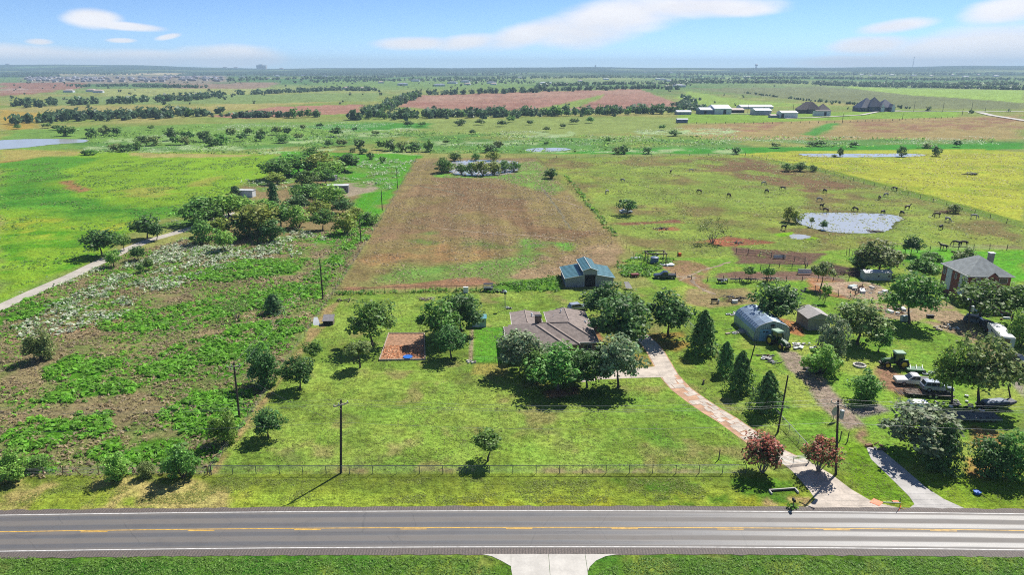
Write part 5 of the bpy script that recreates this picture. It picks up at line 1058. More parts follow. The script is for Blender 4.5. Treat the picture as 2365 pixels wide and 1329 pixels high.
# ---- mobile home and white box in the copse
def box_home(name, label, px, L_, D, Hh, rz, wallm, roofm, cat, nwin=3):
    S = thing(name, label, cat, pix(*px), rz); m_ = MB(); walls(m_, 0, L_, 0, D, Hh); m_.part('wall', wallm, S); m_ = MB(); roof(m_, -.2, L_ + .2, -.2, D + .2, Hh + .02, .18, 'x', False, .12); m_.part('roof', roofm, S)
    for k in range(nwin): window(S, (L_ * (k + .6) / nwin, -.03, Hh * .58), L_ * .12, Hh * .32, '-y', bars=0)
    if nwin: MB().box((L_ * .5 - .2, -.04, Hh * .4), (.9, .06, Hh * .78)).part('door', dark, S)
    return S
wm2 = mat('white_siding', (.52, .54, .54), .6, .12, .5); gw = mat('dark_siding', (.16, .16, .17), .7, .15, .5)
box_home('mobile_home', 'grey mobile home with white roof at the edge of the copse', (757, 447), 8.5, 4.0, 3.2, R(5), gw, wm2, 'mobile home'); box_home('box_trailer', 'white box trailer half hidden at the copse edge', (549, 455), 6.5, 3, 2.8, R(-8), wm2, wm2, 'trailer', 0)
box_home('carport', 'small pale carport among the upper copse trees', (745, 418), 6, 4, 2.2, 0, gw, mat('pale_roof', (.36, .34, .32), .7, .1, .5), 'carport', 0)
# ---- far farm: row of metal buildings and two large houses
wht_f = mat('far_white_metal', (.55, .58, .62), .5, .06, .1); blu_f = mat('far_blue_metal', (.12, .16, .26), .5, .1, .1); gry_f = mat('far_grey_metal', (.26, .29, .34), .5, .1, .1); tan_f = mat('far_tan_roof', (.40, .32, .27), .6, .1, .1); slate_f = mat('far_slate_roof', (.045, .062, .11), .6, .2, .1); brn_f = mat('far_brown_roof', (.10, .085, .085), .8, .2, .1)
def far_shed(label, px, wpx, dep, Hh, wallm, roofm, name='farm_building', cat='farm building', door=None, lean=False):
    p_ = pix(*px); k = ppm(px[1]); L_ = wpx / k; S = thing(name, label, cat, p_, 0); m_ = MB(); walls(m_, 0, L_, 0, dep, Hh, z0=-.5); m_.part('wall', wallm, S); m_ = MB(); roof(m_, -.4, L_ + .4, -.4, dep + .4, Hh + .02, .2, 'x', False, .25); m_.part('roof', roofm, S)
    if door: MB().box((L_ * door, -.06, Hh * .4), (L_ * .16, .15, Hh * .8)).part('door', dark, S)
    return S
far_shed('long low grey farm shed at the end of the far farm row', (1564, 265), 32, 14, 3.2, gry_f, wht_f); far_shed('small blue stock shelter alone in the far pasture', (1564, 284), 24, 6, 3.4, blu_f, wht_f, 'stock_shelter', 'shelter')
far_shed('blue-fronted barn with white roof in the far farm row', (1618, 264), 34, 22, 5, blu_f, wht_f, door=.3); far_shed('big pale metal barn with dark doorway in the far farm row', (1650, 264), 38, 34, 6.5, wht_f, wht_f, door=.6)
far_shed('tan-roofed shed in the far farm row', (1690, 261), 28, 16, 3.6, dark, tan_f); far_shed('long white-roofed building behind the far farm row', (1712, 252), 72, 22, 3, wht_f, wht_f); far_shed('grey metal barn with white roof before the long building', (1744, 266), 36, 18, 5.2, gry_f, wht_f)
far_shed('low tan shed beside the brightest white barn', (1780, 272), 26, 8, 2.5, gry_f, tan_f); far_shed('bright white metal barn at the front of the far farm row', (1805, 273), 36, 16, 5.6, wht_f, wht_f, door=.05)
def big_house(label, px, wpx, Hh, roofm, wallm, wings):
    p_ = pix(*px); L_ = wpx / ppm(px[1]); S = thing('country_house', label, 'house', p_, 0)
    for i, (a, c, y0, y1, hh, pt, ax) in enumerate(wings):
        m_ = MB(); walls(m_, a * L_, c * L_, y0, y1, hh, z0=-.5); m_.part('wall', wallm if i != 9 else wht_f, S); m_ = MB(); roof(m_, a * L_ - .6, c * L_ + .6, y0 - .6, y1 + .6, hh, pt, ax); m_.part('roof', roofm, S)
        for k in range(2): window(S, (L_ * (a + (c - a) * (.3 + .4 * k)), y0 - .05, hh * .5), 2.2, 2.0, '-y', bars=0)
    return S
big_house('large brown-roofed country house with steep hips at the far farm', (1848, 262), 62, 4, brn_f, brn_f, [(0, .75, 0, 16, 4.2, 1.0, 'x'), (.25, .6, -5, 8, 5, 1.15, 'y'), (.6, 1.0, -6, 9, 3.8, .9, 'x')])
far_shed('white garage wing with dark doors beside the brown-roofed house', (1885, 268), 32, 10, 5.4, wht_f, brn_f, 'garage_building', 'garage', .62)
m2 = big_house('dark slate-roofed mansion with white gables beyond the far farm', (1988, 258), 74, 5, slate_f, slate_f, [(0, .5, 0, 22, 4.4, 1.0, 'x'), (.2, .62, -3, 14, 6, 1.2, 'y'), (.55, 1.0, 0, 18, 5, .95, 'x'), (.48, .62, -6, 6, 5.4, 1.1, 'y'), (.8, .92, -5, 6, 5.4, 1.2, 'y')])
for a in (.5, .81): MB().add([(74 / ppm(258) * a, -6.4, 0), (74 / ppm(258) * (a + .1), -6.4, 0), (74 / ppm(258) * (a + .1), -6.4, 5.6), (74 / ppm(258) * (a + .05), -6.4, 9.5), (74 / ppm(258) * a, -6.4, 5.6)], [(0, 1, 2, 3, 4)]).part('white_gable', wht_f, m2)
# ---- dense estate and scattered far buildings
def tiny_house(nm, wm_, rm_, L_, D, Hh, pt):
    m_ = MB(); walls(m_, -L_ / 2, L_ / 2, -D / 2, D / 2, Hh, 0, -1); roof(m_, -L_ / 2 - .5, L_ / 2 + .5, -D / 2 - .5, D / 2 + .5, Hh, pt, 'x', True, .2, 1); return m_.mesh(nm, [wm_, rm_])
slate2 = mat('estate_roof', (.13, .14, .17), .7, .15, .1); slate3 = mat('estate_roof_pale', (.26, .26, .29), .7, .15, .1); estw = mat('estate_wall', (.42, .40, .38), .8, .1, .1); estb = mat('estate_brick', (.27, .21, .18), .8, .1, .1)
EH = [tiny_house('estate_house_%d' % i, a, b_, *d_) for i, (a, b_, d_) in enumerate([(estw, slate2, (17, 14, 5.5, .6)), (estb, slate3, (15, 15, 6.2, .7)), (estb, slate2, (20, 13, 4, .55))])]
re_ = random.Random(5)
for i in range(150):
    x_ = re_.uniform(62, 512); y_ = re_.uniform(179.5, 189.5) - (1.5 if x_ > 380 else 0); q = pix(x_, y_)
    o = link('estate_house', EH[i % 3], None, q, re_.choice([0, R(90), R(12), R(100)])); tag(o, 'one of the grey-roofed houses packed in the far estate', 'house', 'houses of the far estate')
FB = [tiny_house('far_building_%d' % i, wht_f, b_, *d_) for i, (b_, d_) in enumerate([(wht_f, (26, 14, 4.5, .2)), (tan_f, (18, 12, 4, .4)), (gry_f, (30, 16, 5, .25))])]
for x_, y_ in ((228, 214), (212, 212), (160, 213), (435, 226), (830, 180), (880, 192), (805, 180), (800, 206), (835, 207), (1045, 193), (1075, 190), (1080, 196), (1140, 196), (1135, 193), (1015, 199), (890, 173), (895, 170), (1200, 180), (1265, 193), (1255, 194), (1490, 167), (1550, 168), (1530, 185), (1520, 184), (1545, 202), (1568, 201), (1545, 188), (1560, 190), (1730, 179), (1722, 179), (1990, 173), (2010, 175), (2030, 172), (2110, 175), (2150, 176), (2200, 174), (2260, 174), (2300, 177), (2060, 174), (2230, 178), (640, 176), (700, 175), (750, 177), (560, 180), (620, 182), (960, 188), (930, 197), (1340, 188), (1400, 184)):
    q = pix(x_, y_); o = link('far_building', FB[(x_ + y_) % 3], None, q, re_.uniform(-.3, .3)); tag(o, 'small pale farm building far out among the woods', 'building', 'pale buildings among the far woods')
# skyline: towers, block, mast
def at_far(x, d): r_ = pxray(x, 160); return Vector((r_[0] / r_[1] * d, d, float(hz(r_[0] / r_[1] * d, d))))
q = at_far(605, 8600); S = thing('skyline_block', 'pale multi-storey block standing up on the far ridge', 'building', q); MB().box((0, 0, 20), (110, 50, 44)).part('wall', estw, S); MB().box((-10, 0, 46), (40, 30, 10)).part('plant_room', slate3, S)
for k in range(5): MB().box((-44 + 22 * k, -25.3, 22), (12, .5, 30)).part('window', glass, S)
for x_, d_ in ((520, 8600), (545, 8700), (650, 8500), (20, 9000)):
    q = at_far(x_, d_); o = link('skyline_building', FB[1], None, q, 0, (2.4, 2, 2.6)); tag(o, 'low building on the far ridge beside the multi-storey block', 'building', 'low buildings on the far ridge')
def wtower(label, x_, ytop, d_, slim):
    q = at_far(x_, d_); zt = CAM_H + pxray(x_, ytop)[2] / pxray(x_, ytop)[1] * d_ - q.z; S = thing('water_tower', label, 'water tower', q)
    l_ = MB(); 
    for a in range(5): l_.bar((9 * math.cos(a * 1.257), 9 * math.sin(a * 1.257), -1), (7 * math.cos(a * 1.257), 7 * math.sin(a * 1.257), zt * .68), 1.6, 1.6, 5)
    l_.part('leg', gry_f, S); t_ = MB(); t_.bar((0, 0, zt * .62), (0, 0, zt * .72), 6, slim, 12); t_.bar((0, 0, zt * .72), (0, 0, zt * .9), slim, slim, 12); t_.bar((0, 0, zt * .9), (0, 0, zt), slim, 3, 12); t_.part('tank', gry_f, S)
wtower('slim water tower above the wooded ridge', 1375, 150, 8000, 9); wtower('broad-tanked water tower above the ridge', 1746, 147, 7600, 14)
q = at_far(2107, 7800); S = thing('radio_mast', 'tall thin lattice radio mast on the far ridge', 'mast', q); zt = CAM_H + pxray(2107, 131)[2] / pxray(2107, 131)[1] * 7800 - q.z; m_ = MB()
for a in range(3): m_.bar((5 * math.cos(a * 2.09), 5 * math.sin(a * 2.09), 0), (1.5 * math.cos(a * 2.09), 1.5 * math.sin(a * 2.09), zt), 1.0, .8, 4)
for k in range(9): m_.box((0, 0, zt * (k + .5) / 9), (7 - .5 * k, 7 - .5 * k, 1.2))
m_.part('lattice', mat('mast_steel', (.35, .3, .3), .6, .1, .1), S); MB().box((0, 0, zt - 2), (9, 9, 5)).part('antenna', wht_f, S)
# ================================================================== POLES AND WIRES
polew = mat('pole_wood', (.055, .043, .035), .9, .3, 3.0, stretch=(4, 4, .5)); wirem = mat('wire_metal', (.25, .26, .27), .45, .1, 2.0, metal=.3); ins = mat('insulator', (.45, .46, .46), .3, .1, 5.0)
def pole(base, topy=None, label='', lean=(0, 0), arm=True, transformer=False, rz=0.0, r=.16, height=None, group=None):
    p_ = pix(*base) if not isinstance(base, Vector) else base; h = height or top_h(p_, topy); S = thing('utility_pole', label, 'utility pole', p_, 0, group); tp = (lean[0], lean[1], h)
    MB().bar((0, 0, -.3), tp, r * 1.1, r * .75, 10).part('pole', polew, S)
    if arm:
        c, s = math.cos(rz), math.sin(rz); q = Vector((lean[0], lean[1], h - .55)); a = MB(); a.box(q + Vector((0, -.2, 0)), (2.0, .12, .14), rz); a.bar(q + Vector((-.7 * c, -.2 - .7 * s, 0)), q + Vector((0, -.15, -.7)), .03); A = a.part('crossarm', woodp, S)
        for k in (-.9, -.3, .9): i_ = MB(); i_.bar(q + Vector((k * c, -.2 + k * s, .07)), q + Vector((k * c, -.2 + k * s, .3)), .05, .07, 6); i_.part('insulator', ins, S)
    if transformer: t_ = MB(); t_.bar((lean[0] * .85 + .4, -.25, h - 2.4), (lean[0] * .85 + .4, -.25, h - 1.3), .28, .28, 12); t_.bar((lean[0] * .85 + .4, -.25, h - 1.3), (lean[0] * .85 + .4, -.25, h - 1.2), .28, .1, 12); t_.part('transformer', steel, S)
    return p_ + Vector(tp)
def wire(a, c, sag, label, group=None, r=.013, n=14):
    m_ = MB(); m_.tube([Vector(a).lerp(Vector(c), t) - Vector((0, 0, 4 * sag * t * (1 - t))) for t in np.linspace(0, 1, n)], r, 4); o = m_.part('power_wire', wirem); tag(o, label, 'wire', group)
p1 = pole((787, 1094), 925, 'tall dark utility pole standing at the front pipe fence', rz=R(35), lean=(.8, 0)); p2 = pole((1931, 1097), 925, 'tall roadside utility pole with transformer beside the second crape myrtle', transformer=True, rz=R(-50), lean=(-1.2, 0))
for dz, dx in ((-.25, -.8), (-.25, -.3), (-.25, .8), (-3.2, .1)):
    off = Vector((0, dx, dz)); wire(p1 + off, p2 + off, 1.0, 'roadside power wire strung between the two roadside poles', 'wires between the roadside poles')
    wire(p1 + off, Vector((-88, 80.4, 10.4)) + off, 1.0, 'roadside power wire running left from the front fence pole', 'wires left of the front fence pole'); wire(p2 + off, Vector((107, 80.4, 10.4)) + off, 1.0, 'roadside power wire running right from the transformer pole', 'wires right of the transformer pole')
q1 = pole((553, 966), 838, 'leaning utility pole at the left fence nearest the road', lean=(.2, 0), arm=True, rz=R(15)); q2 = pole((746, 692), 600, 'utility pole at the left fence level with the rear pipe fence', arm=False)
q3 = pole((834, 562), 505, 'utility pole at the left fence beside the copse edge trees', arm=False); q4 = pole((883, 487), 440, 'utility pole at the left fence near the mobile home', arm=False); q5 = pole((918, 435), 389, 'utility pole at the left fence close to the pasture pond', arm=False)
wy = []
for a, c in ((q1, q2), (q2, q3), (q3, q4), (q4, q5)):
    for dz in (-.1, -1.5): wire(a + Vector((0, 0, dz)), c + Vector((0, 0, dz)), .8, 'pole line wire along the left boundary fence', 'wires along the left boundary fence')
wire(q1 + Vector((0, 0, -1)), p1 + Vector((0, 0, -3.2)), .9, 'service wire from the leaning left pole to the front fence pole')
q6 = pole((1796, 1000), 868, 'leaning bare pole beside the bushy conifer and side fence', lean=(.45, 0), arm=False, r=.13); q7 = pole((1724, 864), 796, 'leaning bare pole in front of the arched metal building', lean=(.95, 0), arm=False, r=.12)
q8 = pole((2234, 784), 692, 'yard light pole with lamp arm beside the horse trailer', lean=(-.9, 0), arm=False, transformer=True, r=.14); q9 = pole((2338, 936), 868, 'short leaning pole by the dark car', lean=(-2.0, 0), arm=False, r=.12)
l_ = thing('yard_lamp', 'white lamp bracket on the yard pole top', 'lamp', q8); m_ = MB(); m_.tube([(0, 0, -.1), (-.3, -.2, .25), (-.8, -.5, .3)], .04, 5); m_.part('arm', steel, l_); MB().bar((-.8, -.5, .3), (-1.0, -.62, .1), .12, .2, 8).part('lamp_head', wht, l_)
wire(q8, Vector((107, 120, 4)), .6, 'loose service wires dropping from the yard light pole to the trailer'); wire(p2 + Vector((0, 0, -1)), q6, .6, 'service wire between the transformer pole and the leaning bare pole'); wire(q6, q7, .5, 'service wire between the two leaning bare poles')
for x_, yb, yt in ((1945, 285, 262), (2084, 276, 262), (2110, 258, 235), (2177, 258, 237), (2243, 258, 235), (2222, 266, 250), (2275, 258, 248), (1727, 262, 239), (1831, 262, 241)):
    pole((x_, yb), yt, 'thin dark pole on the lane by the far farm', arm=False, r=.22, group='poles by the far farm lane')
# ================================================================== FENCES
def fence(name, label, pts, gap, h, post_m, rail_m, rails, r=.045, wires=0, lean=0.0, wr=.006, rr=.04, group=None, jit=0.0):
    W = [pix(*q) for q in pts]; S = thing(name, label, 'fence', W[0]); o0 = W[0]; pm = MB().bar((0, 0, -.1), (0, 0, h), r, r * .9, 6).mesh('post', post_m)
    rd = random.Random(int(W[0].x * 10)); L_ = np.array([0] + list(np.cumsum([(c - a).length for a, c in zip(W, W[1:])])))
    def at(t): i = max(0, min(int(np.searchsorted(L_, t)) - 1, len(W) - 2)); return W[i].lerp(W[i + 1], (t - L_[i]) / max(L_[i + 1] - L_[i], 1e-6)) - o0
    n = max(1, round(L_[-1] / gap)); ps = [at(L_[-1] * k / n) for k in range(n + 1)]
    for q in ps:
        o = link('post', pm, S, q); o.rotation_euler = (rd.gauss(0, lean), rd.gauss(0, lean), rd.uniform(0, 3)); o.scale = (1, 1, 1 + rd.uniform(-jit, jit))
    for z in rails:
        for a, c in zip(ps, ps[1:]): MB().bar(a + Vector((0, 0, z)), c + Vector((0, 0, z)), rr, n=6).part('rail', rail_m, S)
    if wires:
        w_ = MB()
        for k in range(wires):
            z = h * (k + .6) / (wires + .3)
            for a, c in zip(ps, ps[1:]):
                m2_ = (a + c) / 2 + Vector((0, 0, z - (.04 + abs(rd.gauss(0, lean * .4))))); w_.tube([a + Vector((0, 0, z)), m2_, c + Vector((0, 0, z))], wr, 3)
        w_.part('wire', wirem, S)
    return S
grnp = mat('fence_pipe_green', (.10, .125, .115), .5, .2, 3.0, metal=.2); rp = mat('fence_pipe_rust', (.13, .075, .055), .7, .3, 3.0)
fence('pipe_fence', 'green-grey pipe and wire fence along the front lawn', [(484, 1096), (787, 1096), (1240, 1095), (1722, 1094)], 3.05, 1.25, grnp, grnp, [1.22], .05, 7, 0, wr=.008, rr=.05)
fence('pipe_fence', 'rusty brown pipe fence across the back of the lawn', [(768, 682), (950, 676), (1148, 673)], 2.4, 1.5, rp, rp, [1.46], .055, 4, rr=.05)
fence('wire_fence', 'rustic old wire fence overgrown beside the road', [(-30, 1106), (60, 1101), (240, 1097), (360, 1095), (478, 1096)], 2.3, 1.35, rust, rust, [], .05, 6, .13, wr=.016, jit=.15)
fence('wire_fence', 'wire fence down the left boundary under the pole line', [(480, 1096), (560, 990), (660, 840), (768, 682), (870, 525), (965, 362)], 5.0, 1.2, rust, rust, [], .04, 4, .06, wr=.008)
fence('chain_link_fence', 'grey pipe-railed fence between driveway and neighbouring yard', [(1868, 1050), (1800, 975), (1720, 895), (1640, 808), (1570, 735), (1525, 685)], 3.0, 1.3, steel, steel, [1.27], .04, 6, 0, wr=.008)
fence('wire_fence', 'weedy wire fence down the right edge of the mown pasture', [(1500, 640), (1430, 552), (1340, 460), (1275, 400), (1240, 366)], 5.0, 1.2, rust, rust, [], .05, 4, .06)
fence('field_fence', 'dark post fence between horse paddock and yellow field', [(1722, 359), (1800, 377), (1900, 400), (2010, 428), (2140, 463), (2260, 497), (2365, 527)], 8.0, 1.5, wood, wood, [], .11, 4, .05, wr=.012)
fence('field_fence', 'wire fence behind the brick house yard', [(2060, 590), (2170, 578), (2265, 576), (2365, 578)], 5.0, 1.6, wood, wood, [], .10, 5, .04, wr=.012)
fence('corral_fence', 'old rail corral of weathered posts round bare ground', [(1700, 586), (1760, 592), (1820, 600), (1868, 612), (1860, 622), (1790, 618), (1756, 624)], 3.2, 1.5, wood, wood, [.6, 1.2], .1, 0, .05, rr=.06, jit=.25)
fence('corral_fence', 'leaning post fence behind the row of implements', [(1560, 642), (1640, 652), (1700, 652), (1840, 650), (1960, 648)], 4.0, 1.4, wood, wood, [], .1, 3, .07, wr=.014, jit=.25)
fence('pen_fence', 'short dark posts around the pen of orange soil', [(1882, 676), (1896, 694), (1915, 684), (1942, 686), (1968, 688), (1990, 672)], 2.6, 1.7, wood, wood, [.25], .09, 0, .08, rr=.05)
fence('vine_posts', 'row of vine posts in green growth beyond the low shed', [(1955, 590), (1975, 602), (1992, 612), (2008, 628)], 1.7, 2.3, wood, wood, [2.1], .08, 2, .06)
fence('garden_fence', 'thin garden fence around the bright green patch', [(1092, 834), (1130, 836), (1172, 838)], 2.2, 1.1, blk, blk, [1.05, .2], .035, 3, .02, wr=.012, rr=.025)
fence('wire_fence', 'wire fence along the back edge of the horse paddock', [(1240, 366), (1480, 361), (1722, 358)], 12, 1.4, wood, wood, [], .14, 3, .05, wr=.02)
fence('field_fence', 'row of dark fence posts below the far farm', [(1565, 286), (1800, 285), (1900, 284), (2000, 281), (2100, 277), (2200, 272)], 9, 1.6, wood, wood, [], .28, 0, .05)
# gate across the drive
gt = thing('drive_gate', 'grey pipe gate standing across the concrete driveway', 'gate', pix(1796, 1078), math.atan2(pix(1866, 1070).y - pix(1796, 1078).y, pix(1866, 1070).x - pix(1796, 1078).x)); gl_ = (pix(1866, 1070) - pix(1796, 1078)).length
for k in range(6): MB().bar((.05, 0, .25 + .2 * k), (gl_ - .05, 0, .25 + .2 * k), .028).part('rail', steel, gt)
for x_ in (.05, gl_ / 2, gl_ - .05): MB().bar((x_, 0, .15), (x_, 0, 1.3), .035).part('upright', steel, gt)
for x_ in (-.12, gl_ + .12): MB().bar((x_, 0, -.1), (x_, 0, 1.5), .07).part('post', grnp, gt)
for (a, lab) in (((1940, 1018), 'single dark marker post on the grass behind the transformer pole'), ((1957, 1021), 'grey marker post on the verge near the asphalt drive'), ((1660, 1062), 'small dark stake on the front lawn near the red myrtle'), ((488, 1098), 'thick dark gatepost at the corner of front and left fences'), ((1452, 640), 'short leaning post beside the barn')):
    S = thing('post', lab, 'post', pix(*a)); MB().bar((0, 0, -.1), (.05, 0, 1.5), .08, .07, 7).part('stake', wood, S)
# ================================================================== VEHICLES (x forward, z up)
tyre = mat('tyre_rubber', (.018, .018, .018), .85, .2, 6.0); rimm = mat('rim_alloy', (.42, .43, .44), .35, .1, 5.0, metal=.6); rimy = mat('rim_yellow', (.62, .43, .03), .45, .1, 5.0); carglass = mat('car_glass', (.03, .038, .045), .06, .1, 1.0, spec=.9); lampm = mat('headlamp', (.6, .62, .62), .15, .05, 5.0, spec=.8); redl = mat('tail_lamp', (.35, .02, .02), .3, .1, 5.0)
def wheel(S, c, r, w_, rm_=None):
    x_, y_, z_ = c; o = MB().bar((0, -w_ / 2, 0), (0, w_ / 2, 0), r, r, 18).part('wheel', tyre, S, loc=c); m_ = MB(); m_.bar((0, -w_ / 2 - .012, 0), (0, w_ / 2 + .012, 0), r * .58, r * .58, 14); m_.bar((0, -w_ / 2 - .03, 0), (0, w_ / 2 + .03, 0), r * .2, r * .2, 8); m_.part('rim', rm_ or rimm, o)
def car(name, label, loc, rz, paint, L_=4.8, W=1.85, kind='suv', z0=0.0):
    S = thing(name, label, 'pickup' if kind == 'pickup' else 'car', Vector(loc) + Vector((0, 0, z0)), rz); h = L_ / 2; r = .38
    if kind == 'pickup':
        body = [(-h, .55), (-h, 1.12), (-.55, 1.12), (-.5, 1.15), (h * .38, 1.15), (h * .92, 1.05), (h, .95), (h, .5), (h * .8, .42), (-h * .85, .42)]; cab = [(-h * .28, 1.14), (-h * .24, 1.78), (-h * .1, 1.86), (h * .12, 1.84), (h * .42, 1.14)]
    else:
        body = [(-h, .5), (-h, 1.02), (-h * .94, 1.1), (h * .36, 1.08), (h * .9, .95), (h, .8), (h, .45), (h * .85, .38), (-h * .9, .38)]; cab = [(-h * .95, 1.08), (-h * .84, 1.66), (-h * .7, 1.74), (h * .05, 1.74), (h * .42, 1.07)] if kind == 'suv' else [(-h * .72, 1.05), (-h * .4, 1.45), (h * .02, 1.46), (h * .42, 1.04)]
    MB().prism(body, -W / 2, W / 2, 0, .07).part('body', paint, S); w2 = W / 2 - .12
    C = MB().prism(cab, -w2, w2, 0, .08).part('cabin', paint, S)
    zt = max(z for _, z in cab); zb = min(z for _, z in cab) + .06; g_ = MB(); xs = [x for x, _ in cab]; nx = 3 if kind == 'suv' else 2
    top = [p for p in cab if p[1] > zt - .15]; xa, xb = min(p[0] for p in top) + .05, max(p[0] for p in top) - .05; bl, brt = min(xs) + .16, max(xs) - .25
    for sgn in (-1, 1):
        for k in range(nx):
            a, c = k / nx + .02, (k + 1) / nx - .02; y_ = sgn * (w2 + .008); q = [(bl + (brt - bl) * a, y_, zb), (bl + (brt - bl) * c, y_, zb), (xa + (xb - xa) * c, y_, zt - .12), (xa + (xb - xa) * a, y_, zt - .12)]; MB().add(q, [(0, 1, 2, 3)]).part('side_window', carglass, C)
    f0, f1 = cab[-1], cab[-2]; MB().add([(f0[0] - .03, -w2 + .1, f0[1] + .06), (f0[0] - .03, w2 - .1, f0[1] + .06), (f1[0] + .04, w2 - .14, f1[1] - .04), (f1[0] + .04, -w2 + .14, f1[1] - .04)], [(0, 1, 2, 3)]).part('windscreen', carglass, C)
    b0, b1 = cab[0], cab[1]; MB().add([(b0[0] - .015, -w2 + .1, b0[1] + .08), (b0[0] - .015, w2 - .1, b0[1] + .08), (b1[0] - .02, w2 - .14, b1[1] - .02), (b1[0] - .02, -w2 + .14, b1[1] - .02)], [(0, 3, 2, 1)]).part('rear_window', carglass, C)
    if kind == 'pickup': MB().box((-h * .64, 0, 1.126), (h * .66, W - .3, .02)).part('cargo_bed', blk, S)
    for sx in (-h * .62, h * .62):
        for sy in (-W / 2 + .1, W / 2 - .1): wheel(S, (sx, sy, r), r, .24)
    for sy in (-W / 2 + .25, W / 2 - .25): MB().box((h - .02, sy, .82), (.08, .32, .16)).part('headlight', lampm, S); MB().box((-h + .01, sy * 1.05, .85), (.06, .16, .26)).part('tail_light', redl, S)
    MB().box((h + .02, 0, .5), (.14, W * .96, .2)).part('bumper', steel, S); MB().box((-h - .02, 0, .52), (.12, W * .94, .18)).part('bumper', steel, S)
    return S
def tractor(label, loc, rz, s=1.0):
    S = thing('tractor', label, 'tractor', loc, rz); S.scale = (s, s, s); g1 = mat('tractor_green', (.018, .085, .022), .4, .15, 2.0, spec=.5); gw_ = mat('tractor_roof', (.22, .34, .24), .5, .1, 2.0)
    MB().prism([(.35, .75), (.35, 1.75), (1.9, 1.58), (2.35, 1.35), (2.4, .8)], -.42, .42, 0, .08).part('hood', g1, S); MB().box((.2, 0, .85), (3.6, .5, .4)).part('chassis', blk, S)
    for sx, sy in ((.3, -.62), (.3, .62), (-1.15, -.7), (-1.15, .7)): MB().bar((sx, sy, 1.3), (sx * .92 if sx > 0 else sx, sy * .92, 2.75), .06, n=5).part('cab_post', g1, S)
    MB().box((-.42, 0, 2.0), (1.3, 1.16, 1.3)).part('cab_glass', carglass, S); MB().prism([(-1.35, 2.7), (-1.25, 2.95), (.35, 2.95), (.5, 2.7)], -.82, .82, 0, .1).part('cab_roof', gw_, S)
    for sy in (-1, 1): MB().prism([(-1.9, 1.15), (-1.7, 1.75), (-.5, 1.75), (-.3, 1.2)], *(sorted((sy * .55, sy * 1.05))), 0, .04).part('fender', g1, S); wheel(S, (-1.1, sy * .85, .86), .86, .45, rimy); wheel(S, (1.65, sy * .8, .6), .6, .34, rimy)
    MB().bar((.95, .2, 1.6), (.95, .2, 2.7), .06).part('exhaust', blk, S); MB().box((2.55, 0, .75), (.35, .9, .4)).part('front_weight', blk, S)
    for sy in (-.25, .25): MB().box((2.36, sy, 1.2), (.06, .2, .14)).part('headlight', lampm, S)
    MB().box((-2.1, 0, .6), (.7, .8, .12)).part('hitch', blk, S); return S
wp = mat('paint_white', (.62, .63, .62), .3, .05, .8, spec=.6); sp_ = mat('paint_silver', (.36, .40, .45), .28, .05, .8, metal=.3, spec=.6); bp = mat('paint_black', (.02, .021, .024), .25, .1, .8, spec=.6); dbp = mat('paint_dark_blue', (.022, .032, .055), .3, .1, .8, spec=.6); gbp = mat('paint_grey_blue', (.10, .14, .18), .3, .1, .8, spec=.6)
tractor('green tractor with yellow wheels on the grass before the pickup', pix(2066, 848), R(176)); tractor('green tractor parked before the blue garage door', pix(1796, 800), R(-70), 1.06)
car('pickup_truck', 'white pickup truck parked under the huge tree', pix(2108, 888), R(172), wp, 5.8, 2.0, 'pickup'); 
tp_ = pix(2150, 915); car('suv', 'silver sport utility car loaded on the flat trailer', pix(2160, 910), R(-8), sp_, 4.6, 1.82, 'suv', .55)
S = thing('car_trailer', 'flat steel car trailer with ramp carrying the silver car', 'trailer', pix(2148, 914), R(-8)); 
for k in range(9): MB().box((-3.4 + .78 * k, 0, .5), (.72, 2.2, .05)).part('deck_plank', wood, S)
for sy in (-1.12, 1.12): MB().box((-.3, sy, .5), (7.0, .1, .16)).part('side_rail', blk, S); [wheel(S, (sx, sy, .34), .34, .22) for sx in (-.5, .4)]
rmp = MB(); [rmp.box((-4.4, y_, .3), (1.5, .07, .07), 0) for y_ in (-.9, -.5, 0, .5, .9)]; [rmp.box((x_, 0, .3), (.07, 1.9, .07)) for x_ in (-5.1, -4.4, -3.8)]; rmp.part('ramp', blk, S)
S = thing('utility_trailer', 'small open red-railed trailer beside the silver car', 'trailer', pix(2106, 912), R(-12)); MB().box((0, 0, .45), (2.2, 1.5, .06)).part('deck', wood, S); [MB().box((0, sy, .75), (2.2, .06, .06)).part('rail', rust, S) for sy in (-.75, .75)]; [MB().box((sx, 0, .75), (.06, 1.5, .06)).part('rail', rust, S) for sx in (-1.1, 1.1)]; [wheel(S, (0, sy, .3), .3, .18) for sy in (-.88, .88)]; MB().bar((1.1, 0, .45), (2.2, 0, .4), .05).part('tongue', blk, S)
S = thing('camper', 'small pale blue camper shell with white roof on the grass', 'camper', pix(2118, 952), R(-6)); pb = mat('camper_blue', (.30, .42, .50), .5, .1, 1.0); MB().prism([(-1.35, .35), (-1.4, 1.5), (-1.2, 1.75), (1.25, 1.75), (1.4, 1.35), (1.4, .35)], -.85, .85, 0, .08).part('shell', pb, S); MB().box((0, 0, 1.78), (2.4, 1.5, .08)).part('roof', wht, S); MB().box((.55, -.86, .95), (.6, .04, .9)).part('door', wht, S); MB().box((-.5, -.86, 1.2), (.8, .04, .4)).part('window', pb, S); [wheel(S, (-.2, sy, .28), .28, .18) for sy in (-.8, .8)]
S = thing('flatbed_trailer', 'long low grey flatbed trailer lying along the shade', 'trailer', pix(2215, 968), R(-1.5)); fb = mat('old_deck', (.12, .125, .12), .85, .25, 1.0)
for k in range(5): MB().box((0, -.95 + .47 * k, .62), (11.2, .44, .08)).part('deck_plank', fb, S)
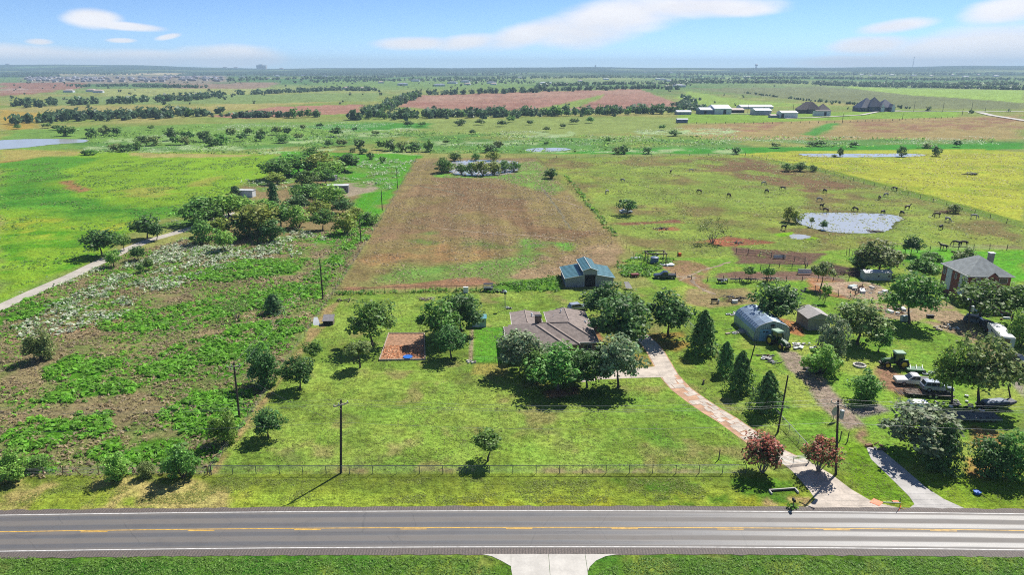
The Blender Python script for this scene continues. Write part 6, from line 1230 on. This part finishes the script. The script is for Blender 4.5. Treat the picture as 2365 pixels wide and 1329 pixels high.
[MB().box((0, sy, .5), (11.3, .1, .2)).part('side_rail', steel, S) for sy in (-1.2, 1.2)]; [wheel(S, (sx, sy, .36), .36, .22) for sx in (2.6, 3.5, 4.4) for sy in (-1.0, 1.0)]
S = thing('boat', 'black and grey motor boat resting on a trailer at the shade edge', 'boat', pix(2300, 944), R(8)); MB().prism([(-2.6, .65), (-2.7, 1.15), (1.8, 1.2), (2.8, 1.35), (1.9, .6)], -.85, .85, 0, .2).part('hull', bp, S); MB().prism([(-2.4, 1.16), (-2.3, 1.45), (.9, 1.5), (1.7, 1.2)], -.7, .7, 0, .12).part('cover', mat('boat_cover', (.16, .19, .24), .6, .15, 1.5), S); MB().box((-.2, 0, .45), (4.6, .8, .12)).part('trailer_frame', steel, S); [wheel(S, (-.6, sy, .3), .3, .2) for sy in (-.85, .85)]; MB().box((-2.85, 0, 1.0), (.3, .4, .8)).part('outboard', blk, S)
car('van', 'grey-blue car parked beside the brick house yard pole', pix(2256, 748), R(-38), gbp, 4.9, 1.9, 'suv'); car('sedan', 'dark car with roof bars at the yard edge', pix(2350, 842), R(-60), bp, 4.7, 1.85, 'suv')
car('pickup_truck', 'dark pickup towing the white horse trailer', Vector((96.6, 134.2, 0)), R(71.5), blk, 5.6, 1.95, 'pickup')
S = thing('horse_trailer', 'long white gooseneck horse trailer with dark square windows', 'trailer', Vector((94.0, 126.4, 0)), R(-108.5)); MB().box((0, 0, 1.55), (7.4, 2.3, 2.3)).part('box', wht, S); MB().box((0, 0, 2.745), (7.2, 2.1, .08)).part('roof', wp, S); MB().prism([(-3.65, 1.3), (-5.3, 1.6), (-5.3, 2.5), (-3.65, 2.62)], -1.1, 1.1, 0, .08).part('gooseneck', wht, S)
for k in range(5): MB().box((-2.2 + .85 * k, -1.16, 1.9), (.42, .05, .42)).part('window', carglass, S)
MB().box((3.72, -.3, 1.5), (.06, 1.3, 1.9)).part('rear_door', carglass, S); MB().box((3.72, .8, 1.5), (.06, .6, 1.9)).part('rear_panel', galvw, S); [wheel(S, (sx, sy, .38), .38, .24) for sx in (.6, 1.6) for sy in (-1.0, 1.0)]
car('pickup_truck', 'dark old pickup in the grass beyond the barn', pix(1535, 643), R(178), dbp, 5.4, 1.9, 'pickup')
car('old_car', 'old pale car parked under the lone paddock tree', pix(1445, 493), R(5), mat('paint_pale', (.4, .42, .44), .4, .1, .8), 4.6, 1.8, 'sedan')
car('sedan', 'silver car half hidden behind the ranch house by the trees', pix(1335, 717), R(20), sp_, 4.5, 1.8, 'suv')
# ================================================================== HORSES
def horse_mesh(nm, graze):
    v = [(0, 0, 1.32), (-.38, 0, 1.30), (-.72, 0, 1.36), (.42, 0, 1.36), (.72, 0, 1.42)]; e = [(0, 1), (1, 2), (0, 3), (3, 4)]; r = [.31, .32, .27, .30, .22]
    def add(p, par, rad): v.append(p); e.append((par, len(v) - 1)); r.append(rad); return len(v) - 1
    if graze: n1 = add((1.0, 0, 1.15), 4, .16); n2 = add((1.22, 0, .72), n1, .12); n3 = add((1.32, 0, .42), n2, .12); n4 = add((1.36, 0, .12), n3, .07)
    else: n1 = add((.98, 0, 1.7), 4, .16); n2 = add((1.14, 0, 2.0), n1, .12); n3 = add((1.32, 0, 1.98), n2, .12); n4 = add((1.62, 0, 1.8), n3, .07)
    add((v[n3][0] - .06, .07, v[n3][2] + .18), n3, .03); add((v[n3][0] - .06, -.07, v[n3][2] + .18), n3, .03)
    for s in (-1, 1):
        a = add((.62, s * .16, .98), 4, .12); b_ = add((.64, s * .17, .52), a, .065); c = add((.63, s * .17, .12), b_, .05); add((.68, s * .17, 0.02), c, .06)
        a = add((-.74, s * .17, 1.0), 2, .16); b_ = add((-.62, s * .18, .74), a, .10); c = add((-.84, s * .18, .52), b_, .06); d = add((-.8, s * .18, .12), c, .048); add((-.75, s * .18, .02), d, .06)
    t = add((-1.0, 0, 1.3), 2, .06); t = add((-1.08, 0, .95), t, .06); add((-1.06, 0, .6), t, .04)
    me = bpy.data.meshes.new(nm); me.from_pydata(v, e, []); o = bpy.data.objects.new(nm, me); COL.objects.link(o)
    sk_ = o.modifiers.new('skin', 'SKIN'); o.modifiers.new('sub', 'SUBSURF').levels = 1
    for i, sv in enumerate(me.skin_vertices[0].data): sv.radius = (r[i], r[i]); sv.use_root = (i == 0)
    bpy.context.view_layer.update(); dg = bpy.context.evaluated_depsgraph_get(); m2 = bpy.data.meshes.new_from_object(o.evaluated_get(dg)); m2.name = nm; bpy.data.objects.remove(o); return m2
coats = {'black': mat('coat_black', (.022, .019, .018), .6, .2, 2.0), 'brown': mat('coat_brown', (.06, .032, .02), .6, .2, 2.0), 'grey': mat('coat_grey', (.32, .30, .28), .7, .35, 1.2)}
HM = {}
for g_ in (0, 1):
    base_ = horse_mesh('horse', g_)
    for c, mt in coats.items(): m2 = base_.copy(); m2.materials.clear(); m2.materials.append(mt); HM[(g_, c)] = m2
hs_ = [(1771, 447, 'black', 1), (1808, 440, 'black', 1), (1905, 446, 'black', 1), (1892, 466, 'grey', 1), (1897, 482, 'black', 0), (1906, 491, 'brown', 1), (1975, 489, 'black', 1), (2038, 496, 'black', 1), (2083, 498, 'black', 1), (2095, 485, 'brown', 0), (2046, 455, 'grey', 1), (2031, 462, 'brown', 1), (2066, 441, 'black', 1), (2163, 502, 'brown', 1), (2188, 513, 'grey', 1), (2172, 531, 'black', 1), (2249, 506, 'grey', 1),
       (1810, 532, 'black', 0), (2178, 578, 'black', 0), (2208, 569, 'black', 1), (2225, 569, 'brown', 1), (1683, 456, 'brown', 1), (1615, 447, 'brown', 1), (1596, 398, 'grey', 1), (1763, 428, 'grey', 1), (1549, 400, 'brown', 1), (1402, 448, 'grey', 1), (1438, 421, 'grey', 1)]
hl = {'black': 'black horse %s in the paddock around the large pond', 'brown': 'dark brown horse %s in the paddock around the large pond', 'grey': 'pale grey horse %s in the paddock around the large pond'}
for i, (x_, y_, c, g_) in enumerate(hs_):
    o = link('horse', HM[(g_, c)], None, pix(x_, y_), random.uniform(0, 6.28), (1.12,) * 3); tag(o, hl[c] % ('grazing' if g_ else 'standing'), 'horse', f'{c} horses {"grazing" if g_ else "standing"} in the paddock')
# ================================================================== SMALL THINGS
S = thing('mulch_bed', 'square mulch bed edged with pale timbers and a blue tub', 'garden bed', pix(876, 834), R(3)); c4 = [pix(876, 834), pix(982, 832), pix(980, 772), pix(898, 772)]; o0 = c4[0]; inv = Matrix.Rotation(-R(3), 3, 'Z'); c4 = [inv @ (q - o0) for q in c4]
for a, c in zip(c4, c4[1:] + c4[:1]): MB().box((a + c) / 2 + Vector((0, 0, .14)), ((c - a).length, .16, .3), math.atan2((c - a).y, (c - a).x)).part('timber_edge', woodp, S)
MB().slab([q[:2] for q in c4], -.03, .1).part('mulch', mat('mulch', (.30, .17, .10), .95, .4, 2.2, bump=.8, bscale=8), S)
r_ = np.random.default_rng(8); XY = np.stack([r_.uniform(0, 8, 900), r_.uniform(0, 7, 900)], 1); ins_ = sdf([tuple(q[:2]) for q in c4], XY[:, 0], XY[:, 1]) > .2; XY = XY[ins_]
V, Qd = leaf_quads(np.column_stack([XY, np.full(len(XY), .14)]), r_.normal(0, .5, (len(XY), 3)) + np.array([0, 0, 1]), .17, r_); mo = link('mulch_chips', np_mesh('mulch_chips', V, Qd, LM['crape'], np.repeat(r_.uniform(.7, 1.8, (len(XY), 1)) * np.array([[1.1, 1.15, 1.2]]), 4, 0)), S); mo['kind'] = 'stuff'
def simple(name, label, cat, px, rz, parts):
    S = thing(name, label, cat, pix(*px), rz)
    for nm, mt, fn in parts: m_ = MB(); fn(m_); m_.part(nm, mt, S)
    return S
bluep = mat('blue_plastic', (.02, .13, .48), .4, .1, 2.0); orng = mat('orange_plastic', (.75, .13, .03), .5, .1, 2.0)
simple('wading_pool', 'blue plastic tub at the edge of the mulch bed', 'tub', (942, 829), 0, [('tub', bluep, lambda m: (m.bar((0, 0, 0), (0, 0, .4), .7, .85, 14))), ('rim', bluep, lambda m: m.tube([(.85 * math.cos(a), .85 * math.sin(a), .4) for a in np.linspace(0, 6.28, 16)], .05, 5))])
simple('blue_tub', 'blue plastic tub lying in the roadside ditch', 'tub', (2256, 1142), 0, [('tub', bluep, lambda m: m.bar((0, 0, 0), (0, 0, .35), .3, .42, 12)), ('rim', bluep, lambda m: m.tube([(.42 * math.cos(a), .42 * math.sin(a), .35) for a in np.linspace(0, 6.28, 14)], .04, 5))])
simple('culvert_headwall', 'white concrete culvert mouth in the verge beside driveway', 'culvert', (1806, 1134), R(7), [('headwall', conc, lambda m: (m.box((0, 0, .12), (3.5, .14, .34)), m.box((1.7, -.45, .12), (.14, .9, .34)), m.box((-1.7, -.4, .1), (.14, .7, .3)))), ('opening', dark, lambda m: m.box((0, -.12, .08), (3.2, .1, .2)))])
simple('mailbox', 'black mailbox on a post at the driveway mouth', 'mailbox', (1831, 1177), 0, [('post', wood, lambda m: m.bar((0, 0, -.1), (0, 0, 1.1), .06)), ('box', blk, lambda m: (m.box((0, 0, 1.2), (.28, .55, .22)), m.bar((0, -.275, 1.31), (0, .275, 1.31), .14, n=12))), ('flag', redl, lambda m: m.box((.15, 0, 1.35), (.02, .05, .22)))])
tufts('mailbox_plants', 'green plants growing round the mailbox post', 'plants', np.array([[31.55, 73.9], [31.7, 74.0], [31.9, 73.95], [31.75, 74.15], [32.0, 74.1]]) if False else np.array([tuple(pix(1831 + d, 1176 + d2)[:2]) for d, d2 in ((-8, 0), (-3, 1), (4, -1), (9, 0), (0, -3))]), .35, 'weed', 6, .6, .9, 21, False)
simple('road_sign', 'orange diamond sign lying flat beside the driveway mouth', 'road sign', (2024, 1162), R(-2), [('sign_face', orng, lambda m: m.add([(-.85, 0, .06), (0, -.75, .05), (.85, 0, .06), (0, .75, .1), (-.85, 0, .03), (0, -.75, .02), (.85, 0, .03), (0, .75, .07)], [(0, 1, 2, 3), (7, 6, 5, 4), (0, 4, 5, 1), (1, 5, 6, 2), (2, 6, 7, 3), (3, 7, 4, 0)])), ('sign_post', wht, lambda m: m.bar((.8, 0, .08), (2.9, -.12, .12), .045)), ('warning_flag', orng, lambda m: m.box((2.4, .2, .1), (.7, .35, .03)))])
simple('sign_stand', 'toppled red and yellow sign stand at the road edge', 'sign stand', (2078, 1176), R(20), [('mast', blk, lambda m: m.bar((0, 0, 0), (-.12, .1, 1.5), .04)), ('leg', orng, lambda m: (m.bar((0, 0, .1), (.6, .35, .02), .035), m.bar((0, 0, .1), (-.5, -.3, .02), .035))), ('brace', rimy, lambda m: (m.bar((0, 0, .1), (.5, -.4, .02), .035), m.bar((0, 0, .3), (.35, .2, .6), .03)))])
simple('bird_house', 'small house-shaped box on a tall double pole behind the house', 'bird house', (1167, 716), 0, [('pole', steel, lambda m: (m.bar((-.1, 0, -.1), (-.1, 0, 3.6), .045), m.bar((.1, 0, -.1), (.1, 0, 3.6), .045))), ('box', blk, lambda m: m.box((0, 0, 3.9), (.55, .5, .5))), ('roof', galvw, lambda m: roof(m, -.4, .4, -.38, .38, 4.15, .9, 'y', False, .04))])
simple('chest_freezer', 'white cabinet standing at the rear pipe fence', 'cabinet', (1076, 676), 0, [('cabinet', wht, lambda m: m.box((0, 0, .65), (1.1, .7, 1.3))), ('lid', wht, lambda m: m.box((0, -.03, 1.33), (1.16, .78, .08)))])
simple('hay_wagon', 'pale slatted wagon in the weeds by the rear fence', 'wagon', (1128, 672), R(2), [('deck', fb, lambda m: m.box((0, 0, .7), (2.3, 1.3, .1))), *[('slat', wht, lambda m, k=k: m.box((0, -.66, .95 + .26 * k), (2.3, .05, .12))) for k in range(3)], ('canopy', blk, lambda m: m.box((0, 0, 1.75), (2.3, 1.2, .08))), *[('post', wood, lambda m, sx=sx, sy=sy: m.box((sx, sy, 1.2), (.07, .07, 1.1))) for sx in (-1.1, 1.1) for sy in (-.55, .55)]])
[wheel(bpy.data.objects['hay_wagon'], (sx, sy, .33), .33, .2) for sx in (-.7, .7) for sy in (-.6, .6)]
def log_pile(label, px, n, L_, rad, mt, spread=1.0, name='log_pile', cat='wood pile', part='branch', hh=.5):
    S = thing(name, label, cat, pix(*px)); rd = random.Random(px[0])
    for k in range(n):
        a = rd.uniform(0, 3.14); l_ = L_ * rd.uniform(.5, 1.1); c = Vector((rd.uniform(-spread, spread), rd.uniform(-spread, spread) * .6, rd.uniform(.05, hh))); d_ = Vector((math.cos(a), math.sin(a) * .8, rd.uniform(-.08, .18))) * l_ / 2
        p0, p1_ = c - d_, c + d_; p0.z = max(p0.z, rad * .6); p1_.z = max(p1_.z, rad * .6); m_ = MB(); m_.tube([p0, (p0 + p1_) / 2 + Vector((rd.uniform(-.1, .1), rd.uniform(-.1, .1), rd.uniform(0, .15))), p1_], [rad, rad * .8, rad * .45], 5); m_.part(part, mt, S)
    return S
log_pile('heap of pale dead branches on the lawn behind the garden trees', (986, 692), 16, 2.6, .09, woodp, 1.5); log_pile('grey burnt brush heap with scrap in the neighbouring yard', (1695, 694), 30, 3.0, .09, mat('ash_wood', (.10, .095, .095), .95, .3, 3.0), 2.0, hh=1.0); log_pile('long heap of dark brush beside the low metal shed', (1955, 634), 46, 3.2, .08, mat('brush', (.10, .065, .055), .95, .3, 3.0), 3.4, 'brush_heap', 'brush heap', hh=1.3)
log_pile('dark dead brush clump in the yellow field', (2243, 404), 16, 4, .2, blk, 2.4, 'brush_heap', 'brush heap', hh=1.1); log_pile('fallen grey brush at the yellow field fence', (2185, 490), 22, 3.5, .12, rust, 3.5, 'brush_heap', 'brush heap'); log_pile('grey driftwood lying in the edge of the large pond', (2015, 535), 6, 4.5, .16, wood, 1.4, 'driftwood', 'driftwood', hh=.3)
log_pile('old logs and boards at the left end of the rear fence', (795, 694), 8, 2.2, .12, wood, 1.5); log_pile('dark burnt brush on the round red patch in the paddock', (1527, 529), 14, 2.6, .12, blk, 1.6, 'brush_heap', 'brush heap')
log_pile('splintered boards heaped by the red soil under the mesquite', (1700, 562), 10, 3.0, .1, blk, 1.6, 'board_heap', 'board heap')
# junk around the neighbouring yard
rj = random.Random(21)
def clutter(label, px, n, spread, mts, name='scrap_heap', cat='scrap heap', smax=1.0):
    S = thing(name, label, cat, pix(*px))
    for k in range(n):
        m_ = MB(); s_ = rj.uniform(.25, smax); t = rj.random(); c = (rj.uniform(-spread, spread), rj.uniform(-spread, spread) * .7, s_ * .22)
        if t < .3: m_.box(c, (s_ * 1.6, s_ * .8, s_ * .42), rj.uniform(0, 3), rx=rj.uniform(-.15, .15)); nm = 'crate'
        elif t < .62: m_.tube([(c[0] + s_ * .45 * math.cos(a), c[1] + s_ * .45 * math.sin(a), .12 + .05 * k % .2) for a in np.linspace(0, 6.28, 12)], .12, 5); nm = 'tyre'
        else: m_.bar((c[0] - s_, c[1], .1), (c[0] + s_, c[1] + rj.uniform(-.8, .8), rj.uniform(.1, .5)), .06, n=5); nm = 'pipe'
        m_.part(nm, rj.choice(mts), S)
    return S
clutter('pale building scrap strewn beside the pen of orange soil', (2005, 672), 26, 4.0, [wht, galvw, woodp, greysid, rust, conc], smax=1.5); clutter('scrap and engine parts heaped before the arched workshop', (1770, 826), 20, 1.7, [blk, greysid, rust, steel, blk]); clutter('black barbecue and scrap in front of the scrap heap', (1792, 838), 10, 1.0, [blk, blk, steel]); clutter('white and black scrap against the back of the arched workshop', (1688, 728), 12, 1.4, [wht, blk, steel, blk], smax=1.0)
clutter('boards and panels along the side of the arched workshop', (1702, 768), 14, 2.2, [wht, woodp, blk, greysid], smax=1.0); clutter('machine parts and crates between workshop and gravel drive', (1852, 800), 18, 2.2, [blk, steel, greysid, dbp, wht], smax=.9); clutter('household clutter under the yard tree beside the brick house', (2065, 722), 22, 3.0, [blk, wht, rust, steel], smax=1.1); clutter('white stones and rubble beside the brick house drive', (2185, 760), 18, 2.6, [wht, conc, woodp], 'rubble', 'rubble', .6)
clutter('garden oddments in the shade before the brick house', (2300, 735), 16, 3.2, [blk, wht, rust]); clutter('rubbish and crates around the huge tree trunk', (2222, 935), 22, 4.0, [blk, greysid, steel, blk, wht], smax=.9); clutter('small boats and drums beside the blue shelter', (1540, 612), 14, 2.4, [wht, blk, sp_, steel, wood], smax=1.1); clutter('rubble and blocks behind the round dark tree', (1850, 672), 10, 1.8, [conc, blk, woodp], 'rubble', 'rubble', .7)
clutter('bricks and orange rubble beside the arched workshop', (1828, 760), 16, 1.6, [mat('orange_brick', (.45, .2, .1), .9, .2, 2.0), rust], 'rubble', 'rubble', .7); clutter('boards and tins on the grass behind the house wing', (1172, 712), 6, .8, [wht, blk]); clutter('dark pots and machinery behind the barn weeds', (1150, 674), 8, 1.2, [blk, rust, blk]); clutter('engine block and black machinery beyond the rear fence', (1195, 660), 9, 1.4, [blk, blk, rust]); clutter('patio furniture behind the ranch house', (1290, 716), 7, 1.2, [blk, wht, steel])
clutter('stones on the lawn beside the tree over the asphalt drive', (2022, 1034), 9, 1.2, [rust, wood, blk], 'rubble', 'rubble', .6); clutter('drums and crates under the bright bushy tree by the gravel drive', (1876, 858), 9, 1.2, [blk, steel, blk])
clutter('white crates beside the tractor and its implement', (2150, 862), 10, 1.6, [wht, steel, galvw, blk], smax=1.0)
S = simple('mower_implement', 'green mower implement hitched behind the green tractor', 'implement', (2112, 858), R(-8), [('deck', mat('implement_green', (.05, .15, .06), .5, .2, 2.0), lambda m: m.prism([(-1.6, .3), (-1.5, .6), (1.4, .6), (1.6, .3)], -.9, .9, 0, .06)), ('drawbar', blk, lambda m: m.bar((-2.6, 0, .5), (-1.2, 0, .5), .07)), ('blade_arm', steel, lambda m: [m.bar((x_, -.8, .6), (x_ + .4, .8, .95), .06) for x_ in (-1, 0, 1)])]); [wheel(S, (1.2, sy, .3), .3, .18) for sy in (-.95, .95)]
def implement(label, px, rz, n, L_):
    S = thing('farm_implement', label, 'implement', pix(*px), rz); MB().box((0, 0, .75), (L_, .16, .16)).part('toolbar', blk, S); MB().box((0, .5, .75), (L_ * .8, .12, .12)).part('toolbar', blk, S)
    for k in range(n): x_ = -L_ / 2 + L_ * (k + .5) / n; m_ = MB(); m_.tube([(x_, 0, .75), (x_, -.35, .9), (x_, -.75, .55), (x_, -.55, .12), (x_, -.25, .03)], .07, 5); m_.part('tine', blk, S)
    MB().bar((0, .3, .8), (0, .9, 1.35), .06).part('hitch', blk, S); MB().box((0, .3, .5), (.3, .3, .5)).part('stand', steel, S); return S
implement('black farm implement with curled tines beside the orange drum', (1700, 652), R(4), 3, 3.2); implement('black tined cultivator under the orange drum', (1735, 652), R(-3), 4, 3.4); implement('long dark harrow at the end of the implement row', (1780, 650), R(-4), 6, 4.6)
simple('farm_implement', 'dark box of white rounded parts beside the implements', 'implement', (1668, 654), R(5), [('frame', blk, lambda m: (m.box((0, 0, .8), (2.4, 1.0, .5)), m.box((-1.1, -.4, .4), (.15, .15, .8)), m.box((1.1, -.4, .4), (.15, .15, .8)))), ('bag', wht, lambda m: [m.bar((x_, -.55, .5 + .2 * k), (x_ + .2, -.7, .65 + .2 * k), .22, .2, 8) for k, x_ in enumerate((-.5, .1, .6))])])
simple('orange_drum', 'bright orange drum raised above the implement row', 'drum', (1770, 648), 0, [('stand', blk, lambda m: m.bar((0, 0, 0), (0, 0, 1.3), .08)), ('drum', orng, lambda m: (m.bar((0, 0, 1.3), (0, 0, 1.55), .3, .45, 12), m.bar((0, 0, 1.55), (0, 0, 1.9), .45, .4, 12), m.bar((0, 0, 1.9), (0, 0, 2.05), .4, .2, 12)))])
simple('orange_marker', 'small orange object beside a post past the blue shelter', 'marker', (1569, 592), 0, [('post', wood, lambda m: m.bar((-.5, 0, 0), (-.5, 0, 1.5), .12)), ('box', orng, lambda m: m.box((.1, 0, .5), (.8, .5, .9), .3))])
simple('tank_shelter', 'open dark timber frame over a blue water tank', 'shelter', (1514, 608), R(3), [*[('post', wood, lambda m, sx=sx, sy=sy: m.bar((sx, sy, -.1), (sx, sy, 3.0), .12)) for sx in (-2.5, 2.5) for sy in (-1.2, 1.8)], *[('beam', wood, lambda m, c=c, d=d: m.box(c, d)) for c, d in (((0, -1.2, 2.9), (5.6, .25, .25)), ((0, 1.8, 3.0), (5.6, .25, .25)), ((-2.5, .3, 2.9), (.2, 2.7, .2)), ((2.5, .3, 2.9), (.2, 2.7, .2)))], ('tank', mat('tank_blue', (.10, .15, .25), .5, .12, 1.5), lambda m: (m.bar((-.3, .2, 0), (-.3, .2, 1.6), 1.1, 1.1, 16), m.bar((-.3, .2, 1.6), (-.3, .2, 1.8), 1.1, .5, 16)))])
simple('row_boat', 'white upturned boat lying in weeds beside the tank shelter', 'boat', (1468, 598), R(10), [('hull', wht, lambda m: m.prism([(-1.6, .0), (-1.2, .45), (1.2, .5), (1.9, .05)], -.5, .5, 0, .15)), ('keel', steel, lambda m: m.box((0, 0, .52), (2.4, .06, .05))) ])
simple('row_boat', 'white flat boat in front of the blue water tank', 'boat', (1538, 614), R(-8), [('hull', wht, lambda m: m.prism([(-1.9, .35), (-1.6, .05), (1.6, .05), (2.2, .45)], -.65, .65, 0, .12)), ('bench', wood, lambda m: m.box((0, 0, .4), (.3, 1.2, .05)))])
simple('red_cart', 'dark red cart in the grass behind the barn', 'cart', (1466, 640), R(10), [('bed', mat('cart_red', (.16, .03, .03), .6, .2, 2.0), lambda m: m.box((0, 0, .6), (1.8, 1.1, .5), taper=-.1)), ('handle', blk, lambda m: m.bar((.9, 0, .5), (3.0, 0, .4), .05))]); [wheel(bpy.data.objects['red_cart'], (0, sy, .3), .3, .15) for sy in (-.6, .6)]
simple('fire_ring', 'round stone fire ring on the grass behind the tractor', 'fire ring', (1985, 846), 0, [('stone', conc, lambda m: [m.box((.95 * math.cos(a), .95 * math.sin(a), .14), (.3, .42, .28), a) for a in np.linspace(0, 6.0, 16)]), ('ash', blk, lambda m: m.bar((0, 0, 0), (0, 0, .06), .85, .8, 14))])
simple('feed_trough', 'pale metal stock panel leaning in the old corral', 'panel', (1800, 598), R(-3), [('frame', steel, lambda m: (m.box((0, 0, 1.1), (3.4, .08, .08)), m.box((0, 0, .2), (3.4, .08, .08)), m.box((-1.7, 0, .65), (.08, .08, 1.0)), m.box((1.7, 0, .65), (.08, .08, 1.0)))), ('panel', wht, lambda m: m.box((0, .05, .65), (3.2, .04, .8)))])
simple('hoarding', 'white board panel beside the thin upright tree', 'panel', (1858, 634), R(-4), [('panel', wht, lambda m: m.box((0, 0, .8), (3.4, .08, 1.2))), ('post', wood, lambda m: m.bar((-1.7, .1, -.1), (-1.7, .1, 1.6), .08)), ('post', wood, lambda m: m.bar((1.7, .1, -.1), (1.7, .1, 1.6), .08))])
simple('garden_bench', 'dark bench and frame on the grass near the brush heap', 'bench', (1650, 702), R(8), [('seat', blk, lambda m: m.box((0, 0, .5), (1.5, .5, .08))), ('backrest', blk, lambda m: m.box((0, .28, .9), (1.5, .08, .5))), ('leg', blk, lambda m: [m.box((sx, sy, .25), (.1, .1, .5)) for sx in (-.65, .65) for sy in (-.2, .2)]), ('panel', wht, lambda m: m.box((.95, 0, .5), (.08, .7, .8)))])
simple('white_box', 'white box beside the burnt brush heap', 'box', (1697, 700), R(5), [('box', wht, lambda m: m.box((0, 0, .3), (1.1, .7, .6))), ('lid', wht, lambda m: m.box((0, 0, .63), (1.2, .8, .07)))])
simple('tent_canopy', 'small grey tilted canopy beside the barn corner', 'canopy', (1450, 668), R(10), [('canopy', greysid, lambda m: m.add([(-.8, -.8, .5), (.9, -.8, .3), (.5, 1.0, 1.5), (-.7, 1.0, 1.6)], [(0, 1, 2, 3)])), ('post', blk, lambda m: [m.bar((sx, .95, 0), (sx, .95, 1.55), .05) for sx in (-.65, .5)])])
simple('satellite_dish', 'round blue-grey dish beside the transformer pole', 'dish', (1926, 972), R(20), [('dish', sp_, lambda m: m.bar((0, -.05, 1.6), (0, .15, 1.6), .75, .35, 14)), ('mast', steel, lambda m: m.bar((0, .15, -.1), (0, .15, 1.6), .05))])
simple('stone_pillar', 'stub of dark broken stump standing on the lawn', 'stump', (1624, 888), 0, [('stump', wood, lambda m: m.bar((0, 0, -.1), (.05, 0, .8), .22, .14, 8)), ('snag', wood, lambda m: m.bar((0, 0, .4), (.4, .1, .85), .07, .03))])
simple('air_unit', 'pale utility box on the yard before the leafy tree', 'utility box', (2088, 742), R(3), [('box', galvw, lambda m: m.box((0, 0, .6), (1.4, .9, 1.2))), ('louvre', steel, lambda m: [m.box((0, -.47, .25 + .2 * k), (1.2, .04, .06)) for k in range(5)])])
simple('black_trough', 'small black trough on pale ground beside the yard drive', 'trough', (2148, 734), R(-2), [('trough', blk, lambda m: m.box((0, 0, .3), (1.3, .6, .55), taper=-.12)), ('rim', blk, lambda m: (m.box((0, -.32, .58), (1.4, .06, .06)), m.box((0, .32, .58), (1.4, .06, .06))))])
simple('well_cover', 'heap of grey stone round the fence end of the garden patch', 'stone heap', (1088, 838), 0, [('stone', conc, lambda m: [m.box((rj.uniform(-.8, .8), rj.uniform(-.4, .4), .15), (.4, .35, .3), rj.uniform(0, 3)) for _ in range(9)])])
